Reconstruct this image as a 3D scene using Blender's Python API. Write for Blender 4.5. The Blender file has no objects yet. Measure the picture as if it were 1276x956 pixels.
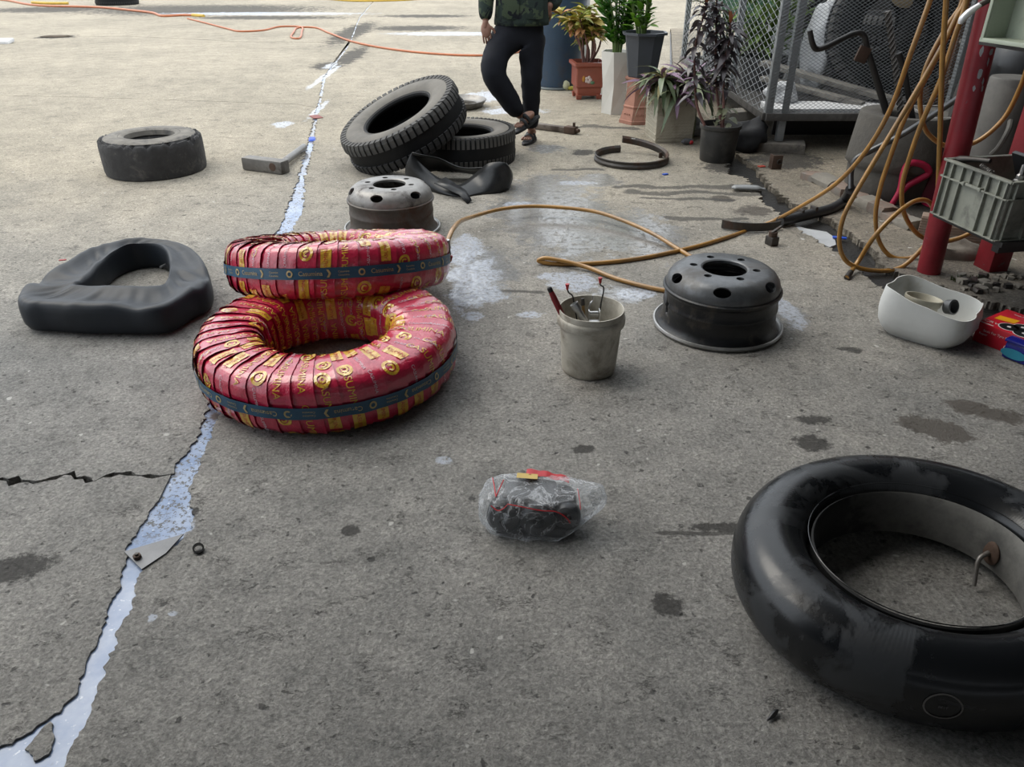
import bpy, bmesh, math, random
from mathutils import Vector, Matrix, Euler, noise as mnoise

random.seed(7)
R = random.Random(11)
C = bpy.context.scene.collection
SC = bpy.context.scene
PI = math.pi

# ------------------------------------------------------------------ camera
CAM_H, PITCH, FPX = 1.47, math.radians(30.0), 958.0
cam_data = bpy.data.cameras.new('camera')
cam_data.sensor_width = 36.0
cam_data.lens = FPX / 1276.0 * 36.0
cam_data.clip_end = 300
cam = bpy.data.objects.new('camera', cam_data)
C.objects.link(cam)
cam.location = (0, 0, CAM_H)
cam.rotation_euler = (PI / 2 - PITCH, 0, 0)
SC.camera = cam

# ------------------------------------------------------------------ sky, exposure
world = bpy.data.worlds.new('overcast_sky')
SC.world = world
world.use_nodes = True
wn = world.node_tree
wn.nodes.clear()
w_out = wn.nodes.new('ShaderNodeOutputWorld')
w_bg = wn.nodes.new('ShaderNodeBackground')
w_tc = wn.nodes.new('ShaderNodeTexCoord')
w_sep = wn.nodes.new('ShaderNodeSeparateXYZ')
w_ramp = wn.nodes.new('ShaderNodeValToRGB')
w_ramp.color_ramp.elements[0].position = 0.0
w_ramp.color_ramp.elements[0].color = (0.80, 0.86, 0.93, 1)
w_ramp.color_ramp.elements[1].position = 0.9
w_ramp.color_ramp.elements[1].color = (0.90, 0.95, 1.0, 1)
wn.links.new(w_tc.outputs['Generated'], w_sep.inputs[0])
wn.links.new(w_sep.outputs['Z'], w_ramp.inputs[0])
wn.links.new(w_ramp.outputs[0], w_bg.inputs['Color'])
wn.links.new(w_bg.outputs[0], w_out.inputs[0])
w_bg.inputs['Strength'].default_value = 1.3
sun_data = bpy.data.lights.new('hazy_sun', 'SUN')
sun_data.energy = 1.2
sun_data.angle = math.radians(40)
sun_data.color = (1.0, 0.93, 0.82)
sun = bpy.data.objects.new('hazy_sun', sun_data)
C.objects.link(sun)
sun.location = (-10, 9, 14)
sun.rotation_euler = Vector((0.62, -0.42, -0.95)).to_track_quat('-Z', 'Y').to_euler()
SC.view_settings.view_transform = 'Standard'
SC.view_settings.look = 'None'
SC.view_settings.gamma = 1.0
SC.view_settings.use_curve_mapping = False
SC.view_settings.exposure = 0.64

# ------------------------------------------------------------------ measuring helpers
CT, ST = math.cos(PITCH), math.sin(PITCH)


def ray(px, py):
    u = (px - 638) / FPX
    v = (478 - py) / FPX
    return Vector((u, CT + v * ST, -ST + v * CT))


def G(px, py, z=0.0):
    """where the ray through a pixel meets the level z"""
    d = ray(px, py)
    t = (z - CAM_H) / d.z
    return Vector((d.x * t, d.y * t, z))


def PY(px, py, Y):
    """where the ray through a pixel meets the upright plane at distance Y"""
    d = ray(px, py)
    t = Y / d.y
    return Vector((d.x * t, Y, CAM_H + d.z * t))


# ------------------------------------------------------------------ materials
def srgb(r, g, b):
    f = lambda c: c / 12.92 if c <= 0.04045 else ((c + 0.055) / 1.055) ** 2.4
    return (f(r / 255), f(g / 255), f(b / 255))


class NT:
    def __init__(s, m):
        s.m = m
        m.use_nodes = True
        s.t = m.node_tree
        s.t.nodes.clear()
        s.out = s.t.nodes.new('ShaderNodeOutputMaterial')
        s.bsdf = s.t.nodes.new('ShaderNodeBsdfPrincipled')
        s.t.links.new(s.bsdf.outputs[0], s.out.inputs[0])
        s.tc = s.t.nodes.new('ShaderNodeTexCoord')

    def n(s, typ, **kw):
        o = s.t.nodes.new(typ)
        for k, v in kw.items():
            setattr(o, k, v)
        return o

    def l(s, a, b):
        s.t.links.new(a, b)

    def set(s, sock, v):
        if hasattr(v, 'links') or hasattr(v, 'is_output'):
            s.l(v, sock)
        else:
            sock.default_value = v

    def noise(s, scale, detail=4, rough=0.6, vec=None, dist=0.0):
        o = s.n('ShaderNodeTexNoise')
        o.inputs['Scale'].default_value = scale
        o.inputs['Detail'].default_value = detail
        o.inputs['Roughness'].default_value = rough
        o.inputs['Distortion'].default_value = dist
        s.l(vec if vec is not None else s.tc.outputs['Object'], o.inputs['Vector'])
        return o

    def math(s, op, a, b=None, clamp=False):
        o = s.n('ShaderNodeMath', operation=op)
        o.use_clamp = clamp
        s.set(o.inputs[0], a)
        if b is not None:
            s.set(o.inputs[1], b)
        return o.outputs[0]

    def ramp(s, fac, lo, hi):
        o = s.n('ShaderNodeMapRange')
        s.set(o.inputs['Value'], fac)
        o.inputs['From Min'].default_value = lo
        o.inputs['From Max'].default_value = hi
        return o.outputs[0]

    def mix(s, fac, a, b, mode='MIX'):
        o = s.n('ShaderNodeMix', data_type='RGBA', blend_type=mode)
        s.set(o.inputs[0], fac)
        for sock, v in ((o.inputs[6], a), (o.inputs[7], b)):
            if isinstance(v, tuple):
                sock.default_value = (*v[:3], 1)
            else:
                s.l(v, sock)
        return o.outputs[2]

    def bump(s, h, strength, dist=0.01, prev=None):
        o = s.n('ShaderNodeBump')
        o.inputs['Strength'].default_value = strength
        o.inputs['Distance'].default_value = dist
        s.l(h, o.inputs['Height'])
        if prev is not None:
            s.l(prev, o.inputs['Normal'])
        return o.outputs[0]


MATS = {}


def mat(name, col, rough=0.6, metal=0.0, var=0.18, vscale=9, bump=0.15, bscale=50, bdist=0.004,
        dirt=None, dscale=6, dlo=0.5, dhi=0.65, coat=0.0, spec=0.5, drough=None, trans=0.0, sss=0.0):
    if name in MATS:
        return MATS[name]
    m = bpy.data.materials.new(name)
    col = tuple(c * 0.84 for c in col)
    if dirt is not None:
        dirt = tuple(c * 0.84 for c in dirt)
    t = NT(m)
    n1 = t.noise(vscale, 5, 0.65)
    f = t.ramp(n1.outputs[0], 0.3, 0.7)
    lo = tuple(max(0, c * (1 - var)) for c in col)
    hi = tuple(min(1, c * (1 + var)) for c in col)
    c = t.mix(f, lo, hi)
    b = t.bsdf
    b.inputs['Roughness'].default_value = rough
    if dirt is not None:
        n2 = t.noise(dscale, 6, 0.7, dist=0.4)
        df = t.ramp(n2.outputs[0], dlo, dhi)
        c = t.mix(df, c, dirt)
        if drough is not None:
            o = t.n('ShaderNodeMix')
            t.set(o.inputs[0], df)
            o.inputs[2].default_value = rough
            o.inputs[3].default_value = drough
            t.l(o.outputs[0], b.inputs['Roughness'])
    t.l(c, b.inputs['Base Color'])
    b.inputs['Metallic'].default_value = metal
    b.inputs['Coat Weight'].default_value = coat
    b.inputs['Coat Roughness'].default_value = 0.12
    b.inputs['Specular IOR Level'].default_value = spec
    b.inputs['Transmission Weight'].default_value = trans
    if sss:
        b.inputs['Subsurface Weight'].default_value = sss
        b.inputs['Subsurface Radius'].default_value = (0.05, 0.05, 0.05)
    if bump:
        n3 = t.noise(bscale, 4, 0.6)
        t.l(t.bump(n3.outputs[0], bump, bdist), b.inputs['Normal'])
    MATS[name] = m
    return m


# ------------------------------------------------------------------ mesh helpers
class MB:
    def __init__(s):
        s.v = []
        s.f = []
        s.mi = []
        s.cur = 0

    def add(s, vs, fs, M=None):
        o = len(s.v)
        for p in vs:
            p = Vector(p)
            s.v.append(M @ p if M is not None else p)
        for f in fs:
            s.f.append([i + o for i in f])
            s.mi.append(s.cur)
        return s

    def box(s, size, loc=(0, 0, 0), rot=(0, 0, 0), bev=0.0, taper=1.0):
        bm = bmesh.new()
        bmesh.ops.create_cube(bm, size=1.0)
        for v in bm.verts:
            k = taper if v.co.z > 0 else 1.0
            v.co = Vector((v.co.x * size[0] * k, v.co.y * size[1] * k, v.co.z * size[2]))
        if bev:
            bmesh.ops.bevel(bm, geom=list(bm.edges), offset=bev, segments=2, profile=0.6, affect='EDGES')
        M = Matrix.Translation(loc) @ Euler(rot).to_matrix().to_4x4()
        bm.verts.index_update()
        s.add([v.co.copy() for v in bm.verts], [[v.index for v in f.verts] for f in bm.faces], M)
        bm.free()
        return s

    def lathe(s, prof, n=48, closed=False, a0=0.0, a1=2 * PI, M=None, zf=None):
        full = abs((a1 - a0) - 2 * PI) < 1e-6
        m = n if full else n + 1
        vs, fs = [], []
        for i in range(m):
            a = a0 + (a1 - a0) * i / n
            for (r, z) in prof:
                zz = z + (zf(a) if zf else 0)
                vs.append((r * math.cos(a), r * math.sin(a), zz))
        k = len(prof)
        for i in range(n):
            j = (i + 1) % m
            for q in range(k if closed else k - 1):
                p = (q + 1) % k
                fs.append([i * k + q, j * k + q, j * k + p, i * k + p])
        if not full and closed:
            fs.append([q for q in range(k)][::-1])
            fs.append([(m - 1) * k + q for q in range(k)])
        return s.add(vs, fs, M)

    def tube(s, pts, r, n=8, cap=True, closed=False, smooth=6, twist=0.0, flat=1.0):
        pts = [Vector(p) for p in pts]
        rr = r if isinstance(r, (list, tuple)) else [r] * len(pts)
        if smooth and len(pts) > 2:
            pts, rr = spline(pts, smooth, closed, rr)
        m = len(pts)
        vs, fs = [], []
        t0 = (pts[1] - pts[0]).normalized()
        up = Vector((0, 0, 1)) if abs(t0.z) < 0.9 else Vector((1, 0, 0))
        nrm = (up - t0 * up.dot(t0)).normalized()
        prev = t0
        for i in range(m):
            if closed:
                t = (pts[(i + 1) % m] - pts[i - 1]).normalized()
            else:
                t = (pts[min(i + 1, m - 1)] - pts[max(i - 1, 0)]).normalized()
            if (t - prev).length > 1e-6:
                nrm = prev.rotation_difference(t) @ nrm
            nrm = (nrm - t * nrm.dot(t)).normalized()
            bi = t.cross(nrm)
            prev = t
            for k in range(n):
                a = 2 * PI * k / n + twist * i
                vs.append(pts[i] + (nrm * math.cos(a) * flat + bi * math.sin(a)) * rr[i])
        for i in range(m if closed else m - 1):
            j = (i + 1) % m
            for k in range(n):
                q = (k + 1) % n
                fs.append([i * n + k, i * n + q, j * n + q, j * n + k])
        if cap and not closed:
            fs.append(list(range(n))[::-1])
            fs.append([(m - 1) * n + k for k in range(n)])
        return s.add(vs, fs)

    def cyl(s, p0, p1, r0, r1=None, n=16):
        r1 = r0 if r1 is None else r1
        return s.tube([p0, p1], [r0, r1], n=n, smooth=0)

    def prism(s, poly, z0, z1):
        n = len(poly)
        vs = [(p[0], p[1], z0) for p in poly] + [(p[0], p[1], z1) for p in poly]
        fs = [list(range(n))[::-1], [n + i for i in range(n)]]
        for i in range(n):
            j = (i + 1) % n
            fs.append([i, j, n + j, n + i])
        return s.add(vs, fs)

    def ball(s, c, r, sc=(1, 1, 1), n=16, seed=None, amp=0.0):
        vs, fs = [], []
        m = max(6, n // 2)
        for i in range(m + 1):
            a = PI * i / m
            for k in range(n):
                b = 2 * PI * k / n
                d = Vector((math.sin(a) * math.cos(b), math.sin(a) * math.sin(b), math.cos(a)))
                q = 1.0
                if seed is not None:
                    q = 1 + amp * mnoise.noise(d * 1.7 + Vector((seed, seed * 2.1, 0)))
                vs.append(Vector((d.x * sc[0], d.y * sc[1], d.z * sc[2])) * r * q + Vector(c))
        for i in range(m):
            for k in range(n):
                q = (k + 1) % n
                fs.append([i * n + k, (i + 1) * n + k, (i + 1) * n + q, i * n + q])
        return s.add(vs, fs)

    def mesh(s, name, mats, smooth=True, angle=40, weld=0.0):
        me = bpy.data.meshes.new(name)
        me.from_pydata([tuple(v) for v in s.v], [], s.f)
        mats = mats if isinstance(mats, (list, tuple)) else [mats]
        for m in mats:
            me.materials.append(m)
        if len(mats) > 1:
            for p, i in zip(me.polygons, s.mi):
                p.material_index = i
        bm = bmesh.new()
        bm.from_mesh(me)
        if weld:
            bmesh.ops.remove_doubles(bm, verts=bm.verts, dist=weld)
        bmesh.ops.recalc_face_normals(bm, faces=bm.faces)
        if smooth:
            lim = math.radians(angle)
            for f in bm.faces:
                f.smooth = True
            for e in bm.edges:
                if len(e.link_faces) == 2:
                    try:
                        e.smooth = e.calc_face_angle() < lim
                    except ValueError:
                        pass
        bm.to_mesh(me)
        bm.free()
        return me

    def build(s, name, mats, parent=None, smooth=True, angle=40, loc=None, weld=0.0):
        """link as ONE object. With loc the origin is moved there (vertices are in world space)."""
        if loc is not None:
            L = Vector(loc)
            s.v = [v - L for v in s.v]
        o = bpy.data.objects.new(name, s.mesh(name, mats, smooth, angle, weld))
        C.objects.link(o)
        if parent is not None:
            o.parent = parent
        if loc is not None:
            o.location = loc
        return o


def spline(pts, sub, closed=False, rr=None):
    out, ro = [], []
    n = len(pts)
    for i in range(n if closed else n - 1):
        p0 = pts[i - 1] if (closed or i > 0) else pts[0] * 2 - pts[1]
        p1 = pts[i]
        p2 = pts[(i + 1) % n]
        p3 = pts[(i + 2) % n] if (closed or i + 2 < n) else p2 * 2 - p1
        d1, d2, d3 = [max(1e-4, (b - a).length ** 0.5) for a, b in ((p0, p1), (p1, p2), (p2, p3))]
        for k in range(sub):
            t = k / sub * d2 + d1
            t0, t1, t2, t3 = 0, d1, d1 + d2, d1 + d2 + d3
            A1 = p0 * ((t1 - t) / (t1 - t0)) + p1 * ((t - t0) / (t1 - t0))
            A2 = p1 * ((t2 - t) / (t2 - t1)) + p2 * ((t - t1) / (t2 - t1))
            A3 = p2 * ((t3 - t) / (t3 - t2)) + p3 * ((t - t2) / (t3 - t2))
            B1 = A1 * ((t2 - t) / (t2 - t0)) + A2 * ((t - t0) / (t2 - t0))
            B2 = A2 * ((t3 - t) / (t3 - t1)) + A3 * ((t - t1) / (t3 - t1))
            out.append(B1 * ((t2 - t) / (t2 - t1)) + B2 * ((t - t1) / (t2 - t1)))
            if rr is not None:
                f = k / sub
                ro.append(rr[i] * (1 - f) + rr[(i + 1) % n] * f)
    if not closed:
        out.append(pts[-1].copy())
        if rr is not None:
            ro.append(rr[-1])
    return (out, ro) if rr is not None else out


def tag(o, label=None, cat=None, group=None, kind=None):
    if label:
        o['label'] = label
    if cat:
        o['category'] = cat
    if group:
        o['group'] = group
    if kind:
        o['kind'] = kind
    return o


def thing(name, label, cat, loc=(0, 0, 0), rotz=0.0, group=None):
    o = bpy.data.objects.new(name, None)
    o.empty_display_size = 0.1
    C.objects.link(o)
    o.location = loc
    o.rotation_euler = (0, 0, rotz)
    return tag(o, label, cat, group)


def kids(o):
    return [c for c in bpy.data.objects if c.parent == o]


def copy_tree(o, parent=None):
    c = o.copy()
    C.objects.link(c)
    if parent is not None:
        c.parent = parent
    for ch in list(o.children):
        copy_tree(ch, c)
    return c


def inst(name, me, parent, M):
    o = bpy.data.objects.new(name, me)
    C.objects.link(o)
    o.parent = parent
    o.matrix_local = M
    return o


_TXT = {}


def text_mesh(s, cuts=1):
    """2D text centred on 0, cap height 1 -> (verts, faces)"""
    if (s, cuts) in _TXT:
        return _TXT[(s, cuts)]
    cu = bpy.data.curves.new('lettering', 'FONT')
    cu.body = s
    cu.align_x = 'CENTER'
    cu.align_y = 'CENTER'
    cu.resolution_u = 3
    cu.size = 1.4
    o = bpy.data.objects.new('lettering', cu)
    C.objects.link(o)
    bpy.context.view_layer.update()
    me = bpy.data.meshes.new_from_object(o.evaluated_get(bpy.context.evaluated_depsgraph_get()))
    bpy.data.objects.remove(o)
    bpy.data.curves.remove(cu)
    bm = bmesh.new()
    bm.from_mesh(me)
    bmesh.ops.triangulate(bm, faces=bm.faces)
    if cuts:
        es = [e for e in bm.edges if e.calc_length() > 0.5]
        bmesh.ops.subdivide_edges(bm, edges=es, cuts=cuts)
        bmesh.ops.triangulate(bm, faces=bm.faces)
    bm.verts.index_update()
    r = ([v.co.copy() for v in bm.verts], [[v.index for v in f.verts] for f in bm.faces])
    bm.free()
    bpy.data.meshes.remove(me)
    _TXT[(s, cuts)] = r
    return r


def skin_mesh(name, joints, edges, root, mats, sub=2, parent=None, loc=None):
    """joints: list of (co, radius or (rx, ry)); grows one continuous surface round the skeleton"""
    me = bpy.data.meshes.new(name)
    me.from_pydata([tuple(j[0]) for j in joints], edges, [])
    o = bpy.data.objects.new(name, me)
    C.objects.link(o)
    sk = o.modifiers.new('skin', 'SKIN')
    sk.use_smooth_shade = True
    if not me.skin_vertices:
        bpy.context.view_layer.objects.active = o
    lay = me.skin_vertices[0].data
    for i, j in enumerate(joints):
        r = j[1] if isinstance(j[1], (tuple, list)) else (j[1], j[1])
        lay[i].radius = r
        lay[i].use_root = (i == root)
    ss = o.modifiers.new('subsurf', 'SUBSURF')
    ss.levels = sub
    ss.render_levels = sub
    bpy.context.view_layer.update()
    ev = bpy.data.meshes.new_from_object(o.evaluated_get(bpy.context.evaluated_depsgraph_get()))
    bpy.data.objects.remove(o)
    ev.name = name
    ev.materials.clear()
    mats = mats if isinstance(mats, (list, tuple)) else [mats]
    for m in mats:
        ev.materials.append(m)
    for p in ev.polygons:
        p.use_smooth = True
    if loc is not None:
        for v in ev.vertices:
            v.co -= Vector(loc)
    ob = bpy.data.objects.new(name, ev)
    C.objects.link(ob)
    if parent is not None:
        ob.parent = parent
    elif loc is not None:
        ob.location = loc
    return ob


def fbm(x, y, s=0.0):
    return mnoise.fractal(Vector((x, y, s)), 0.9, 2.1, 4)


# ------------------------------------------------------------------ concrete floor material
def concrete(name, light, dark, stains=(), bump=1.0):
    m = bpy.data.materials.new(name)
    t = NT(m)
    obj = t.tc.outputs['Object']
    big = t.noise(0.55, 5, 0.6)
    mid = t.noise(4.5, 6, 0.68)
    fine = t.noise(95, 6, 0.78)
    f = t.math('ADD', t.math('MULTIPLY', big.outputs[0], 0.5), t.math('MULTIPLY', mid.outputs[0], 0.5))
    # warmer and paler far out in the yard, cooler and darker close by
    sepp = t.n('ShaderNodeSeparateXYZ')
    t.l(obj, sepp.inputs[0])
    dist = t.math('ADD', sepp.outputs['Y'], t.math('MULTIPLY', t.math('SUBTRACT', big.outputs[0], 0.5), 4.0))
    dist = t.math('ADD', dist, t.math('MULTIPLY', t.math('ABSOLUTE', t.math('SUBTRACT', sepp.outputs['X'], -0.6)), 0.5))
    dusty = t.ramp(dist, 3.0, 7.2)
    lt2 = t.mix(dusty, (light[0] * 0.84, light[1] * 0.87, light[2] * 0.94), (light[0] * 1.06, light[1] * 1.0, light[2] * 0.90))
    dk2 = t.mix(dusty, (dark[0] * 0.82, dark[1] * 0.85, dark[2] * 0.91), (dark[0] * 1.06, dark[1], dark[2] * 0.88))
    c = t.mix(t.ramp(f, 0.36, 0.62), dk2, lt2)
    # flakes of aggregate with their own shade
    wv_ = t.n('ShaderNodeVectorMath', operation='MULTIPLY_ADD')
    t.l(t.noise(38, 3, 0.6).outputs['Color'], wv_.inputs[0])
    wv_.inputs[1].default_value = (0.035, 0.03, 0.0)
    t.l(obj, wv_.inputs[2])
    vo = t.n('ShaderNodeTexVoronoi')
    vo.inputs['Scale'].default_value = 62
    t.l(wv_.outputs[0], vo.inputs['Vector'])
    vo2 = t.n('ShaderNodeTexVoronoi')
    vo2.inputs['Scale'].default_value = 150
    t.l(wv_.outputs[0], vo2.inputs['Vector'])
    c = t.mix(0.42, c, t.mix(vo.outputs['Color'], (0.30, 0.30, 0.30), (0.72, 0.71, 0.70)), 'OVERLAY')
    c = t.mix(0.34, c, t.mix(vo2.outputs['Color'], (0.25, 0.25, 0.25), (0.75, 0.75, 0.74)), 'OVERLAY')
    c = t.mix(0.78, c, t.mix(t.ramp(fine.outputs[0], 0.34, 0.68), (0.22, 0.22, 0.22), (0.82, 0.82, 0.80)), 'OVERLAY')
    pit = t.noise(30, 3, 0.5)
    pm = t.ramp(pit.outputs[0], 0.345, 0.29)
    c = t.mix(t.math('MULTIPLY', pm, 0.75, True), c, (0.035, 0.034, 0.034))
    # thin broken crevices
    mp = t.n('ShaderNodeMapping')
    mp.inputs['Scale'].default_value = (7, 15, 1)
    mp.inputs['Rotation'].default_value = (0, 0, 0.25)
    t.l(obj, mp.inputs['Vector'])
    sc = t.noise(1.6, 6, 0.70, vec=mp.outputs[0])
    thin = t.ramp(t.math('ABSOLUTE', t.math('SUBTRACT', sc.outputs[0], 0.5)), 0.020, 0.004)
    sm = t.math('MULTIPLY', thin, t.ramp(t.noise(11, 3, 0.6).outputs[0], 0.56, 0.64))
    c = t.mix(t.math('MULTIPLY', sm, 0.8, True), c, (0.05, 0.047, 0.044))
    # a few pale chips
    c = t.mix(t.math('MULTIPLY', t.ramp(t.noise(24, 2, 0.4).outputs[0], 0.735, 0.76), 0.7, True), c, (0.62, 0.61, 0.58))
    rough = 0.88
    b = t.bsdf
    rsock = None
    # stains with a shape of their own: (cx, cy, rx, ry, rot, kind)
    wob = t.noise(7, 6, 0.75)
    wob2 = t.noise(45, 4, 0.7)
    w = t.math('ADD', t.math('MULTIPLY', t.math('SUBTRACT', wob.outputs[0], 0.5), 2.6),
               t.math('MULTIPLY', t.math('SUBTRACT', wob2.outputs[0], 0.5), 1.3))
    wob3 = t.noise(2.2, 3, 0.6)
    acc = {}
    for (cx, cy, rx, ry, rot, kind) in stains:
        mp = t.n('ShaderNodeMapping')
        mp.vector_type = 'TEXTURE'
        mp.inputs['Location'].default_value = (cx, cy, 0)
        mp.inputs['Rotation'].default_value = (0, 0, rot)
        mp.inputs['Scale'].default_value = (rx, ry, 50)
        t.l(obj, mp.inputs['Vector'])
        ln = t.n('ShaderNodeVectorMath', operation='LENGTH')
        t.l(mp.outputs[0], ln.inputs[0])
        if kind == 'line':
            sl_ = t.n('ShaderNodeSeparateXYZ')
            t.l(mp.outputs[0], sl_.inputs[0])
            yy = t.math('ADD', sl_.outputs['Y'], t.math('MULTIPLY', t.math('SUBTRACT', wob3.outputs[0], 0.5), 7.0))
            yy = t.math('ADD', t.math('ABSOLUTE', yy), t.math('MULTIPLY', t.math('SUBTRACT', wob2.outputs[0], 0.45), 1.5))
            v = t.math('SUBTRACT', t.math('SUBTRACT', 1.0, yy), t.math('MULTIPLY', t.math('MAXIMUM', t.math('SUBTRACT', t.math('ABSOLUTE', sl_.outputs['X']), 0.9), 0.0), 8.0))
        else:
            v = t.math('SUBTRACT', 1.0, t.math('ADD', ln.outputs['Value'], w))
        acc[kind] = v if kind not in acc else t.math('MAXIMUM', acc[kind], v)
    ro = None
    spec = None
    if 'oil' in acc:
        k = t.ramp(acc['oil'], -0.05, 0.25)
        c = t.mix(t.math('MULTIPLY', k, 0.82, True), c, (0.03, 0.028, 0.026))
    if 'mud' in acc:
        k = t.ramp(acc['mud'], -0.02, 0.12)
        c = t.mix(t.math('MULTIPLY', k, 0.8, True), c, (0.075, 0.062, 0.048))
        ro = t.math('MULTIPLY', k, 0.5)
    if 'line' in acc:
        k = t.ramp(acc['line'], 0.0, 0.35)
        c = t.mix(t.math('MULTIPLY', k, 0.75, True), c, (0.055, 0.052, 0.048))
    if 'wet' in acc:
        k = t.ramp(acc['wet'], 0.0, 0.2)
        c = t.mix(t.math('MULTIPLY', k, 0.4, True), c, (0.13, 0.14, 0.155))
        film = t.math('MULTIPLY', k, t.ramp(t.noise(26, 5, 0.7).outputs[0], 0.40, 0.52))
        t.l(film, b.inputs['Coat Weight'])
        b.inputs['Coat Roughness'].default_value = 0.10
        b.inputs['Coat IOR'].default_value = 1.6
        t.l(t.bump(fine.outputs[0], 0.12, 0.004), b.inputs['Coat Normal'])
        k2 = t.math('MULTIPLY', k, 0.6)
        ro = k2 if ro is None else t.math('MAXIMUM', ro, k2)
        spec = k
    if 'suds_glint' in acc:
        k = t.ramp(acc['suds_glint'], 0.0, 0.16)
        # dried soap and painted glints, broken up by the relief of the concrete
        br = t.ramp(wob2.outputs[0], 0.38, 0.52)
        k = t.math('MULTIPLY', k, br)
        c = t.mix(t.math('MULTIPLY', k, 0.72, True), c, (0.55, 0.60, 0.70))
        k2 = t.math('MULTIPLY', k, 0.55)
        ro = k2 if ro is None else t.math('MAXIMUM', ro, k2)
    t.l(c, b.inputs['Base Color'])
    if ro is not None:
        t.l(t.math('SUBTRACT', rough, ro, True), b.inputs['Roughness'])
    else:
        b.inputs['Roughness'].default_value = rough
    b.inputs['Specular IOR Level'].default_value = 0.4
    n1 = t.bump(mid.outputs[0], 0.25 * bump, 0.02)
    n2 = t.bump(fine.outputs[0], 1.0 * bump, 0.009, n1)
    n3 = t.bump(t.math('ADD', pm, t.math('MULTIPLY', sm, 0.8)), 0.6 * bump, 0.006, n2)
    n3.node.invert = True
    n4 = t.bump(t.math('ADD', vo.outputs['Distance'], t.math('MULTIPLY', vo2.outputs['Distance'], 0.5)), 0.16 * bump, 0.006, n3)
    t.l(n4, b.inputs['Normal'])
    return m


def st(px, py, wpx, hpx, kind, rot=0.0):
    """a stain whose centre and size are read off the ground"""
    p = G(px, py)
    a = G(px - wpx / 2, py) - G(px + wpx / 2, py)
    d = G(px, py - hpx / 2) - G(px, py + hpx / 2)
    return (p.x, p.y, max(abs(a.x) / 2, 0.01), max(abs(d.y) / 2, 0.01), rot, kind)


STAINS = [
    # oil, mud and plain dark marks
    st(1165, 535, 90, 30, 'mud', -0.45), st(1225, 512, 80, 24, 'mud', -0.4), st(1013, 523, 48, 14, 'oil'),
    st(1010, 553, 50, 20, 'oil'), st(438, 662, 26, 16, 'oil'), st(20, 708, 80, 46, 'oil'), st(830, 752, 40, 36, 'oil'),
    st(900, 657, 80, 12, 'oil'), st(1060, 436, 40, 9, 'oil', -0.3), st(70, 46, 50, 5, 'oil'),
    st(730, 560, 30, 10, 'oil'), st(240, 640, 14, 20, 'oil'),  # last one: plain dark spot at the crack's right edge
    st(250, 12, 330, 14, 'oil'), st(60, 12, 160, 8, 'oil'), st(520, 35, 130, 7, 'oil', 0.1), st(438, 70, 30, 26, 'oil'),
    st(410, 82, 44, 10, 'oil'), st(330, 22, 200, 5, 'oil'), st(440, 40, 40, 30, 'oil'), st(530, 20, 120, 4, 'oil'),
    st(728, 190, 30, 8, 'oil'), st(940, 262, 50, 12, 'mud'), st(900, 248, 30, 8, 'mud'),
    st(870, 240, 190, 6, 'line', -0.05), st(845, 233, 170, 5, 'line', -0.03), st(880, 272, 110, 6, 'line', -0.1), st(720, 212, 70, 4, 'line'), st(855, 248, 120, 4, 'line', -0.06),
    st(890, 664, 150, 6, 'line', 0.05), st(700, 158, 200, 4, 'line', -0.1), st(640, 362, 80, 5, 'line'), st(905, 208, 70, 14, 'oil'),
    # wet
    st(700, 270, 150, 90, 'wet'), st(790, 290, 120, 60, 'wet'), st(690, 235, 110, 40, 'wet'), st(600, 340, 90, 70, 'wet'),
    st(680, 185, 60, 10, 'wet'), st(640, 262, 70, 40, 'wet'), st(745, 225, 60, 20, 'wet'), st(930, 285, 60, 20, 'wet'),
    st(780, 365, 80, 26, 'wet'), st(982, 390, 46, 36, 'wet'), st(405, 95, 10, 30, 'wet'), st(398, 135, 9, 24, 'wet'), st(412, 82, 16, 8, 'wet'),
    # dried soap, and pale glints painted on the wet patches
    st(590, 350, 70, 70, 'suds_glint'), st(575, 315, 60, 46, 'suds_glint'), st(715, 352, 60, 24, 'suds_glint'), st(690, 345, 60, 10, 'suds_glint'),
    st(795, 366, 60, 16, 'suds_glint'), st(660, 392, 36, 10, 'suds_glint'), st(715, 228, 50, 6, 'suds_glint'), st(648, 255, 40, 8, 'suds_glint'),
    st(608, 120, 60, 14, 'suds_glint'), st(640, 138, 80, 10, 'suds_glint'), st(982, 388, 30, 40, 'suds_glint'),
    st(190, 770, 16, 14, 'suds_glint'), st(214, 765, 16, 8, 'suds_glint'), st(553, 574, 22, 10, 'suds_glint'), st(352, 155, 26, 8, 'suds_glint'),
    st(230, 655, 30, 26, 'suds_glint'), st(590, 393, 30, 12, 'suds_glint'), st(560, 42, 160, 5, 'suds_glint'), st(330, 17, 260, 4, 'suds_glint'),
    st(860, 80, 20, 5, 'suds_glint'), st(600, 372, 60, 14, 'suds_glint'), st(940, 428, 22, 10, 'suds_glint'),
]
M_FLOOR = concrete('worn_concrete', srgb(168, 163, 154), srgb(134, 131, 125), STAINS)
M_LEDGE = concrete('ledge_concrete', srgb(144, 138, 129), srgb(104, 100, 93), [
    (2.1, 5.9, 0.3, 0.3, 0, 'oil'), (2.6, 4.6, 0.4, 0.25, 0, 'oil')])
M_GUTTER = mat('gutter_mud', (0.022, 0.021, 0.02), 0.3, bump=0.6, bscale=40, bdist=0.01, var=0.4, spec=0.5)
M_WATER = None


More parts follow.
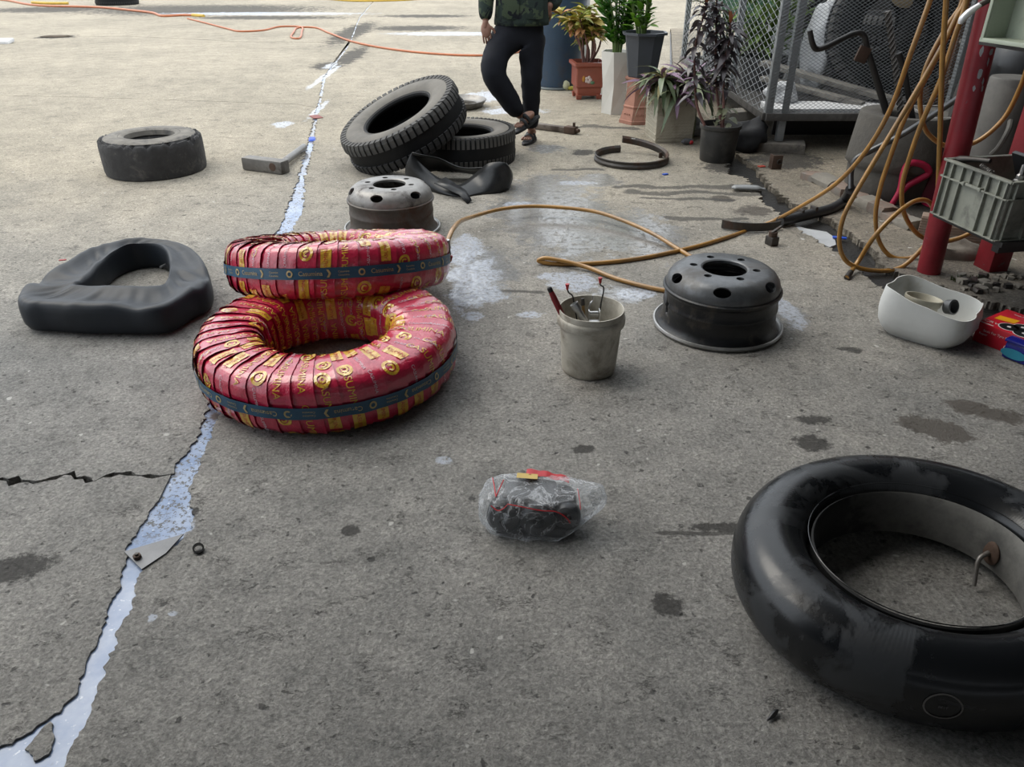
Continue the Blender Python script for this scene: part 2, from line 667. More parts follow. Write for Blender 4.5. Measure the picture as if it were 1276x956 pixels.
def water_mat():
    m = bpy.data.materials.new('soapy_water')
    t = NT(m)
    n = t.noise(9, 4, 0.6)
    c = t.mix(t.ramp(n.outputs[0], 0.35, 0.65), (0.20, 0.27, 0.42), (0.34, 0.40, 0.52))
    n2 = t.noise(60, 3, 0.6)
    c = t.mix(t.ramp(n2.outputs[0], 0.64, 0.72), c, (0.55, 0.60, 0.68))
    n3 = t.noise(3.1, 5, 0.7)
    c = t.mix(t.ramp(n3.outputs[0], 0.57, 0.63), c, (0.13, 0.115, 0.11))
    # further up the crack is nearly dry: gravel pokes through the film of water
    sp = t.n('ShaderNodeSeparateXYZ')
    t.l(t.tc.outputs['Object'], sp.inputs[0])
    gr = t.math('MULTIPLY', t.ramp(t.noise(75, 4, 0.7).outputs[0], 0.53, 0.58), t.ramp(sp.outputs['Y'], 1.62, 1.72))
    c = t.mix(gr, c, (0.10, 0.098, 0.095))
    far_ = t.math('MULTIPLY', t.ramp(t.noise(2.6, 5, 0.75).outputs[0], 0.44, 0.52), t.ramp(sp.outputs['Y'], 4.6, 6.5))
    c = t.mix(t.math('MULTIPLY', far_, 0.85), c, (0.20, 0.185, 0.17))
    t.l(c, t.bsdf.inputs['Base Color'])
    t.bsdf.inputs['Roughness'].default_value = 0.08
    t.bsdf.inputs['Specular IOR Level'].default_value = 0.3
    t.l(t.bump(t.noise(14, 2, 0.5).outputs[0], 0.06, 0.01), t.bsdf.inputs['Normal'])
    return m


M_WATER = water_mat()

# ------------------------------------------------------------------ floor slabs
CL = [(466, 0), (447, 22), (437, 48), (429, 62), (415, 80), (403, 95), (399, 115), (395, 135), (390, 150), (386, 165),
      (381, 185), (375, 205), (370, 225), (363, 245), (356, 265), (349, 282), (337, 298), (315, 345), (300, 400),
      (272, 480), (259, 505), (244, 550), (214, 584), (194, 624), (174, 659), (157, 684), (152, 719), (139, 749),
      (130, 778), (117, 808), (102, 833), (97, 858), (75, 888)]
CR = [(467.3, 0), (448.6, 22), (439, 48), (431.5, 62), (417.5, 80), (406, 95), (402, 115), (399, 135), (395, 150), (393, 165),
      (390, 185), (385, 205), (380, 225), (379, 245), (377, 265), (367, 282), (356, 298), (340, 345), (318, 400),
      (290, 480), (271, 522), (254, 565), (236, 609), (241, 649), (229, 672), (177, 709), (167, 749), (149, 783),
      (135, 823), (117, 868), (112, 893), (85, 938), (72, 975)]


def rag(pts, step=0.009, amp=0.007, seed=0.0, far=7.0):
    """a broken edge: resample a ground line and roughen it"""
    out = []
    for i in range(len(pts) - 1):
        a, b = pts[i], pts[i + 1]
        L = (b - a).length
        s = step if min(a.y, b.y) < far else step * 6
        am = amp * (2.0 if a.y < 2.6 else 2.2 if a.y < 5 else 3.5)
        n = max(1, int(L / s))
        d = (b - a).normalized()
        nr = Vector((-d.y, d.x, 0))
        for k in range(n):
            p = a + (b - a) * (k / n)
            q = fbm(p.x * 26, p.y * 26, seed) * 0.9 + mnoise.noise(Vector((p.x * 90, p.y * 90, seed))) * 0.5
            out.append(p + nr * q * am)
    out.append(pts[-1])
    return out


gl = lambda L: [G(*p) for p in L]
i_c1 = [i for i, p in enumerate(CL) if p == (214, 584)][0]
i_j2 = [i for i, p in enumerate(CL) if p == (395, 135)][0]
i_j3 = [i for i, p in enumerate(CL) if p == (437, 48)][0]
floor = thing('floor', 'worn grey concrete yard floor cast in slabs', None)
floor['kind'] = 'structure'


def slab(name, poly):
    b = MB().prism([(p.x, p.y) for p in poly], -0.07, 0.0)
    return b.build(name, M_FLOOR, floor, smooth=False)


XL, XR = -34.0, 34.0
crack1 = [G(214, 589), G(200, 594), G(170, 591), G(150, 590), G(120, 598), G(90, 592), G(45, 599), G(0, 598), G(-120, 603), G(-400, 603), Vector((XL, 1.93, 0))]
joint2 = [G(394, 134), G(370, 130), G(260, 126), G(100, 121), G(0, 119), Vector((XL, 8.95, 0))]
joint3 = [G(436, 53), G(300, 52), G(200, 47), G(160, 45), G(100, 46), G(0, 55), Vector((XL, 14.3, 0))]
off = lambda L, d: [p + Vector((0, d, 0)) for p in L]
c1n = rag(off(crack1, -0.009), 0.02, 0.012, 3.0)
c1f = rag(off(crack1, 0.009), 0.02, 0.012, 5.0)
# near-left slab: channel from the crack down to the frame's bottom, then the broken corner
slab('slab', c1n[::-1] + rag(gl(CL[i_c1 + 1:]) + [G(45, 905), G(0, 933), G(-80, 950)], seed=1.0)
     + [Vector((-1.3, 0.9, 0)), Vector((-1.6, -3, 0)), Vector((XL, -3, 0))])
slab('slab', rag(gl([(62, 899), (66, 915), (60, 938), (44, 947), (32, 934), (46, 914), (62, 899)]), 0.008, 0.005, 2.0)[:-1])
slab('slab', rag(gl([(-75, 972), (-20, 962), (20, 958), (52, 962), (62, 985)]), seed=4.0) + [Vector((-0.9, -3, 0)), Vector((-1.55, -3, 0))])
slab('slab', c1f + [p for p in off(joint2, -0.006)[::-1]] + rag(gl(CL[i_j2:i_c1 + 1]), seed=6.0)[1:-1])
slab('slab', off(joint2, 0.006) + off(joint3, -0.012)[::-1] + rag(gl(CL[i_j3:i_j2 + 1]), seed=7.0)[1:-1])
slab('slab', off(joint3, 0.012) + [Vector((XL, 60, 0)), Vector((-9.0, 60, 0))] + rag(gl(CL[:i_j3 + 1]), seed=8.0)[1:-1])
# the right-hand slab runs from the channel to the gutter
GL = [(880, 176), (905, 198), (907, 216), (930, 222), (944, 236), (951, 253), (969, 264), (990, 283), (1012, 296), (1038, 311), (1062, 327),
      (1093, 357), (1130, 372), (1190, 396), (1276, 425), (1500, 500)]
GR = [(905, 166), (921, 198), (945, 213), (957, 233), (985, 255), (1031, 276), (1059, 293), (1086, 314), (1099, 336), (1140, 350), (1190, 368),
      (1276, 392), (1500, 470)]
slab('slab', rag(gl(CR), seed=9.0) + [Vector((-0.85, -3, 0)), Vector((9, -3, 0)), Vector((9, 2.0, 0))]
     + rag(gl(GL)[::-1], seed=10.0, amp=0.014) + [Vector((1.75, 9, 0)), Vector((3.0, 16, 0)), Vector((XR, 16, 0)), Vector((XR, 60, 0)), Vector((-8.9, 60, 0))])
# ledge beyond the gutter, cage side
lb = MB().prism([(p.x, p.y) for p in rag(gl(GR), seed=12.0, amp=0.016)] + [(XR, 1.2), (XR, 15.9), (3.0, 15.9), (1.8, 9)], -0.09, 0.02)
tag(lb.build('floor', M_LEDGE, smooth=False), 'raised grey concrete ledge on the far side of the muddy gutter', kind='structure')
gb = MB().prism([(XL, -3), (XR, -3), (XR, 60), (XL, 60)], -0.30, -0.045)
tag(gb.build('floor', M_GUTTER, smooth=False), 'dark wet mud seen at the bottom of the floor joints', kind='structure')
# water standing in the crack
wl = gl(CL) + [G(40, 905), G(-10, 935), G(-90, 950)]
wr = gl(CR)
wp = [p + Vector((-0.02, 0, 0)) for p in wl] + [Vector((-1.2, 0.8, 0)), Vector((-0.9, 0.7, 0))] + [p + Vector((0.02, 0, 0)) for p in wr[::-1]]
wb = MB().prism([(p.x, p.y) for p in wp], -0.02, -0.006)
tag(wb.build('crack_water', M_WATER, smooth=False), 'milky soapy water standing in the long diagonal floor crack', 'water', kind='stuff')
g1 = gl([(985, 278), (1005, 284), (1030, 288), (1040, 295), (1042, 304), (1034, 307), (1015, 299), (1000, 291), (988, 284)])
tag(MB().prism([(p.x, p.y) for p in g1], -0.05, -0.004).build('gutter_water', mat('pale_puddle', (0.62, 0.64, 0.66), 0.1, var=0.1, bump=0.05), smooth=False),
    'bright puddle of water in the gutter by the hose end', 'water', kind='stuff')

gm = [p for p in gl(GL)] + [p for p in gl(GR)[::-1]]
tag(MB().prism([(p.x, p.y) for p in gm], -0.044, -0.016).build('gutter_mud', M_GUTTER, smooth=False), 'black wet mud filling the shallow gutter', 'mud', kind='stuff')

# ------------------------------------------------------------------ the roof and walls of the workshop (behind and above the camera); left and far walls added to darken
M_ROOF = mat('roof_sheet', (0.08, 0.078, 0.075), 0.8, var=0.2, vscale=2, bump=0)
M_WALL = mat('workshop_wall', (0.07, 0.068, 0.065), 0.85, var=0.25, vscale=2, bump=0.1)


def struct(name, mb, m, label):
    return tag(mb.build(name, m, smooth=False), label, kind='structure')


rf = MB()
rf.prism([(-3.4, -7), (14, -7), (14, 9.5), (3.4, 8.6), (2.7, 4.4), (-1.6, 2.2), (-3.4, 1.0)], 3.6, 3.7)
struct('ceiling', rf, M_ROOF, 'sheet roof of the open workshop above the camera')
struct('wall_far', MB().box((5.2, 0.12, 3.6), (5.45, 10.3, 1.8)), mat('dark_backing', (0.05, 0.048, 0.046), 0.7, var=0.3, vscale=3, bump=0.1), 'dark wall added behind the wire cage to darken the view')  # added backing that makes the view through the mesh dark
struct('wall_back', MB().box((26, 0.15, 3.4), (1, -7, 1.7)), M_WALL, 'rendered wall at the back of the workshop')
struct('wall_right', MB().box((0.15, 16.5, 3.4), (7.6, 1.2, 1.7)), M_WALL, 'rendered wall on the right of the workshop')
struct('blocker_wall_left', MB().box((0.15, 7.4, 3.6), (-3.35, -3.3, 1.8)), M_WALL, 'unseen wall added on the left to block light')  # out of view, added to keep fill light off the near floor

# ------------------------------------------------------------------ shared object materials
M_RUB = mat('tyre_rubber', (0.0075, 0.008, 0.009), 0.62, var=0.35, vscale=7, bump=0.25, bscale=70, dirt=(0.022, 0.021, 0.02), dscale=5, dlo=0.52, dhi=0.72, drough=0.85, spec=0.25)
M_RUB_DUST = mat('dusty_sidewall', (0.125, 0.115, 0.10), 0.75, var=0.3, vscale=5, bump=0.25, bscale=60, dirt=(0.20, 0.185, 0.16), dscale=4, dlo=0.42, dhi=0.66, drough=0.9)
M_LUG = mat('skylit_lug_rubber', (0.028, 0.028, 0.029), 0.7, var=0.3, vscale=7, bump=0.25, bscale=70, dirt=(0.10, 0.095, 0.085), dscale=4, dlo=0.5, dhi=0.7, drough=0.85)  # lighter than the carcass: sky light painted into the lug colour
M_RUB_WORN = mat('worn_rubber', (0.06, 0.057, 0.054), 0.8, var=0.4, vscale=10, bump=0.5, bscale=45, bdist=0.008, dirt=(0.17, 0.155, 0.135), dscale=9, dlo=0.5, dhi=0.66)
M_TUBE = mat('tube_rubber', (0.014, 0.018, 0.024), 0.5, var=0.3, vscale=4, bump=0.12, bscale=26, bdist=0.006, spec=0.3)
M_STEEL_DARK = mat('grimy_steel', (0.075, 0.068, 0.062), 0.48, metal=0.55, var=0.35, vscale=8, bump=0.2, bscale=40, dirt=(0.10, 0.055, 0.035), dscale=6, dlo=0.5, dhi=0.68, drough=0.75)
M_STEEL_GREY = mat('grey_steel', (0.24, 0.23, 0.215), 0.42, metal=0.6, var=0.25, vscale=10, bump=0.15, bscale=60, dirt=(0.10, 0.08, 0.065), dscale=8, dlo=0.52, dhi=0.7, drough=0.7)
M_STEEL_BRIGHT = mat('bright_steel', (0.55, 0.55, 0.54), 0.28, metal=0.9, var=0.15, bump=0.1)
M_BLACK = mat('black_plastic', (0.016, 0.016, 0.017), 0.42, bump=0.1)
M_RUST = mat('rusty_iron', (0.085, 0.052, 0.036), 0.75, metal=0.2, var=0.4, bump=0.4, bscale=50)


# ------------------------------------------------------------------ truck tyres
def tyre_profile(Ro, Ri, w, shoulder=0.03, bulge=0.012):
    """closed section: tread, shoulders, sidewalls, beads, inner liner"""
    h = w / 2
    P = [(Ro, 0), (Ro - 0.002, h * 0.55), (Ro - 0.008, h * 0.86), (Ro - 0.016, h), (Ro - shoulder - 0.02, h + bulge * 0.7),
         (Ro - shoulder - 0.024, h + bulge * 0.55), (Ro - shoulder - 0.030, h + bulge * 0.8),
         (Ro - (Ro - Ri) * 0.55, h + bulge), (Ri + (Ro - Ri) * 0.24, h + bulge * 0.3), (Ri + 0.028, h - 0.012),
         (Ri + 0.02, h - 0.008), (Ri + 0.006, h - 0.014), (Ri, h - 0.028), (Ri + 0.006, h - 0.045), (Ri + 0.045, h - 0.035),
         (Ro - 0.09, h - 0.022), (Ro - 0.045, h * 0.6)]
    low = [(r, -z) for r, z in P[1:]][::-1]
    return P + low


def make_tyre(name, Ro, Ri, w, lugs, label, loc, rot, lug_len=0.05, lug_gap=0.72, side_mat=None, group=None, lug_proud=0.012):
    t = thing(name, label, 'tyre', loc, 0, group)
    t.matrix_world = Matrix.Translation(loc) @ (rot if isinstance(rot, Matrix) else Euler(rot).to_matrix().to_4x4())
    pr = tyre_profile(Ro, Ri, w)
    MB().lathe(pr, 72, closed=True).build('carcass', M_RUB, t)
    for sg in (1, -1):
        sw = [(r, sg * (z + 0.0012)) for r, z in pr[4:11]] + [(r, sg * (z - 0.004)) for r, z in pr[4:11]][::-1]
        MB().lathe(sw, 72, closed=True).build('sidewall', side_mat or M_RUB_DUST, t)
    if lugs:
        h = w / 2
        for sgn in (1, -1):
            b = MB()
            k = PI * 2 / lugs * lug_gap / 2
            vs = []
            pr = [(Ro + lug_proud, h * 0.42), (Ro + lug_proud - 0.004, h * 0.84), (Ro - 0.004, h + 0.012), (Ro - lug_len, h + 0.011),
                  (Ro - lug_len, h - 0.02), (Ro - 0.03, h * 0.42)]
            for a in (-k, k):
                vs += [(r * math.cos(a), r * math.sin(a), sgn * z) for r, z in pr]
            n = len(pr)
            fs = [list(range(n)), [n + i for i in range(n)][::-1]] + [[i, (i + 1) % n, n + (i + 1) % n, n + i] for i in range(n)]
            me = b.add(vs, fs).mesh('tread_lug', M_LUG, smooth=False)
            for i in range(lugs):
                inst('tread_lug', me, t, Matrix.Rotation(2 * PI * (i + (0.5 if sgn < 0 else 0)) / lugs, 4, 'Z'))
    return t


TILT = math.radians(23)
make_tyre('truck_tyre', 0.462, 0.255, 0.22, 58, 'big dusty truck tyre with shoulder lugs leaning on the flat tyre beside it',
          (-0.80, 5.86, 0.292), Matrix.Rotation(math.radians(13), 4, 'X') @ Matrix.Rotation(-TILT, 4, 'Y') @ Matrix.Rotation(0.4, 4, 'Z'), side_mat=M_RUB_DUST)
make_tyre('truck_tyre', 0.41, 0.225, 0.21, 72, 'dark truck tyre lying flat under the leaning tyre, right beside the person',
          (-0.385, 6.03, 0.118), (0, 0, 0), lug_len=0.035, lug_gap=0.6, lug_proud=0.004)
make_tyre('truck_tyre', 0.52, 0.28, 0.25, 64, 'far grey ribbed tyre lying flat in the yard at the top left',
          tuple(G(145, -2, 0.14)), (0, 0, 0), lug_len=0.03, lug_gap=0.55)

# the small worn-out solid tyre
t = thing('worn_tyre', 'small fat grey worn-out tyre lying alone on the yard left of the hammer', 'tyre', (-2.62, 5.71, 0))
pr = [(0.345, 0.006), (0.350, 0.03), (0.352, 0.12), (0.352, 0.20), (0.350, 0.232), (0.342, 0.243), (0.332, 0.243), (0.325, 0.236), (0.318, 0.246), (0.300, 0.250),
      (0.24, 0.254), (0.210, 0.254), (0.20, 0.246), (0.165, 0.19), (0.20, 0.16), (0.20, 0.06), (0.165, 0.03), (0.17, 0.002), (0.30, 0.0), (0.335, 0.0)]
b = MB().lathe(pr, 110, closed=True)
for i, v in enumerate(b.v):
    r_ = math.hypot(v.x, v.y)
    if v.z > 0.22 and r_ > 0.315:
        a = math.atan2(v.y, v.x)
        q = max(0, mnoise.noise(Vector((math.cos(a) * 11, math.sin(a) * 11, 1)))) + 0.5 * max(0, mnoise.noise(Vector((math.cos(a) * 26, math.sin(a) * 26, 5))))
        v.z -= q * 0.04
        v.x *= 1 - q * 0.035
        v.y *= 1 - q * 0.035
b.build('carcass', mat('dark_worn_tread', (0.035, 0.034, 0.034), 0.8, var=0.4, vscale=10, bump=0.5, bscale=45, bdist=0.008, dirt=(0.11, 0.10, 0.09), dscale=9, dlo=0.55, dhi=0.72), t, angle=30)
MB().lathe([(0.312, 0.2455), (0.300, 0.2525), (0.24, 0.2565), (0.212, 0.2565), (0.212, 0.252), (0.24, 0.252), (0.300, 0.248)], 80, closed=True).build('sidewall', mat('pale_dusty_rubber', (0.20, 0.185, 0.16), 0.9, var=0.3, vscale=8, bump=0.4, bscale=50, dirt=(0.10, 0.095, 0.09), dscale=7, dlo=0.5, dhi=0.65), t)
MB().lathe([(0.210, 0.2555), (0.202, 0.259), (0.188, 0.258), (0.172, 0.248), (0.166, 0.215), (0.175, 0.214), (0.195, 0.235)], 60, closed=True).build('bead_ring', mat('pale_dusty_rubber', (0.2, 0.185, 0.16), 0.9), t)

# ------------------------------------------------------------------ wheel rims
def boolean_cut(o, cutter):
    md = o.modifiers.new('cut', 'BOOLEAN')
    md.object = cutter
    md.operation = 'DIFFERENCE'
    md.solver = 'EXACT'
    bpy.context.view_layer.update()
    me = bpy.data.meshes.new_from_object(o.evaluated_get(bpy.context.evaluated_depsgraph_get()))
    o.modifiers.clear()
    me.name = o.data.name
    o.data = me
    bpy.data.objects.remove(cutter)
    return o


M_DISC = mat('rim_disc_paint', (0.27, 0.26, 0.245), 0.42, metal=0.35, var=0.3, vscale=9, bump=0.15, bscale=60, dirt=(0.055, 0.045, 0.04), dscale=6, dlo=0.5, dhi=0.66, drough=0.65)
M_RIM = mat('rim_barrel_paint', (0.085, 0.072, 0.062), 0.5, metal=0.3, var=0.4, vscale=9, bump=0.25, bscale=50, dirt=(0.095, 0.052, 0.034), dscale=5, dlo=0.5, dhi=0.64, drough=0.8)
M_RIM_DK = mat('black_rim_paint', (0.012, 0.013, 0.015), 0.36, metal=0.2, var=0.4, vscale=9, bump=0.25, bscale=50, dirt=(0.07, 0.06, 0.05), dscale=8, dlo=0.55, dhi=0.66, drough=0.7)
M_DISC_DK = mat('dark_disc_paint', (0.13, 0.137, 0.145), 0.34, metal=0.35, var=0.4, vscale=9, bump=0.2, bscale=60, dirt=(0.11, 0.105, 0.10), dscale=5, dlo=0.46, dhi=0.62, drough=0.6)


M_LIP = mat('worn_bright_lip', (0.42, 0.42, 0.41), 0.38, metal=0.7, var=0.25, bump=0.15)


def make_rim(label, loc, rz, m_disc, m_rim, slot):
    t = thing('wheel_rim', label, 'wheel rim', loc, rz)
    outer = [(0.270, 0.008), (0.262, 0.016), (0.251, 0.028), (0.244, 0.042), (0.241, 0.06), (0.240, 0.10), (0.243, 0.105), (0.243, 0.113), (0.240, 0.118), (0.239, 0.16), (0.244, 0.168),
             (0.250, 0.176), (0.250, 0.184), (0.242, 0.188)]
    inner = [(0.228, 0.184), (0.219, 0.165), (0.219, 0.05), (0.224, 0.034), (0.240, 0.012), (0.262, 0.002)]
    bar = MB().lathe(outer + inner, 72, closed=True).build('rim_barrel', m_rim, t)
    if slot:
        c = MB().box((0.06, 0.018, 0.05), (0.225, 0, 0.10)).build('cut', m_rim, t)
        c.matrix_local = Matrix.Rotation(slot, 4, 'Z')
        boolean_cut(bar, c)
    MB().lathe([(0.258, 0.0), (0.270, 0.0), (0.278, 0.006), (0.281, 0.014), (0.278, 0.021), (0.272, 0.022), (0.266, 0.014), (0.258, 0.010)], 72, closed=True).build(
        'rim_flange', M_LIP, t)
    disc = [(0.238, 0.186), (0.239, 0.204), (0.233, 0.224), (0.219, 0.244), (0.200, 0.258), (0.176, 0.266), (0.10, 0.266), (0.093, 0.262),
            (0.093, 0.250), (0.100, 0.254), (0.172, 0.254), (0.192, 0.247), (0.208, 0.235), (0.220, 0.219), (0.226, 0.202), (0.225, 0.186)]
    d = MB().lathe(disc, 96, closed=True).build('wheel_disc', m_disc, t, angle=30)
    cut = MB()
    for i in range(6):
        a = 2 * PI * i / 6 + 0.5
        c, s = math.cos(a), math.sin(a)
        cut.cyl((0.130 * c, 0.130 * s, 0.22), (0.130 * c, 0.130 * s, 0.30), 0.0165, n=18)
        a += PI / 6
        c, s = math.cos(a), math.sin(a)
        # oval hand holes cut square to the slope of the dome
        p = Vector((0.214 * c, 0.214 * s, 0.236))
        nv = Vector((c * 0.72, s * 0.72, 0.69))
        tv = Vector((-s, c, 0))
        bv = nv.cross(tv)
        vs = []
        for e in (-0.05, 0.05):
            for k in range(20):
                q = 2 * PI * k / 20
                vs.append(p + nv * e + tv * 0.036 * math.cos(q) + bv * 0.023 * math.sin(q))
        fs = [list(range(20))[::-1], [20 + k for k in range(20)]] + [[k, (k + 1) % 20, 20 + (k + 1) % 20, 20 + k] for k in range(20)]
        cut.add(vs, fs)
    boolean_cut(d, cut.build('cut', m_disc, t))
    for p in d.data.polygons:
        p.use_smooth = True
    d.data.set_sharp_from_angle(angle=math.radians(24))
    # dark underside: brake-side inner ring that closes the view through the holes
    MB().lathe([(0.222, 0.03), (0.206, 0.02), (0.206, 0.17), (0.222, 0.17)], 48, closed=True).build('inner_well', M_RIM_DK, t)
    return t


make_rim('brown-grey truck wheel rim behind the upper wrapped tyre', (-0.700, 4.37, 0), 0.35, M_DISC, M_RIM, None)
make_rim('black truck wheel rim with a bright lower lip right of the tool bucket', (0.903, 3.07, 0), 0.28, M_DISC_DK, M_RIM_DK, 3.05)

# ------------------------------------------------------------------ the two tyres wrapped in red film
M_WRAP = mat('red_wrapping_film', (0.55, 0.011, 0.058), 0.33, var=0.22, vscale=14, bump=0.7, bscale=19, bdist=0.010, coat=0.8, spec=0.6)
M_WRAP_Y = mat('yellow_print', (0.72, 0.42, 0.03), 0.35, bump=0.6, bscale=19, bdist=0.010, coat=1.0)
M_WRAP_W = mat('pale_print', (0.62, 0.50, 0.56), 0.35, bump=0.2, coat=0.3)
M_WRAP_R = mat('red_print', (0.55, 0.03, 0.03), 0.35, bump=0.2, coat=0.3)
M_BAND = mat('blue_band', (0.018, 0.085, 0.16), 0.42, var=0.3, bump=0.2)
M_BAND_Y = mat('band_lettering', (0.48, 0.38, 0.17), 0.45, bump=0)
WR_C, WR_A, WR_B = 0.378, 0.128, 0.112


def wr_surf(th, ph, off):
    """rounded torus: th round the tyre, ph round the section (0 = tread, pi/2 = upper face)"""
    c, s = math.cos(ph), math.sin(ph)
    k = (abs(c) ** 4.0 + abs(s) ** 4.0) ** (-1 / 4.0)
    w = 0.004 * fbm(math.cos(th) * 7 + ph, math.sin(th) * 7 + math.sin(ph) * 2, 3.3)
    r = WR_C + (WR_A + off + w) * c * k
    z = (WR_B + off + w) * s * k
    return Vector((r * math.cos(th), r * math.sin(th), z))


def make_wrapped_tyre(name, label, loc, rot, seed, hd=1):
    rr = random.Random(seed)
    t = thing(name, label, 'tyre', loc, 0)
    t.matrix_world = Matrix.Translation(loc) @ rot
    N = 38
    D = 2 * PI / N
    nu, nv = 4, 40
    slant = 0.9
    for k in range(N):
        b = MB()
        vs, fs = [], []

        def lift_at(u, ph, th):
            l = 0.0012 + 0.0046 * u ** 2 + (0.0035 * max(0, math.sin(3 * ph + k)) * max(0, (u - 0.75) / 0.25))
            return l + 0.0035 * mnoise.noise(Vector((th * 22, ph * 5, seed)))
        jit = [rr.uniform(-0.15, 0.15) for _ in range(3)]
        for i in range(nu + 1):
            u = i / nu
            for j in range(nv):
                ph = 2 * PI * j / nv
                edge = jit[0] * math.sin(ph + jit[1] * 9) * (1 - abs(2 * u - 1))
                th = hd * (k + u * 1.22 + slant * ph / (2 * PI) + edge * 0.3) * D
                # a loose, slightly puckered leading edge laid over the next turn
                vs.append(wr_surf(th, ph, lift_at(u, ph, th)))
        for i in range(nu):
            for j in range(nv):
                q = (j + 1) % nv
                # the helix: the section closes one strip further on, so leave the seam under the tyre open
                if j == nv - 1:
                    continue
                fs.append([i * nv + j, (i + 1) * nv + j, (i + 1) * nv + q, i * nv + q])
        b.add(vs, fs)
        s = b.build('wrapper_strip', M_WRAP, t, angle=70)
        # prints on this turn of film
        pb = MB()

        def put(mesh2d, u0, ph0, sp, rot, o=0.0022, k2=1.0):
            V, F = mesh2d
            c_, s_ = math.cos(rot), math.sin(rot)
            out = []
            for v in V:
                x, y = k2 * (v[0] * c_ - v[1] * s_), k2 * (v[0] * s_ + v[1] * c_)
                ph = ph0 + y * sp
                rl_ = WR_C + WR_A * math.cos(ph)
                u = u0 + hd * x / (rl_ * D) / 1.22
                th = hd * (k + u * 1.22 + slant * ph / (2 * PI)) * D
                out.append(wr_surf(th, ph, lift_at(u, ph, th) + o))
            pb.add(out, F)

        def rect(w, h, n=6):
            V = [(x, -h / 2 + h * i / n, 0) for i in range(n + 1) for x in (-w / 2, 0, w / 2)]
            F = []
            for i in range(n):
                for q in (0, 1):
                    F.append([i * 3 + q, i * 3 + q + 1, i * 3 + q + 4, i * 3 + q + 3])
            return V, F

        def ring(r0, r1, a0=0, a1=2 * PI, n=20):
            V, F = [], []
            for i in range(n + 1):
                a = a0 + (a1 - a0) * i / n
                V += [(r0 * math.cos(a), r0 * math.sin(a), 0), (r1 * math.cos(a), r1 * math.sin(a), 0)]
            for i in range(n):
                F.append([2 * i, 2 * i + 1, 2 * i + 3, 2 * i + 2])
            return V, F
        SP = 1 / 0.125           # metres -> section angle (approx.)
        ph = 0.15 + rr.uniform(0, 0.6)
        q = rr.randrange(4)
        while ph < 6.0:
            kind = (q + rr.choice((0, 0, 1))) % 4
            u0 = rr.uniform(0.48, 0.62)
            if kind == 0:
                pb.cur = 0
                put(rect(0.042, 0.085, 12), u0, ph, SP, 0)
                pb.cur = 2
                put(text_mesh('CASUMINA', 0), u0, ph, SP, PI / 2, 0.0032, 0.0150)
                ph += rr.uniform(0.75, 0.95)
            elif kind == 1:
                pb.cur = 0
                put(ring(0.0175, 0.028), u0, ph, SP, 0)
                put(ring(0.006, 0.013, 0.6, 5.2, 12), u0, ph, SP, 0)
                ph += rr.uniform(0.55, 0.75)
            elif kind == 2:
                pb.cur = 1
                put(text_mesh('CASUMINA', 0), u0, ph, SP, PI / 2, 0.0022, 0.012)
                ph += rr.uniform(0.6, 0.8)
            else:
                pb.cur = 0
                put(text_mesh('CASUMINA', 1), u0, ph, SP, PI / 2, 0.0022, 0.026)
                ph += 1.25
            q += 1
        for v in range(len(pb.mi)):
            pass
        tag(pb.build('print', [M_WRAP_Y, M_WRAP_W, M_WRAP_R], s, smooth=False), kind='stuff')
    # the blue band round the tread with its lettering
    b = MB()
    vs, fs = [], []
    n = 120
    for i in range(n):
        th = 2 * PI * i / n
        for z in (-0.022, 0.022):
            p = wr_surf(th, math.asin(max(-1, min(1, z / 0.12))), 0.0125)
            vs.append(p)
    for i in range(n):
        j = (i + 1) % n
        fs.append([2 * i, 2 * j, 2 * j + 1, 2 * i + 1])
    band = b.add(vs, fs).build('brand_band', M_BAND, t)
    lt = MB()

    def put_band(m2, th0, sx, dz, flip=1.0):
        V, F = m2
        out = []
        for v in V:
            th = th0 + v[0] * sx / 0.51
            z = dz + v[1] * sx
            p = wr_surf(th, math.asin(max(-1, min(1, z / 0.12))), 0.0145)
            out.append(p)
        lt.add(out, F)
    per = 11
    for i in range(per):
        a = 2 * PI * i / per + 0.2
        ringm = ([(r * math.cos(q * PI / 8), r * math.sin(q * PI / 8), 0) for q in range(16) for r in (0.55, 1.0)],
                 [[2 * q, 2 * q + 1, (2 * q + 3) % 32, (2 * q + 2) % 32] for q in range(16)])
        put_band(ringm, a, 0.014, 0)
        put_band(text_mesh('Casumina', 0), a + 0.17, 0.018, 0)
        chev = ([(-.6, 1, 0), (0, 1, 0), (.6, 0, 0), (0, -1, 0), (-.6, -1, 0), (0, 0, 0)], [[0, 1, 2, 5], [5, 2, 3, 4]])
        put_band(chev, a + 0.315, 0.015, 0)
        put_band(text_mesh('Casumina', 0), a + 0.43, 0.008, 0.006)
        put_band(text_mesh('Casumina', 0), a + 0.43, 0.008, -0.007)
    tag(lt.build('lettering', M_BAND_Y, band, smooth=False), kind='stuff')
    return t


make_wrapped_tyre('wrapped_tyre', 'red film wrapped tyre lying flat on the floor, lower one of the two', (-0.703, 2.635, 0.116), Matrix.Rotation(PI, 4, 'X') @ Matrix.Scale(0.95, 4) @ Matrix.Rotation(0.3, 4, 'Z'), 3, -1)
make_wrapped_tyre('wrapped_tyre', 'red film wrapped tyre tipped on the back of the other, upper one of the two',
                  (-0.770, 3.265, 0.222), Matrix.Rotation(math.radians(-1.5), 4, 'Y') @ Matrix.Rotation(math.radians(-15), 4, 'X') @ Matrix.Scale(0.95, 4) @ Matrix.Rotation(0.9, 4, 'Z'), 9)

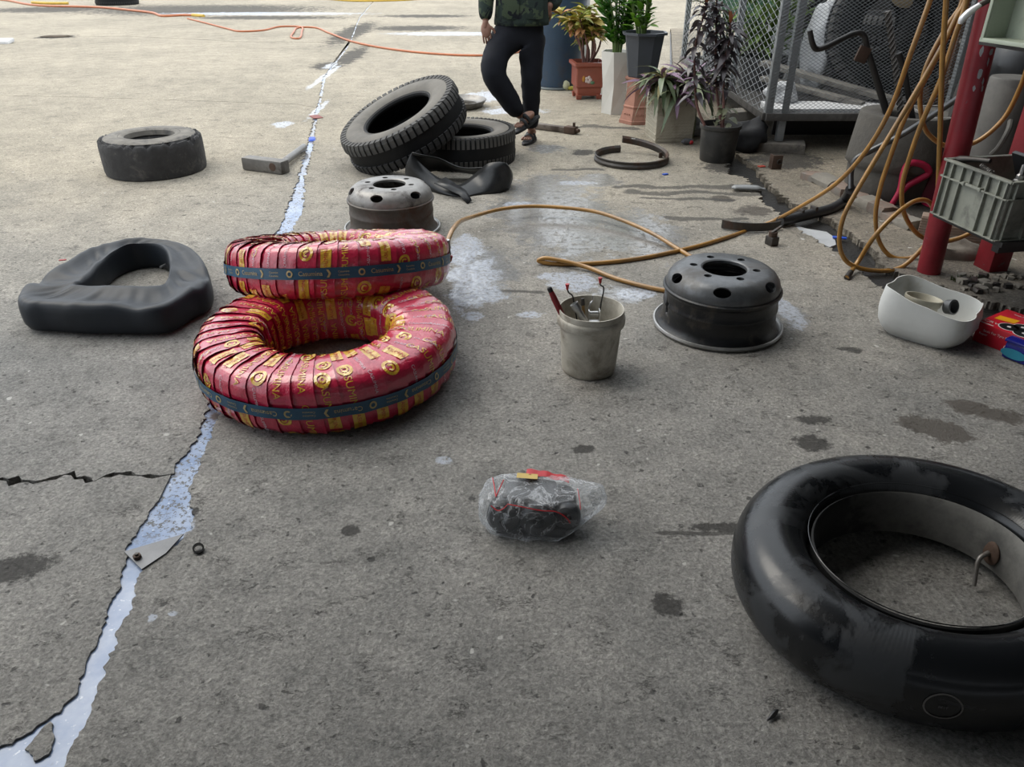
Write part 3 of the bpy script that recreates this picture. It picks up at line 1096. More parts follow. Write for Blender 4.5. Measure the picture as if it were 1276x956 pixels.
# ------------------------------------------------------------------ slack inner tube on the left
def loft_ring(sections, closed_profile=True):
    m, k = len(sections), len(sections[0])
    vs = [p for s in sections for p in s]
    fs = []
    for i in range(m):
        j = (i + 1) % m
        for q in range(k):
            p = (q + 1) % k
            fs.append([i * k + q, j * k + q, j * k + p, i * k + p])
    return vs, fs


out_px = [(20, 372), (24, 358), (50, 339), (85, 322), (115, 306), (150, 297), (190, 295), (222, 300), (246, 314), (260, 338), (256, 352), (236, 362),
          (200, 380), (150, 381), (95, 381), (55, 378), (30, 377)]
in_px = [(95, 352), (98, 349), (104, 346), (114, 338), (126, 325), (142, 311), (165, 302), (188, 301), (204, 309), (209, 322), (209, 333), (206, 343),
         (198, 351), (170, 354), (145, 353), (120, 352), (104, 352)]
HT = 0.150
ow = spline([G(*p, HT) for p in out_px], 8, True)
iw = spline([G(*p, HT) for p in in_px], 8, True)
secs = []
n = len(ow)
for i in range(n):
    o_, i_ = ow[i], iw[i]
    d = (i_ - o_)
    a = i / n * 2 * PI
    wob = mnoise.noise(Vector((math.cos(a) * 3, math.sin(a) * 3, 0.4)))
    wob2 = mnoise.noise(Vector((math.cos(a) * 9, math.sin(a) * 9, 2.4)))
    h = HT * (1 + 0.06 * wob)
    f = lambda t, z: Vector((o_.x + d.x * t, o_.y + d.y * t, z))
    dip = 0.018 + 0.016 * wob + 0.012 * wob2
    secs.append([f(0.05, 0.0), f(-0.01, 0.03), f(-0.02 + 0.01 * wob2, h * 0.55), f(0.0, h - 0.02), f(0.05, h - 0.004 + 0.008 * wob2), f(0.16, h + 0.004 * wob2),
                 f(0.36, h - dip), f(0.6, h - dip * 1.3), f(0.82, h - 0.012 + 0.01 * wob), f(0.94, h - 0.004), f(1.0, h - 0.02), f(1.02, h * 0.6),
                 f(0.98, 0.03), f(0.9, 0.0)])
vs, fs = loft_ring(secs)
cen = Vector((-1.72, 3.38, 0))
t = thing('inner_tube', 'slack bluish-black inner tube lying half deflated on the left', 'inner tube', cen)
b = MB().add([v - cen for v in vs], fs)
# pinched folds at the front right and the left
for (fx, fy, amp, sp, dr) in ((G(185, 372, HT).x, G(185, 372, HT).y, 0.028, 0.05, 0.8), (G(50, 345, HT).x, G(50, 345, HT).y, 0.03, 0.06, -0.5),
                             (G(240, 340, HT).x, G(240, 340, HT).y, 0.028, 0.05, 0.4), (G(58, 352, HT).x, G(58, 352, HT).y, -0.02, 0.05, 0)):
    for v in b.v:
        dx, dy = v.x + cen.x - fx, v.y + cen.y - fy
        c_, s_ = math.cos(dr), math.sin(dr)
        e = ((dx * c_ + dy * s_) / (sp * 2.4)) ** 2 + ((-dx * s_ + dy * c_) / sp) ** 2
        if v.z > 0.05:
            v.z -= amp * math.exp(-e) * (v.z / HT)
o = b.build('tube_body', M_TUBE, t, angle=80)
ss = o.modifiers.new('smooth', 'SUBSURF')
ss.levels = ss.render_levels = 1
MB().cyl(G(206, 330, 0.07) - cen, G(200, 333, 0.085) - cen, 0.006, n=8).build('valve', M_STEEL_BRIGHT, t)
MB().box((0.03, 0.014, 0.004), G(78, 324, 0.150) - cen, (0, 0, 0.2), 0.001).build('patch', mat('red_patch', (0.4, 0.02, 0.02), 0.5), t)
p = G(24, 392)  # clear plastic bottle cap on the floor
tag(MB().ball((0, 0, 0.006), 0.014, (1.3, 0.8, 0.5), 10).build('bottle_cap', mat('clear_grey_plastic', (0.4, 0.42, 0.4), 0.25), loc=p),
    'small pale plastic bottle cap lying against the left end of the slack tube', 'scrap')

# ------------------------------------------------------------------ big inflated inner tube, front right
M_TUBE2 = None


def big_tube_mat():
    m = bpy.data.materials.new('scuffed_tube_rubber')
    t = NT(m)
    n = t.noise(5.5, 6, 0.62, dist=0.6)
    k = t.ramp(n.outputs[0], 0.52, 0.58)
    n2 = t.noise(30, 4, 0.7)
    c = t.mix(t.math('MULTIPLY', k, 0.7, True), (0.005, 0.006, 0.0075), (0.034, 0.037, 0.041))
    c = t.mix(t.math('MULTIPLY', t.ramp(n2.outputs[0], 0.6, 0.75), 0.4, True), c, (0.05, 0.05, 0.052))
    t.l(c, t.bsdf.inputs['Base Color'])
    t.l(t.math('ADD', t.math('MULTIPLY', k, 0.16), 0.26), t.bsdf.inputs['Roughness'])
    # fine ribs that run round the section
    sep = t.n('ShaderNodeSeparateXYZ')
    t.l(t.tc.outputs['Object'], sep.inputs[0])
    ang = t.math('ARCTAN2', sep.outputs['Y'], sep.outputs['X'])
    rib = t.math('SINE', t.math('MULTIPLY', ang, 260.0))
    msk = t.ramp(t.noise(3.2, 2, 0.5).outputs[0], 0.45, 0.6)
    b1 = t.bump(t.math('MULTIPLY', rib, msk), 0.035, 0.002)
    t.l(t.bump(t.noise(22, 4, 0.6).outputs[0], 0.1, 0.004, b1), t.bsdf.inputs['Normal'])
    t.bsdf.inputs['Specular IOR Level'].default_value = 0.55
    return m


M_TUBE2 = big_tube_mat()
M_TALC = mat('talc_dusted_rubber', (0.15, 0.145, 0.135), 0.8, var=0.35, vscale=9, bump=0.25, bscale=50, dirt=(0.03, 0.03, 0.03), dscale=7, dlo=0.55, dhi=0.68)


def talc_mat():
    m = bpy.data.materials.new('talc_to_black_rubber')
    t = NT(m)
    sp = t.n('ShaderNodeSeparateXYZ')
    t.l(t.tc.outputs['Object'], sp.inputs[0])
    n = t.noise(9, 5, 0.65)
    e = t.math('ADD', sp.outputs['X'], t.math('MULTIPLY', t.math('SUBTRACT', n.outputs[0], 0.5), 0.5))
    c = t.mix(t.ramp(e, -0.04, 0.10), (0.008, 0.0085, 0.0095), t.mix(t.ramp(n.outputs[0], 0.4, 0.62), (0.17, 0.165, 0.15), (0.09, 0.088, 0.082)))  # talc grey on the right, near black towards the left
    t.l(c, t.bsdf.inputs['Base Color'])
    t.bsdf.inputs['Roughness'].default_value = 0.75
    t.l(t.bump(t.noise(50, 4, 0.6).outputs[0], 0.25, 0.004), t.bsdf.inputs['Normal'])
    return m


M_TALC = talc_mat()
BT = Vector((1.012, 1.425, 0))
t = thing('inner_tube', 'big shiny black inflated inner tube in the right foreground', 'inner tube', BT, 0.18)
t.scale = (1.07, 0.965, 1.0)
BTX = 1.0
bt_in = [(0.243, 0.056), (0.240, 0.10), (0.243, 0.145)]
sec = []
n = 40
Rm, rx, rzz = 0.340, 0.088, 0.104
prof = []
for i in range(n):
    a = 2 * PI * i / n
    c_, s_ = math.cos(a), math.sin(a)
    k = (abs(c_) ** 2.3 + abs(s_) ** 2.3) ** (-1 / 2.3)
    r = Rm + rx * c_ * k
    z = rzz + rzz * s_ * k
    if c_ < 0:
        r = Rm + rx * 0.97 * c_ * k
    prof.append((r, z))
b = MB().lathe(prof, 120, closed=True)
b.build('tube_body', M_TUBE2, t, angle=80)
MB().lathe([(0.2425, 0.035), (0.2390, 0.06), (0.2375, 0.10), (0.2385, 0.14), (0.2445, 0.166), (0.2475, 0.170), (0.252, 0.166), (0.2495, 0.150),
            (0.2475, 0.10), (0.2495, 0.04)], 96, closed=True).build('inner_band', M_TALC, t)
# mould seams
sm = MB()
for (r, z) in ((0.262, 0.1885), (0.372, 0.1955)):
    sm.tube([(r * math.cos(2 * PI * i / 90), r * math.sin(2 * PI * i / 90), z) for i in range(90)], 0.0015, n=5, closed=True, smooth=0)
sm.build('mould_seam', M_TUBE2, t)
a = math.radians(12)
va = Vector((math.cos(a), math.sin(a), 0))
MB().tube([va * 0.242 + Vector((0, 0, 0.085)), va * 0.225 + Vector((0, 0, 0.085)), va * 0.205 + Vector((0, 0, 0.075)), va * 0.185 + Vector((0.0, -0.03, 0.015))],
          [0.008, 0.007, 0.006, 0.005], n=10).build('valve_stem', M_STEEL_GREY, t)
MB().ball(va * 0.2385 + Vector((0, 0, 0.085)), 0.03, (0.25, 1, 1.2), 14).build('valve_base', M_RUST, t)

pq = G(1177, 878, 0.085) - BT
pa = math.atan2(pq.y, pq.x) - 0.18
pn = Vector((math.cos(pa), math.sin(pa), -0.10)).normalized()
pc_unused = Vector((math.cos(pa) * 0.4262, math.sin(pa) * 0.4262, 0.086))
b = MB()


def bt_wrap(x, y, o):
    """a point on the outer wall, x along it and y up it"""
    z = 0.118 + y
    q = max(-1, min(1, (z - rzz) / rzz))
    r = Rm + rx * (1 - abs(q) ** 2.3) ** (1 / 2.3) + o
    aa = pa + x / r
    return Vector((r * math.cos(aa), r * math.sin(aa), z))


vs = [bt_wrap(0.036 * k * math.cos(2 * PI * i / 28), 0.034 * k * math.sin(2 * PI * i / 28), 0.0015) for k in (0.9, 1.0) for i in range(28)]
fs = [[i, (i + 1) % 28, 28 + (i + 1) % 28, 28 + i] for i in range(28)]
b.add(vs, fs)
b.build('patch', mat('patch_rim', (0.16, 0.15, 0.14), 0.6), t)
V, F = text_mesh('BEST', 0)
MB().add([bt_wrap(v.x * 0.006, v.y * 0.006, 0.002) for v in V], F).build('lettering', mat('patch_print', (0.14, 0.14, 0.14), 0.6), t, smooth=False)

# ------------------------------------------------------------------ bucket of tools
M_BUCKET = mat('grimy_white_plastic', (0.60, 0.57, 0.49), 0.5, var=0.12, vscale=6, bump=0.12, bscale=40, dirt=(0.17, 0.14, 0.10), dscale=7, dlo=0.42, dhi=0.72, drough=0.7)
M_RED_H = mat('red_handle', (0.22, 0.018, 0.022), 0.4, bump=0.1)
M_BRASS = mat('brass', (0.35, 0.22, 0.09), 0.4, metal=0.7)
BK = Vector((0.302, 2.668, 0))
t = thing('bucket', 'grimy off-white plastic bucket holding tools on the concrete floor', 'bucket', BK)
pr = [(0.0, 0.0), (0.100, 0.0), (0.104, 0.004), (0.107, 0.02), (0.118, 0.195), (0.120, 0.196), (0.121, 0.20), (0.128, 0.201), (0.130, 0.206), (0.1305, 0.228),
      (0.128, 0.234), (0.1235, 0.237), (0.1245, 0.258), (0.1235, 0.2605), (0.120, 0.2605), (0.119, 0.258), (0.1175, 0.22), (0.103, 0.012), (0.0, 0.010)]
MB().lathe(pr, 56).build('bucket_body', M_BUCKET, t, angle=35)
MB().lathe([(0.0, 0.012), (0.105, 0.012), (0.105, 0.045), (0.0, 0.05)], 32).build('grease', mat('grease', (0.05, 0.04, 0.03), 0.5), t)


def tool(name, label, cat, pts, r, m, n=8, parts=(), smooth=4):
    o = thing(name, label, cat, BK)
    MB().tube([Vector(p) for p in pts], r, n=n, smooth=smooth).build(parts[0] if parts else 'shaft', m, o)
    return o


bpx = lambda x, y, dy=0.0: PY(x, y, BK.y + dy) - BK
# red handled screwdriver leaning on the left rim
a0, a1 = bpx(700, 392, -0.01), bpx(684, 358, 0.02)
d = (a1 - a0).normalized()
o = thing('screwdriver', 'red handled screwdriver leaning over the left rim of the bucket', 'screwdriver', BK)
MB().tube([a0 - d * 0.02, a0, a0 + d * 0.03, a0 + d * 0.07, a1 - d * 0.02], [0.008, 0.011, 0.012, 0.012, 0.010], n=10).build('handle', M_RED_H, o)
MB().tube([a1 - d * 0.022, a1 - d * 0.005, a1], [0.0095, 0.010, 0.007], n=10).build('handle_cap', M_BLACK, o)
MB().cyl(a0 - d * 0.015, a0 - d * 0.13, 0.004, n=8).build('shaft', M_STEEL_BRIGHT, o)
# two wire keys with small red tips
for (x0, y0, x1, y1, x2, y2, dy, lab) in ((719, 400, 713, 368, 707, 357, -0.02, 'thin black wire key with red tip, left one in the bucket'),
                                       (746, 398, 752, 358, 748, 349, 0.03, 'taller thin black wire key with red tip, right one in the bucket')):
    o = thing('wire_key', lab, 'hand tool', BK, 0, None)
    p = [bpx(x0, y0, dy) - Vector((0, 0, 0.10)), bpx(x0, y0, dy), bpx((x0 + x1) / 2, (y0 + y1) / 2, dy), bpx(x1, y1, dy), bpx(x1 - 4, y1 - 3, dy), bpx(x2, y2 + 3, dy), bpx(x2, y2, dy)]
    MB().tube(p, 0.0028, n=6, smooth=4).build('shaft', M_BLACK, o)
    MB().tube([bpx(x2, y2 + 4, dy), bpx(x2, y2 - 3, dy)], [0.004, 0.008], n=8, smooth=0).build('red_tip', mat('red_cap', (0.45, 0.02, 0.025), 0.4), o)
# short open pipe
p0, p1 = bpx(730, 402, -0.075), bpx(717, 381, -0.06)
d = (p1 - p0).normalized()
o = thing('socket_pipe', 'short grey open-ended pipe leaning in the middle of the bucket', 'pipe', BK)
ax = d.to_track_quat('Z', 'Y').to_matrix().to_4x4()
MB().lathe([(0.0115, -0.07), (0.0125, 0.05), (0.0165, 0.06), (0.0165, 0.085), (0.0115, 0.085), (0.0105, -0.07)], 18, closed=True, M=Matrix.Translation(p0) @ ax).build('pipe', M_STEEL_BRIGHT, o)
# brass rod
o = thing('brass_rod', 'brown brass rod standing upright in the bucket', 'rod', BK)
p0, p1 = bpx(728, 400, 0.01), bpx(726, 372, 0.03)
MB().tube([p0 - Vector((0, 0, 0.1)), p0, p0 + (p1 - p0) * 0.7], [0.006] * 3, n=8, smooth=0).build('shaft', M_BRASS, o)
MB().tube([p0 + (p1 - p0) * 0.7, p1], [0.0075, 0.0075], n=8, smooth=0).build('ferrule', M_STEEL_DARK, o)
# wire hook
o = thing('wire_hook', 'bent bright wire hook sticking up near the back of the bucket', 'hook', BK)
MB().tube([bpx(734, 398, 0.05), bpx(734, 384, 0.05), bpx(736, 378, 0.05), bpx(739, 374, 0.05), bpx(739, 368, 0.05)], 0.0035, n=6).build('shaft', M_STEEL_BRIGHT, o)
# roller
o = thing('stitching_roller', 'small bright steel roller in a fork standing in the bucket', 'roller', BK)
c = bpx(740, 391, 0.0)
MB().cyl(c + Vector((-0.016, 0, 0)), c + Vector((0.016, 0, 0)), 0.010, n=16).build('roller', M_STEEL_BRIGHT, o)
MB().box((0.004, 0.02, 0.045), c + Vector((-0.019, 0, -0.008)), bev=0.001).box((0.004, 0.03, 0.05), c + Vector((0.021, 0, -0.008)), bev=0.001).box(
    (0.044, 0.02, 0.005), c + Vector((0.001, 0, -0.031)), bev=0.001).build('fork', M_STEEL_BRIGHT, o)
MB().cyl(c + Vector((0, 0, -0.03)), c + Vector((0, 0, -0.14)), 0.005, n=8).build('shaft', M_STEEL_DARK, o)

# ------------------------------------------------------------------ clear bag with black rubber parts
BG = G(668, 664)
BG = Vector((BG.x + 0.0, BG.y + 0.035, 0))
t = thing('plastic_bag', 'clear plastic bag of black rubber parts with red print', 'bag', BG, -0.10)
M_PART = mat('moulded_black_rubber', (0.006, 0.007, 0.009), 0.42, bump=0.15, bscale=40)
hx = 0.165
# contents: two rows of bored rubber bushes and a bracket
for (x, y, z, r, h, tl) in ((-0.085, -0.03, 0.058, 0.052, 0.06, 1.35), (0.01, -0.035, 0.058, 0.052, 0.06, 1.45), (0.088, -0.015, 0.055, 0.040, 0.05, 1.25),
                            (-0.02, 0.05, 0.055, 0.05, 0.06, 1.5), (0.07, 0.05, 0.055, 0.045, 0.06, 1.5)):
    M = Matrix.Translation((x, y, z)) @ Matrix.Rotation(tl, 4, 'X')
    MB().lathe([(r * 0.35, -h / 2), (r * 0.8, -h / 2), (r, -h * 0.3), (r, h * 0.3), (r * 0.8, h / 2), (r * 0.35, h / 2)], 26, closed=True, M=M).build('rubber_bush', M_PART, t)
MB().box((0.20, 0.12, 0.03), (-0.01, 0.0, 0.022), (0, 0, 0), 0.006).build('rubber_base', M_PART, t)
MB().box((0.15, 0.09, 0.025), (-0.02, 0.02, 0.105), (0.1, 0.03, 0), 0.01).build('rubber_block', M_PART, t)


def film_mat():
    m = bpy.data.materials.new('clear_crinkled_film')
    t = NT(m)
    n = t.noise(13, 5, 0.6, dist=1.2)
    rid = t.math('ABSOLUTE', t.math('SUBTRACT', n.outputs[0], 0.5))
    k = t.ramp(rid, 0.035, 0.0)
    tr = t.n('ShaderNodeBsdfTransparent')
    tr.inputs[0].default_value = (0.93, 0.95, 0.97, 1)
    b = t.bsdf
    b.inputs['Base Color'].default_value = (0.80, 0.83, 0.87, 1)
    b.inputs['Roughness'].default_value = 0.16
    b.inputs['Specular IOR Level'].default_value = 0.8
    t.l(t.bump(n.outputs[0], 0.9, 0.02), b.inputs['Normal'])
    mx = t.n('ShaderNodeMixShader')
    lw = t.n('ShaderNodeLayerWeight')
    lw.inputs['Blend'].default_value = 0.35
    f = t.math('ADD', t.math('MULTIPLY', k, 0.26), t.math('MULTIPLY', lw.outputs['Facing'], 0.34))
    f = t.math('ADD', f, 0.05, True)
    t.l(f, mx.inputs[0])
    t.l(tr.outputs[0], mx.inputs[1])
    t.l(b.outputs[0], mx.inputs[2])
    t.l(mx.outputs[0], t.out.inputs[0])
    return m


M_FILM = film_mat()
vs, fs = [], []
nu, nv = 44, 28
for i in range(nu):
    for j in range(nv + 1):
        a = 2 * PI * i / nu
        ph = PI * j / nv
        c_, s_ = math.cos(a), math.sin(a)
        sz = math.sin(ph)
        k = (abs(c_) ** 3 + abs(s_) ** 3) ** (-1 / 3)
        x = 0.162 * c_ * k * sz ** 0.4
        y = 0.095 * s_ * k * sz ** 0.4
        cz = math.cos(ph)
        z = 0.066 + 0.066 * (abs(cz) ** 0.6) * (1 if cz > 0 else -1)
        # the right end runs up to a pinched ear, the left is puffed up
        if x > 0.07:
            e = (x - 0.07) / 0.092
            z = z * (1 - 0.38 * e) + 0.062 * e
            y = y * (1 - 0.45 * e) + 0.02 * e
            x += 0.035 * e
        w = mnoise.noise(Vector((x * 26, y * 26, z * 26))) * 0.009 + mnoise.noise(Vector((x * 60, y * 60, z * 60))) * 0.004
        d = Vector((x, y, z - 0.07)).normalized()
        vs.append(Vector((x, y, max(0.001, z))) + d * w)
for i in range(nu):
    q = (i + 1) % nu
    for j in range(nv):
        fs.append([i * (nv + 1) + j, i * (nv + 1) + j + 1, q * (nv + 1) + j + 1, q * (nv + 1) + j])
b = MB().add(vs, fs)
for v in b.v:
    v.z = max(v.z, 0.0015)
film = b.build('clear_film', M_FILM, t, angle=75, weld=0.0005)
# red printed label and red print lines on the film
M_LAB = mat('red_label', (0.55, 0.02, 0.03), 0.4, bump=0.2)
lbv, lbf = [], []
for i in range(11):
    for j in range(3):
        x = -0.035 + 0.125 * i / 10
        lbv.append((x, 0.055 + 0.022 * j - 0.0 * x, 0.136 - 0.02 * max(0, x) / 0.1 + 0.003 * math.sin(i * 1.7) - 0.006 * j))
for i in range(10):
    for j in range(2):
        lbf.append([i * 3 + j, i * 3 + j + 1, i * 3 + j + 4, i * 3 + j + 3])
MB().add(lbv, lbf).build('red_label', M_LAB, t)
ln = MB()
for pts in ([(-0.128, 0.03, 0.148), (-0.118, -0.01, 0.147), (-0.110, -0.045, 0.138)], [(-0.095, 0.02, 0.15), (-0.11, -0.045, 0.138)],
            [(-0.075, -0.075, 0.14), (-0.03, -0.085, 0.141), (0.02, -0.088, 0.135), (0.06, -0.083, 0.13), (0.09, -0.085, 0.11), (0.10, -0.088, 0.095)],
            [(-0.12, -0.075, 0.13), (-0.10, -0.085, 0.122), (-0.085, -0.085, 0.13), (-0.075, -0.08, 0.14)],
            [(0.115, 0.02, 0.135), (0.122, -0.02, 0.128), (0.126, -0.05, 0.115)]):
    ln.tube([Vector((p[0], p[1], p[2] * 0.93)) for p in pts], 0.0016, n=5, smooth=4)
ln.build('red_print', M_LAB, film)
MB().add([(x, y, z) for x, y, z in ((-0.06, 0.035, 0.139), (0.0, 0.035, 0.138), (0.0, 0.06, 0.137), (-0.06, 0.06, 0.138))], [[0, 1, 2, 3]]).build(
    'yellow_print', mat('yellow_label', (0.6, 0.42, 0.08), 0.4), film)

# ------------------------------------------------------------------ cut-open white jerrycan with two small things in it
M_JUG = mat('translucent_white_plastic', (0.74, 0.755, 0.74), 0.42, var=0.06, vscale=6, bump=0.15, bscale=30, dirt=(0.55, 0.52, 0.42), dscale=4, dlo=0.56, dhi=0.75, sss=0.08)
JG = Vector((1.775, 2.985, 0))
t = thing('cut_jerrycan', 'cut-open white plastic jerrycan bottom standing beside the red box', 'container', JG, 0.0)
n = 72


def jug_pt(a, z, inset=0.0):
    c_, s_ = math.cos(a + 0.75), math.sin(a + 0.75)
    k = (abs(c_) ** 4.2 + abs(s_) ** 4.2) ** (-1 / 4.2)
    sc = 1.0
    if z < 0.06:
        sc = 0.80 + 0.20 * math.sin(min(1, z / 0.06) * PI / 2)
    ax, ay = (0.172 - inset) * sc, (0.150 - inset) * sc
    ax += 0.012 * math.sin(z / 0.2 * PI) + 0.01 * mnoise.noise(Vector((c_ * 2.5, s_ * 2.5, z * 9)))
    x, y = ax * c_ * k, ay * s_ * k
    r = 0.75
    return Vector((x * math.cos(-r) - y * math.sin(-r), x * math.sin(-r) + y * math.cos(-r), z))


def rim_h(a):
    # left and back stand high, the front is cut low, the right corner comes up again
    h = 0.168 + 0.026 * math.cos(a - 2.5) + 0.004 * math.sin(5 * a)
    return h + 0.020 * math.exp(-((a - 3.3) / 0.35) ** 2) + 0.014 * math.exp(-((a - 6.0) / 0.4) ** 2)


zs = [0, 0.004, 0.015, 0.03, 0.06, 0.1, 0.14, 1.0]
vs, fs = [], []
for i in range(n):
    a = 2 * PI * i / n
    h = rim_h(a)
    for z in zs:
        zz = h if z == 1.0 else min(z, h)
        vs.append(jug_pt(a, zz))
    for z in zs[::-1]:
        zz = h if z == 1.0 else min(max(z, 0.006), h)
        vs.append(jug_pt(a, zz, 0.004))
k = len(zs) * 2
for i in range(n):
    j = (i + 1) % n
    for q in range(k - 1):
        fs.append([i * k + q, j * k + q, j * k + q + 1, i * k + q + 1])
fs.append([i * k for i in range(n)])
fs.append([i * k + k - 1 for i in range(n)][::-1])
MB().add(vs, fs).build('container_body', M_JUG, t, angle=50)
o = thing('plastic_tub', 'small cream plastic tub with a rim inside the cut jerrycan', 'tub', JG + Vector((-0.045, 0.01, 0.008)))
o.rotation_euler = (math.radians(-6), math.radians(8), 0)
MB().lathe([(0, 0), (0.060, 0.0), (0.066, 0.12), (0.072, 0.122), (0.073, 0.134), (0.075, 0.138), (0.075, 0.150), (0.070, 0.150), (0.066, 0.14), (0.058, 0.01), (0, 0.008)], 40).build(
    'tub_body', mat('cream_plastic', (0.50, 0.47, 0.38), 0.5), o)
o = thing('pipe_fitting', 'dark grey plastic pipe cap lying inside the cut jerrycan', 'cap', JG + Vector((0.062, -0.03, 0.135)))
o.rotation_euler = (math.radians(70), math.radians(-12), 0.5)
MB().lathe([(0, -0.02), (0.020, -0.02), (0.030, -0.012), (0.032, 0.02), (0.026, 0.022), (0.022, -0.01), (0, -0.012)], 28).build('cap_body', mat('grey_pipe_plastic', (0.09, 0.095, 0.10), 0.45), o)

# ------------------------------------------------------------------ the red card box and blue tub at the right edge
A, B_ = G(1211, 424), G(1263, 444)
dx = (B_ - A).normalized()
ang = math.atan2(dx.y, dx.x)
bl = (B_ - A).length
t = thing('card_box', 'red card box with three black discs printed on its lid', 'box', A, ang)
M_REDBOX = mat('red_card', (0.55, 0.012, 0.03), 0.35, var=0.08, bump=0.05, coat=0.3)
BH, BD = 0.088, 0.23
bb = MB()
bb.box((bl + 0.04, BD, BH), ((bl + 0.04) / 2, BD / 2, BH / 2), bev=0.004)
bb.build('box_body', M_REDBOX, t)
M_W = mat('white_print', (0.75, 0.72, 0.72), 0.4, bump=0)
M_K = mat('black_print', (0.012, 0.014, 0.016), 0.3, bump=0)
top = BH + 0.0006


def flat(poly, z=top):
    return [(x, y, z) for x, y in poly], [list(range(len(poly)))]


d = MB()
for (x, y, r) in ((0.10, 0.052, 0.036), (0.165, 0.040, 0.037), (0.135, 0.092, 0.034)):
    for rr_, zz in ((r + 0.004, top), (r, top + 0.0005), (0.008, top + 0.001)):
        d.cur = 0 if rr_ != r else 1
        d.add([(x + rr_ * math.cos(2 * PI * i / 28), y + rr_ * math.sin(2 * PI * i / 28), zz) for i in range(28)], [list(range(28))])
d.cur = 0
d.add(*flat([(0.0, 0.004), (0.06, 0.004), (0.06, 0.012), (0.0, 0.012)]))
d.add(*flat([(0.19, 0.004), (0.24, 0.004), (0.24, 0.012), (0.19, 0.012)]))
d.add(*flat([(0.20, 0.13), (0.25, 0.13), (0.25, 0.155), (0.20, 0.155)]))
V, F = text_mesh('CRV', 0)
d.add([(0.034 + v.x * 0.022, 0.040 + v.y * 0.022, top) for v in V], F)
V, F = text_mesh('Seals For Tyre Repair', 0)
d.add([(0.115 + v.x * 0.011, 0.195 + v.y * 0.011, top) for v in V], F)
d.add([(0.095 + v.x * 0.0105, -0.0008, 0.060 + v.y * 0.0105) for v in V], F)
V, F = text_mesh('Repair', 0)
d.add([(0.035 + v.x * 0.0095, -0.0008, 0.044 + v.y * 0.0095) for v in V], F)
V, F = text_mesh('CNP-4', 0)
d.add([(0.160 + v.x * 0.018, -0.0008, 0.022 + v.y * 0.018) for v in V], F)
d.build('print', [M_W, M_K], t, smooth=False)
MB().add(*flat([(0.02, 0.085), (0.095, 0.10), (0.095, 0.15), (0.02, 0.135)], top + 0.0003)).build('yellow_sticker', mat('yellow_sticker', (0.75, 0.36, 0.01), 0.4, bump=0), t, smooth=False)

p = G(1262, 452)
t = thing('blue_tub', 'glossy dark blue plastic tub partly seen in front of the red box', 'tub', p + Vector((0.055, 0.05, 0)), ang)
M_BLUE = mat('dark_blue_plastic', (0.012, 0.016, 0.20), 0.22, var=0.1, bump=0.03, coat=0.4)
MB().box((0.15, 0.13, 0.078), (0.03, 0.0, 0.039), bev=0.014, taper=0.97).build('tub_body', M_BLUE, t)
MB().box((0.156, 0.136, 0.012), (0.03, 0.0, 0.077), bev=0.005).build('lid', M_BLUE, t)
MB().lathe([(0.0, 0), (0.05, 0), (0.05, 0.0008), (0, 0.0008)], 24, M=Matrix.Translation((0.0, -0.0658, 0.03)) @ Matrix.Rotation(PI / 2, 4, 'X') @ Matrix.Diagonal((1.0, 0.4, 1, 1))).build(
    'teal_print', mat('teal_print', (0.03, 0.24, 0.35), 0.3, bump=0), t)

# ------------------------------------------------------------------ twisted rubber flap between the tyres and the rim
M_FLAP = mat('black_flap_rubber', (0.010, 0.011, 0.012), 0.36, var=0.3, vscale=6, bump=0.15, bscale=30, dirt=(0.03, 0.031, 0.033), dscale=5, dlo=0.5, dhi=0.7, spec=0.4)
FC = G(570, 240)
t = thing('rubber_flap', 'twisted black rubber rim flap lying crumpled in front of the stacked tyres', 'rubber flap', FC)
# (bottom px, bottom z) -> (top px, top z) round the loop: front wall left to right, then the back wall
loopd = [((508, 228), 0.0, (513, 190), 0.24), ((530, 236), 0.0, (528, 207), 0.15), ((552, 243), 0.0, (548, 222), 0.08), ((576, 246), 0.0, (572, 230), 0.05),
         ((600, 243), 0.0, (592, 216), 0.10), ((622, 241), 0.0, (610, 203), 0.19), ((634, 236), 0.0, (630, 203), 0.20), ((633, 226), 0.01, (628, 205), 0.16),
         ((610, 220), 0.02, (604, 208), 0.13), ((580, 215), 0.04, (574, 208), 0.12), ((550, 212), 0.06, (548, 197), 0.17), ((525, 216), 0.03, (524, 192), 0.23)]
ra = spline([G(b_[0], b_[1], z) - FC for b_, z, _, _ in loopd], 6, True)
rb_ = spline([G(q[0], q[1], z) - FC for _, _, q, z in loopd], 6, True)
vs, fs = [], []
m = 7
nn = len(ra)
for i in range(nn):
    for j in range(m):
        f = j / (m - 1)
        p = ra[i].lerp(rb_[i], f)
        bl_ = math.sin(f * PI) * 0.03
        tang = (ra[(i + 1) % nn] - ra[i - 1]).normalized()
        nr = Vector((tang.y, -tang.x, 0))
        p = p + nr * bl_
        p.z = max(p.z, 0.001)
        vs.append(p)
for i in range(nn):
    q = (i + 1) % nn
    for j in range(m - 1):
        fs.append([i * m + j, q * m + j, q * m + j + 1, i * m + j + 1])
o = MB().add(vs, fs).build('flap_band', M_FLAP, t, angle=80)
sd = o.modifiers.new('thickness', 'SOLIDIFY')
sd.thickness = 0.007
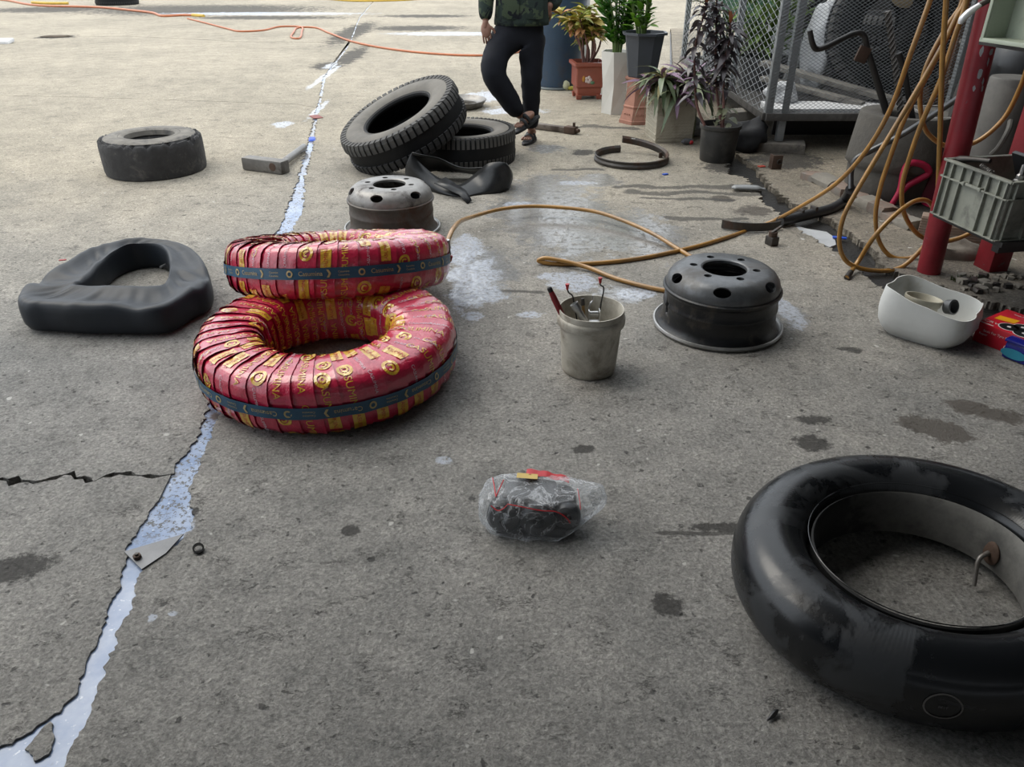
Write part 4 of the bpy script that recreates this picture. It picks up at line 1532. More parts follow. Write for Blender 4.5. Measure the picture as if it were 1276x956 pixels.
# the loose tongue folded out at the front
tg = [G(546, 224, 0.09), G(560, 232, 0.06), G(575, 240, 0.035), G(584, 252, 0.004)]
vs, fs = [], []
for i, p in enumerate(tg):
    w = 0.05 * (1 - i / 5)
    vs += [p - FC + Vector((-w * 0.4, -w * 1.4, 0)), p - FC + Vector((w, 0.2 * w, 0.015))]
for i in range(3):
    fs.append([2 * i, 2 * i + 1, 2 * i + 3, 2 * i + 2])
o = MB().add(vs, fs).build('flap_tongue', M_FLAP, t, angle=80)
sd = o.modifiers.new('thickness', 'SOLIDIFY')
sd.thickness = 0.006
for v in o.data.vertices:
    v.co.z = max(v.co.z, 0.004)

# ------------------------------------------------------------------ sledge hammer
M_HAM = mat('worn_hammer_iron', (0.20, 0.19, 0.175), 0.55, metal=0.45, var=0.25, bump=0.25, bscale=40, dirt=(0.08, 0.07, 0.06), dscale=8, dlo=0.5, dhi=0.7)
h0, h1 = G(303, 212), G(357, 219)
hd = (h1 - h0).normalized()
ang = math.atan2(hd.y, hd.x)
L = (h1 - h0).length * 0.92
t = thing('sledge_hammer', 'grey iron sledge hammer with pipe handle lying on the pale yard', 'hammer', (h0 + h1) / 2 + Vector((0.0, 0.05, 0)), ang)
MB().box((L, 0.095, 0.092), (0, 0, 0.047), bev=0.014).build('hammer_head', M_HAM, t)
MB().lathe([(0.030, 0.0), (0.028, 0.003), (0.0, 0.003)], 20, M=Matrix.Translation((L * 0.28, -0.047, 0.05)) @ Matrix.Rotation(PI / 2, 4, 'X')).build('handle_eye', M_RUST, t)
hp = G(379, 183, 0.03) - t.location
hp = Matrix.Rotation(-ang, 3, 'Z') @ hp
MB().tube([Vector((L * 0.30, 0.04, 0.05)), hp], [0.027, 0.026], n=14, smooth=0).build('pipe_handle', M_STEEL_GREY, t)
MB().tube([hp * 0.7 + Vector((0.06, 0, 0.005)), hp * 0.85 + Vector((0.07, -0.05, 0)), hp * 0.6 + Vector((0.06, -0.09, 0))], 0.004, n=6).build('wire_loop', M_STEEL_DARK, t)

# ------------------------------------------------------------------ steel rings and bar on the floor
t = thing('lock_ring', 'dark split steel lock ring with raised end in front of the potted plants', 'steel ring', (0.915, 5.97, 0))
sec = [(0.268, 0.0), (0.284, 0.004), (0.286, 0.020), (0.276, 0.034), (0.282, 0.052), (0.276, 0.055), (0.262, 0.040), (0.262, 0.012)]
CUT = 1.72
zf = lambda a: 0.065 * max(0.0, 1 - ((a - CUT) % (2 * PI)) / 1e9) * 0 + 0.07 * (1 - min(1, ((CUT + 2 * PI - a) if a > CUT else 0) / 2.6)) * 0
b = MB()
vs, fs = [], []
k = len(sec)
n = 80
for i in range(n + 1):
    f = i / n
    a = CUT - f * (2 * PI - 0.04)
    lift = 0.075 * max(0, 1 - f / 0.32) ** 1.2
    for r, z in sec:
        vs.append((r * math.cos(a), r * math.sin(a), z + lift))
for i in range(n):
    for q in range(k):
        p = (q + 1) % k
        fs.append([i * k + q, (i + 1) * k + q, (i + 1) * k + p, i * k + p])
fs += [list(range(k)), [n * k + q for q in range(k)][::-1]]
b.add(vs, fs).build('ring_body', M_STEEL_DARK, t)
MB().box((0.03, 0.004, 0.014), (0.045, 0.262, 0.105), (0, 0, -0.15), 0.001).build('white_label', mat('white_tag', (0.6, 0.58, 0.55), 0.5), t)
for a in (0.35, 5.6):
    MB().box((0.03, 0.012, 0.04), (0.255 * math.cos(a), 0.255 * math.sin(a), 0.022), (0, 0, a), 0.002).build('welded_lug', M_RUST, t)
t = thing('flange_ring', 'pale grey steel flange ring half hidden behind the flat truck tyre', 'steel ring', tuple(G(572, 133)))
MB().lathe([(0.19, 0.03), (0.225, 0.032), (0.25, 0.055), (0.275, 0.075), (0.280, 0.070), (0.262, 0.045), (0.235, 0.010), (0.20, 0.0), (0.19, 0.01)], 60, closed=True).build('ring_body', M_STEEL_GREY, t)
p0, p1 = G(664, 160), G(722, 168)
dx = p1 - p0
t = thing('jack_bar', 'rusty steel jack bar lying on the floor behind the crossed feet', 'steel bar', p0, math.atan2(dx.y, dx.x))
L = dx.length
MB().box((L * 0.80, 0.055, 0.05), (L * 0.40, 0, 0.027), bev=0.01).build('bar', mat('brown_grey_steel', (0.17, 0.14, 0.115), 0.55, metal=0.4, dirt=(0.07, 0.05, 0.04)), t)
MB().box((L * 0.22, 0.075, 0.06), (L * 0.82, 0, 0.032), bev=0.008).build('end_block', M_RUST, t)
MB().cyl((L * 0.88, 0, 0.06), (L * 0.88, 0, 0.095), 0.012, n=10).build('pin', M_RUST, t)
MB().tube([(L * 0.93, 0.0, 0.03), (L * 1.0, -0.01, 0.035)], [0.02, 0.016], n=10, smooth=0).build('end_fitting', M_RUST, t)

# ------------------------------------------------------------------ small things lying about
p = [G(155, 689), G(177, 711), G(207, 691), G(229, 667), G(192, 678)]
c = sum(p, Vector()) / len(p)
t = thing('metal_plate', 'flat grey sheet offcut bridging the water-filled crack', 'plate', c + Vector((0, 0, 0.001)))
MB().prism([(q.x - c.x, q.y - c.y) for q in p], 0.0, 0.004).build('sheet', mat('dull_sheet', (0.17, 0.175, 0.185), 0.45, metal=0.3, var=0.2, bump=0.2), t, smooth=False)
o = thing('hex_nut', 'small rusty nut sitting on the sheet offcut', 'nut', G(172, 697) + Vector((0, 0, 0.005)), 0.3)
MB().lathe([(0.005, 0), (0.011, 0), (0.011, 0.010), (0.005, 0.010)], 6, closed=True).build('nut_body', M_RUST, o, smooth=False)
MB().cyl((0, 0, 0.0), (0.0, 0.0, 0.016), 0.0048, n=10).build('bolt_end', M_STEEL_DARK, o)
o = thing('rubber_ring', 'small black ring lying right of the water-filled crack', 'ring', G(248, 687) + Vector((0, 0, 0.009)))
o.rotation_euler = (0.5, 0.3, 0)
MB().lathe([(0.011, -0.007), (0.015, -0.007), (0.015, 0.007), (0.011, 0.007)], 24, closed=True).build('ring_body', M_BLACK, o)
o = thing('valve_cap', 'small black rubber scrap lying left of the big inner tube', 'scrap', G(963, 893) + Vector((0, 0, 0.006)), 0.7)
MB().tube([(-0.022, 0, 0), (-0.012, 0, 0), (-0.004, 0, 0.001), (0.006, 0, 0.002), (0.016, 0.0, 0.001)], [0.002, 0.004, 0.006, 0.006, 0.003], n=8).build('scrap_body', M_BLACK, o)
M_BCAP = mat('blue_plastic', (0.02, 0.09, 0.55), 0.4, bump=0)
o = thing('blue_scrap', 'bright blue scrap lying in the crack beyond the hammer', 'scrap', G(389, 174) + Vector((0, 0, 0.0)), 0.2)
MB().box((0.06, 0.10, 0.012), (0, 0, 0.007), (0.1, 0, 0), 0.003, 0.7).build('scrap_body', M_BCAP, o)
o = thing('red_scrap', 'flat dull red scrap lying in the far part of the crack', 'scrap', G(394, 146) + Vector((0, 0, 0.0)), 0.2)
MB().box((0.09, 0.16, 0.006), (0, 0, 0.004), (0, 0, 0.3), 0.001).build('scrap_body', mat('dull_red', (0.25, 0.08, 0.07), 0.7), o)
o = thing('blue_scrap', 'bright blue plastic strip lying in the gutter puddle', 'scrap', G(1046, 297) + Vector((0, 0, 0.0)), -0.3)
MB().box((0.075, 0.03, 0.008), (0, 0, 0.004), (0, 0, 0), 0.002).build('scrap_body', M_BCAP, o)
o = thing('blue_wrapper', 'tiny blue wrapper on the floor in front of the lock ring', 'scrap', G(829, 218), 0.5)
MB().box((0.04, 0.025, 0.01), (0, 0, 0.005), (0, 0, 0), 0.003).build('scrap_body', M_BCAP, o)
o = thing('white_wrapper', 'white wrapper lying at the far left edge of the yard', 'scrap', G(3, 54), 0.1)
MB().box((0.3, 0.25, 0.06), (0, 0, 0.03), (0.1, 0, 0), 0.02).build('scrap_body', mat('white_paper', (0.75, 0.75, 0.75), 0.6), o)
o = thing('brown_rag', 'brown rag lying on the far joint at the top left', 'rag', G(70, 46), 0.1)
MB().ball((0, 0, 0.01), 0.2, (1.3, 0.6, 0.1), 14, 3, 0.3).build('rag_body', mat('brown_cloth', (0.11, 0.085, 0.06), 0.9), o)
o = thing('bottle_flat', 'crushed clear plastic bottle lying in the gutter by the black pot', 'bottle', G(932, 238) + Vector((0, 0, 0.0)), -0.1)
MB().tube([(-0.11, 0, 0.02), (-0.09, 0, 0.022), (0.0, 0, 0.024), (0.06, 0, 0.022), (0.09, 0.0, 0.018), (0.11, 0, 0.016)], [0.012, 0.03, 0.032, 0.03, 0.014, 0.011], n=12, flat=0.55).build(
    'bottle_body', mat('clear_bottle', (0.3, 0.31, 0.31), 0.25, bump=0.4, bscale=20), o)

# ------------------------------------------------------------------ air hoses
M_HOSE = mat('amber_air_hose', (0.40, 0.205, 0.045), 0.34, var=0.25, vscale=6, bump=0.05, dirt=(0.17, 0.11, 0.06), dscale=3, dlo=0.5, dhi=0.75, coat=0.3)
M_HOSE_O = mat('orange_hose', (0.52, 0.17, 0.07), 0.45, var=0.15, bump=0.05)
M_HOSE_Y = mat('yellow_hose', (0.62, 0.40, 0.05), 0.45, var=0.15, bump=0.05)


def hose(label, pts, r, m, name='air_hose', smooth=6, group=None):
    o = MB().tube(pts, r, n=10, smooth=smooth).build(name, m, loc=pts[0])
    return tag(o, label, 'hose', group)


def hang(px, ys):
    """points of a hanging loop: image positions with the distance given along its length"""
    n = len(px)
    out = []
    for i, (x, y) in enumerate(px):
        f = i / (n - 1) * (len(ys) - 1)
        k = min(int(f), len(ys) - 2)
        Y = ys[k] + (ys[k + 1] - ys[k]) * (f - k)
        p = PY(x, y, Y)
        p.z = max(p.z, 0.012)
        out.append(p)
    return out


HR = 0.0115
# A: from above down to the floor, round the loop behind the black rim, to the chuck at the wrapped tyre
A_air = hang([(1168, -30), (1159, 0), (1135, 66), (1110, 135), (1080, 187), (1044, 227), (1000, 256), (960, 277)], [3.75, 3.75, 3.85, 4.05, 4.45])
A_gr = [G(x, y, 0.012) for x, y in ((905, 296), (860, 309), (783, 324), (718, 329), (683, 328))]
A_gr += [G(671, 325, 0.02), G(677, 322, 0.035), G(695, 324, 0.035), G(731, 333, 0.02), G(770, 348, 0.012), G(828, 362, 0.012), G(862, 366, 0.012), G(890, 352, 0.012),
         G(886, 335, 0.012), G(866, 323, 0.012), G(846, 311, 0.012), G(809, 289, 0.03), G(757, 268, 0.05), G(731, 262, 0.055), G(666, 257, 0.06), G(628, 260, 0.07), G(589, 270, 0.10),
         PY(565, 285, 3.55), PY(557, 302, 3.36)]
hose('amber air hose running across the floor to the valve of the upper wrapped tyre', A_air + A_gr, HR, M_HOSE)
o = thing('air_chuck', 'small metal air chuck on the hose end at the upper wrapped tyre', 'air chuck', PY(557, 302, 3.36))
q = PY(560, 318, 3.33) - PY(557, 302, 3.36)
MB().tube([(0, 0, 0.012), Vector(), q * 0.5], [0.013, 0.015, 0.013], n=10, smooth=0).build('sleeve', M_STEEL_BRIGHT, o)
MB().tube([q * 0.5, q], [0.010, 0.008], n=8, smooth=0).build('nozzle', M_STEEL_DARK, o)
MB().box((0.02, 0.012, 0.03), q * 1.25, (0, 0.3, 0), 0.003).build('red_tab', M_LAB, o)
# B: hangs straight down beside the round post
hose('amber air hose hanging straight down in front of the round red post', hang([(1180, -30), (1179, 0), (1175, 60), (1173, 110), (1171, 180), (1168, 245), (1163, 275)], [3.62, 3.64, 3.72]), HR, M_HOSE)
# C: the longest hanging loop, its bottom on the floor
hose('amber air hose in the largest hanging loop reaching down to the gutter',
     hang([(1208, -30), (1203, 2), (1192, 22), (1175, 56), (1147, 105), (1104, 177), (1070, 234), (1051, 271), (1046, 304), (1055, 326), (1081, 340), (1121, 334), (1146, 313), (1168, 285)],
          [3.72, 3.70, 3.68, 3.68, 3.72]), HR, M_HOSE)
# F: the middle loop
hose('amber air hose in the middle hanging loop behind the largest one',
     hang([(1204, -30), (1200, 0), (1182, 42), (1155, 95), (1128, 146), (1110, 194), (1097, 234), (1091, 271), (1097, 304), (1113, 321), (1138, 320), (1160, 300)],
          [3.80, 3.80, 3.84, 3.86, 3.80]), HR, M_HOSE)
# E: the inner loop that goes behind the post under the grey crate
hose('amber air hose in the smallest loop passing behind the red post under the crate',
     hang([(1207, -30), (1205, 0), (1190, 45), (1172, 100), (1150, 150), (1133, 198), (1124, 234), (1127, 267), (1148, 295), (1178, 301), (1212, 289), (1235, 270)],
          [3.66, 3.66, 3.72, 3.80, 3.80]), HR, M_HOSE)
# D: the short loop that comes up again on the right of the post
hose('amber air hose in a short loop rising again right of the round red post',
     hang([(1209, -30), (1202, 0), (1181, 32), (1156, 79), (1147, 113), (1148, 143), (1156, 166), (1183, 183), (1216, 177), (1249, 150), (1271, 110), (1285, 70)],
          [3.85, 3.88, 3.92, 3.95, 3.85]), HR, M_HOSE)
# G: the free end on the gutter
hose('free end of an amber hose pointing down into the gutter',
     [G(1055, 346, 0.012), G(1070, 325, 0.05)] + hang([(1091, 293), (1121, 263), (1142, 250), (1158, 252), (1167, 272)], [3.66, 3.74, 3.82]), HR, M_HOSE)
o = tag(MB().tube([G(1055, 346, 0.012), G(1060, 339, 0.02)], 0.014, n=10, smooth=0).build('hose_ferrule', M_STEEL_DARK, loc=G(1055, 346, 0.012)), 'dark ferrule on the free hose end in the gutter', 'hose end')

# yard hoses
yl = [G(x, y, 0.02) for x, y in ((-40, -4), (5, 0), (50, 7), (120, 9), (165, 13), (190, 16), (205, 20), (225, 19), (240, 19))]
o = hose('rust-orange hose across the far yard ending in a yellow tip', yl, 0.028, M_HOSE_O, 'yard_hose')
MB().tube([v - yl[0] for v in (yl[-1], G(254, 20, 0.02))], [0.04, 0.035], n=8, smooth=0).build('yellow_tip', M_HOSE_Y, o)
MB().tube([v - yl[0] for v in (G(40, 3, 0.05), G(62, 4, 0.05), G(85, 4, 0.05))], 0.035, n=8).build('yellow_sleeve', M_HOSE_Y, o)
hose('orange hose with a small loop crossing the yard towards the person',
     [G(x, y, 0.015) for x, y in ((234, 23), (258, 29), (285, 36), (300, 39), (325, 38), (350, 33), (372, 33), (376, 40), (371, 48), (364, 47), (366, 40), (374, 34), (390, 34), (410, 41),
                                  (440, 52), (480, 60), (530, 66), (585, 69), (625, 68), (660, 62), (685, 60))], 0.016, M_HOSE_O, 'yard_hose')
hose('yellow hose lying along the top edge of the yard', [G(x, y, 0.02) for x, y in ((400, -2), (440, 1), (470, 1), (505, 0), (540, -3))], 0.03, M_HOSE_Y, 'yard_hose')
pc = G(648, 88)
o = MB().tube([(0.55 * math.cos(a) * (1 - 0.012 * i), 0.35 * math.sin(a) * (1 - 0.012 * i), 0.02 + 0.028 * (i // 20)) for i, a in [(i, i * 2 * PI / 20) for i in range(62)]], 0.018, n=6, smooth=2).build(
    'water_hose', mat('grey_hose', (0.27, 0.30, 0.31), 0.45, bump=0), loc=pc)
tag(o, 'grey water hose coiled on the yard behind the legs', 'hose')

# black pipe and hose from the drum to the gutter
pp = [PY(1215, 108, 4.35), PY(1160, 145, 4.5), PY(1120, 170, 4.6), PY(1085, 188, 4.65), PY(1066, 199, 4.66), PY(1061, 212, 4.66), PY(1060, 236, 4.6)]
qq = [PY(1060, 236, 4.6), G(1052, 250, 0.05), G(1036, 260, 0.04), G(1010, 267, 0.04), G(985, 273, 0.035), G(972, 276, 0.035)]
t = thing('pipe_lever', 'bent shiny pipe lever leaning on the drum, its black end in the gutter', 'lever', pp[0])
MB().tube([v - pp[0] for v in pp], 0.017, n=12, smooth=5).build('pipe', mat('scuffed_black_pipe', (0.10, 0.10, 0.10), 0.3, metal=0.8), t)
MB().tube([v - pp[0] for v in qq], 0.031, n=12, smooth=5).build('rubber_sleeve', mat('black_sleeve', (0.03, 0.03, 0.031), 0.4, bump=0.2), t)
MB().box((0.02, 0.05, 0.05), G(1014, 262, 0.06) - pp[0], (0, 0, 0.4), 0.004).build('clip', M_STEEL_DARK, t)
MB().box((0.02, 0.04, 0.05), G(998, 266, 0.055) - pp[0], (0, 0, 0.4), 0.004).build('clip', M_STEEL_DARK, t)
e0 = G(940, 289)
t = thing('curved_strap', 'curved black steel strap lying at the gutter edge under the hose', 'strap', e0)
b = MB()
vs, fs = [], []
for i in range(13):
    a = math.radians(200 + 130 * i / 12)
    for (r, z) in ((0.19, 0.004), (0.19, 0.052), (0.178, 0.052), (0.178, 0.004)):
        vs.append((r * math.cos(a) + 0.0, r * math.sin(a) * 0.55 + 0.10, z))
for i in range(12):
    for q in range(4):
        p = (q + 1) % 4
        fs.append([i * 4 + q, (i + 1) * 4 + q, (i + 1) * 4 + p, i * 4 + p])
fs += [[0, 1, 2, 3], [51, 50, 49, 48]]
b.add(vs, fs).build('strap_body', M_STEEL_DARK, t)
o = thing('pipe_clamp', 'small black iron clamp standing at the gutter edge beside the strap', 'clamp', G(961, 305), 0.4)
MB().box((0.05, 0.06, 0.05), (0, 0, 0.025), bev=0.006).build('clamp_base', M_STEEL_DARK, o)
MB().lathe([(0.012, 0.045), (0.024, 0.045), (0.024, 0.075), (0.012, 0.075)], 16, closed=True).build('clamp_ring', M_RUST, o)
MB().box((0.08, 0.014, 0.012), (0.02, 0.0, 0.085), (0, -0.3, 0.2), 0.003).build('clamp_arm', M_STEEL_DARK, o)

# ------------------------------------------------------------------ red rack, crates
M_REDP = mat('chipped_red_paint', (0.26, 0.016, 0.026), 0.38, var=0.2, vscale=7, bump=0.15, bscale=40, dirt=(0.17, 0.15, 0.15), dscale=9, dlo=0.64, dhi=0.68, drough=0.6)
P0 = G(1156, 343)
P1 = PY(1236, 5, 3.66)
up = (P1 - P0).normalized()
t = thing('steel_rack', 'red painted steel rack of one round and one square post', 'rack', P0)
MB().tube([Vector((0, 0, 0)), up * 2.0], 0.055, n=24, smooth=0).build('round_post', M_REDP, t)
pt_ = MB()
rrnd = random.Random(5)
M_CHIP = mat('bare_metal_chip', (0.36, 0.37, 0.38), 0.5, bump=0)
sx = up.cross(Vector((0, -1, 0))).normalized()
fw = Vector((-0.35, -1, 0)).normalized()
for (h, ang_, w, hh) in ((1.05, 0.10, 0.007, 0.022), (0.965, 0.35, 0.011, 0.022), (1.05, 0.85, 0.011, 0.016), (1.01, 0.78, 0.005, 0.02), (0.90, 0.18, 0.006, 0.012), (0.93, 0.75, 0.005, 0.016), (0.90, 0.85, 0.006, 0.014),
                         (0.48, 0.95, 0.010, 0.016), (1.12, 0.2, 0.004, 0.016)):
    ring_ = []
    for k in range(9):
        q = 2 * PI * k / 9
        aa = -PI / 2 - 0.55 + ang_ + w * math.cos(q) * rrnd.uniform(0.7, 1.2) / 0.055
        zz = h + hh * math.sin(q) * rrnd.uniform(0.7, 1.2)
        ring_.append(up * zz + Vector((math.cos(aa), math.sin(aa), 0)) * 0.0562)
    pt_.add(ring_, [list(range(9))])
pt_.build('paint_chip', M_CHIP, t)
sq = G(1234, 343) - P0
MB().box((0.11, 0.11, 2.0), (sq.x + 0.02, sq.y + 0.05, 1.0), (0, 0, 0.2), 0.004).build('square_post', M_REDP, t)
M_SHELF = mat('dark_shelf_steel', (0.04, 0.038, 0.037), 0.55, metal=0.3, bump=0.2)
CR0 = Vector((1.962, 3.50, 0.366))
cdir = Vector((2.034 - 1.96, 3.115 - 3.50, 0)).normalized()
cang = math.atan2(cdir.y, cdir.x)
cx = Vector((-cdir.y, cdir.x, 0))           # to the right, away from the front face
MB().box((0.44, 0.62, 0.022), CR0 + cdir * 0.20 + cx * 0.33 + Vector((0, 0, -0.0115)) - P0, (0, 0, cang), 0.002).build('shelf', M_SHELF, t)
MB().box((0.04, 0.62, 0.04), CR0 + cdir * 0.36 + cx * 0.36 + Vector((0, 0, -0.043)) - P0, (0, 0, cang), 0.002).build('shelf_rail', M_SHELF, t)
MB().box((0.44, 0.62, 0.022), CR0 + cdir * 0.22 + cx * 0.30 + Vector((0, 0, 0.735)) - P0, (0, 0, cang), 0.002).build('upper_shelf', M_SHELF, t)

M_CRATE = mat('grey_crate_plastic', (0.25, 0.26, 0.22), 0.5, var=0.18, vscale=8, bump=0.15, bscale=40, dirt=(0.09, 0.09, 0.08), dscale=6, dlo=0.5, dhi=0.72)


def make_crate(name, label, M, L, W, H, m):
    """L along x (ribbed long face towards -y), W along y, open top"""
    t = thing(name, label, 'crate', (0, 0, 0))
    t.matrix_world = M
    th = 0.006
    b = MB()
    b.box((L, th, H), (0, -W / 2 + th, H / 2)).box((L, th, H), (0, W / 2 - th, H / 2)).box((th, W, H), (-L / 2 + th, 0, H / 2)).box((th, W, H), (L / 2 - th, 0, H / 2))
    b.box((L, W, th), (0, 0, th))
    b.build('crate_shell', m, t, smooth=False)
    r = MB()
    for s in (-1, 1):
        r.box((L + 0.02, 0.022, 0.010), (0, s * (W / 2 + 0.004), H - 0.004), bev=0.003)
        r.box((0.022, W + 0.02, 0.010), (s * (L / 2 + 0.004), 0, H - 0.004), bev=0.003)
    r.build('top_rim', m, t)
    r = MB()
    for s in (-1, 1):
        r.box((L + 0.016, 0.018, 0.007), (0, s * (W / 2 + 0.004), H * 0.70), bev=0.002).box((L + 0.016, 0.018, 0.006), (0, s * (W / 2 + 0.004), 0.004), bev=0.002)
        r.box((0.018, W + 0.016, 0.007), (s * (L / 2 + 0.004), 0, H * 0.70), bev=0.002).box((0.018, W + 0.016, 0.006), (s * (L / 2 + 0.004), 0, 0.004), bev=0.002)
    r.build('middle_rim', m, t)
    for s in (-1, 1):
        for x in (-0.47, -0.36, -0.20, 0.20, 0.36, 0.47):
            MB().box((0.006, 0.018, H * 0.98), (x * L, s * (W / 2 + 0.004), H * 0.49), bev=0.0015).build('rib', m, t)
        for x in (-0.06, 0.08):
            MB().box((0.006, 0.016, H * 0.29), (x * L, s * (W / 2 + 0.003), H * 0.85), bev=0.0015).build('rib', m, t)
        for y in (-0.46, -0.3, -0.1, 0.1, 0.3, 0.46):
            MB().box((0.018, 0.006, H * 0.98), (s * (L / 2 + 0.004), y * W, H * 0.49), bev=0.0015).build('rib', m, t)
    MB().box((0.11, 0.012, 0.012), (-0.0, -W / 2 - 0.006, H * 0.71), bev=0.003).box((0.016, 0.02, 0.016), (-0.05, -W / 2 - 0.008, H * 0.71), bev=0.003).box(
        (0.016, 0.02, 0.016), (0.05, -W / 2 - 0.008, H * 0.71), bev=0.003).build('label_clip', m, t)
    return t


LC, WC, HC = 0.392, 0.58, 0.252
ctr = CR0 + cdir * (LC / 2) + cx * (WC / 2)
crot = Matrix(((cdir.x, cx.x, 0, 0), (cdir.y, cx.y, 0, 0), (0, 0, 1, 0), (0, 0, 0, 1)))
CRM = Matrix.Translation(ctr) @ crot
make_crate('plastic_crate', 'grey ribbed plastic crate of tools on the red rack', CRM, LC, WC, HC, M_CRATE)


def in_crate(name, label, cat, p, rot=(0, 0, 0)):
    o = thing(name, label, cat)
    o.matrix_world = CRM @ Matrix.Translation(p) @ Euler(rot).to_matrix().to_4x4()
    return o


o = in_crate('tool_case', 'black flat tool case leaning in the grey crate', 'case', (0.07, -0.02, 0.175), (0.5, 0, 0))
MB().box((0.26, 0.02, 0.30), (0, 0, 0.0), bev=0.005).build('case_body', M_BLACK, o)
MB().box((0.10, 0.018, 0.02), (0.0, 0.0, 0.158), bev=0.006).build('handle', M_BLACK, o)
o = in_crate('ratchet', 'dark ratchet handle sticking up over the left corner of the crate', 'ratchet', (-0.15, -0.235, 0.235), (0, -0.5, 0.2))
MB().tube([(-0.05, 0, 0.03), (-0.02, 0, 0.026), (0.03, 0, 0.014), (0.12, 0, -0.02)], [0.013, 0.018, 0.012, 0.010], n=10).build('handle', M_STEEL_DARK, o)
MB().ball((-0.045, 0, 0.03), 0.02, (1.2, 1, 0.8), 12).build('ratchet_head', M_STEEL_DARK, o)
o = in_crate('coil_spring', 'small wire spring lying at the front inside the crate', 'spring', (-0.02, -0.235, 0.245), (0, 0.2, 0))
MB().tube([(-0.035 + 0.07 * i / 60, 0.011 * math.cos(i * 0.75), 0.011 * math.sin(i * 0.75)) for i in range(61)], 0.002, n=5, smooth=0).build('coil', M_STEEL_GREY, o)
o = in_crate('spark_plug', 'bright metal plug standing at the right corner of the crate', 'plug', (0.155, -0.225, 0.215))
MB().lathe([(0, 0), (0.02, 0), (0.021, 0.03), (0.015, 0.034), (0.015, 0.05), (0.008, 0.056), (0.007, 0.09), (0, 0.094)], 16).build('plug_body', M_STEEL_BRIGHT, o)
o = in_crate('red_bottle', 'small red bottle with wire spout behind the crate tools', 'bottle', (-0.06, 0.02, 0.18))
MB().lathe([(0, 0), (0.04, 0), (0.04, 0.11), (0.034, 0.118), (0.034, 0.13), (0, 0.132)], 24).build('bottle_body', mat('red_plastic', (0.36, 0.015, 0.025), 0.35), o)
MB().tube([(0, 0, 0.13), (0.006, 0, 0.165), (0.016, 0, 0.18)], 0.004, n=6).tube([(0.012, 0, 0.13), (0.012, 0.0, 0.16)], 0.003, n=6, smooth=0).build('wire_spout', M_STEEL_GREY, o)
o = in_crate('orange_tool', 'orange handled tool at the right end inside the crate', 'hand tool', (0.15, 0.0, 0.23), (0, 0.2, 0))
MB().tube([(0, -0.06, 0), (0, 0, 0.02), (0, 0.08, 0.03)], [0.016, 0.02, 0.016], n=10).build('handle', mat('orange_plastic', (0.6, 0.13, 0.02), 0.4), o)

# the pale green crate lying on its side on the upper shelf, mouth towards the camera
UP0 = Vector((1.912, 3.40, 1.117))
M_PALE = mat('pale_green_crate', (0.40, 0.45, 0.36), 0.5, var=0.1, vscale=6, bump=0.2, bscale=25, dirt=(0.16, 0.17, 0.14), dscale=5, dlo=0.55, dhi=0.75)
t = thing('open_crate', 'pale green crate lying on its side on the upper rack shelf', 'crate', UP0)
t.rotation_euler = (0, 0, cang + 0.06)
LL, HH, DD = 0.50, 0.36, 0.10
b = MB()
b.box((LL, DD, 0.010), (LL / 2, DD / 2, 0.005)).box((LL, DD, 0.010), (LL / 2, DD / 2, HH)).box((0.010, DD, HH), (0.005, DD / 2, HH / 2)).box((0.010, DD, HH), (LL, DD / 2, HH / 2))
b.build('crate_shell', M_PALE, t, smooth=False)
MB().box((LL, 0.008, HH), (LL / 2, DD, HH / 2)).build('crate_bottom', M_PALE, t, smooth=False)
MB().box((LL + 0.02, 0.012, 0.016), (LL / 2, -0.004, 0.002), bev=0.003).box((0.016, 0.012, HH), (0.0, -0.004, HH / 2), bev=0.003).box(
    (LL + 0.02, 0.012, 0.016), (LL / 2, -0.004, HH), bev=0.003).build('mouth_rim', M_PALE, t)
# tyre lever with a white spoon end
t = thing('tyre_lever', 'steel tyre lever with bright spoon end above the hanging hoses', 'tyre lever', PY(1196, 30, 3.5))
lv = [PY(1195, 31, 3.5), PY(1198, 25, 3.5), PY(1206, 17, 3.5), PY(1220, 7, 3.5), PY(1240, -4, 3.48), PY(1262, -14, 3.45)]
lv = [v - lv[0] for v in lv]
MB().tube(lv[:4], [0.010, 0.017, 0.018, 0.013], n=12, smooth=5, flat=0.8).build('spoon_end', mat('polished_spoon', (0.72, 0.73, 0.74), 0.35, metal=0.3), t)
MB().tube(lv[3:], [0.012, 0.013, 0.013], n=10, smooth=4).build('bar', M_STEEL_DARK, t)

# ------------------------------------------------------------------ drum, bars, cylinder, red jug, grey bin
M_CONC = mat('drum_concrete', (0.10, 0.092, 0.079), 0.9, var=0.25, vscale=4, bump=0.5, bscale=30, bdist=0.01, dirt=(0.08, 0.075, 0.068), dscale=4, dlo=0.45, dhi=0.68)
DC = Vector((2.475, 5.02, 0.02))
t = thing('concrete_drum', 'grey concrete-filled drum holding iron bars beside the red rack', 'drum', DC)
pr = [(0, 0), (0.265, 0.0), (0.275, 0.02), (0.278, 0.17), (0.274, 0.182), (0.278, 0.19), (0.30, 0.21), (0.300, 0.25), (0.275, 0.50), (0.268, 0.515), (0.245, 0.52), (0.15, 0.505),
      (0.135, 0.49), (0.125, 0.35), (0, 0.34)]
b = MB().lathe(pr, 56)
for v in b.v:
    q = mnoise.noise(Vector((v.x * 8, v.y * 8, v.z * 8)))
    v.x *= 1 + 0.02 * q
    v.y *= 1 + 0.02 * q
b.build('drum_body', M_CONC, t, angle=50)
dp = lambda x, y, Y: PY(x, y, Y)


def bar(name, label, cat, pts, r, m, n=12, sm=5):
    o = thing(name, label, cat, pts[0])
    MB().tube([p - pts[0] for p in pts], r, n=n, smooth=sm).build('bar', m, o)
    return o


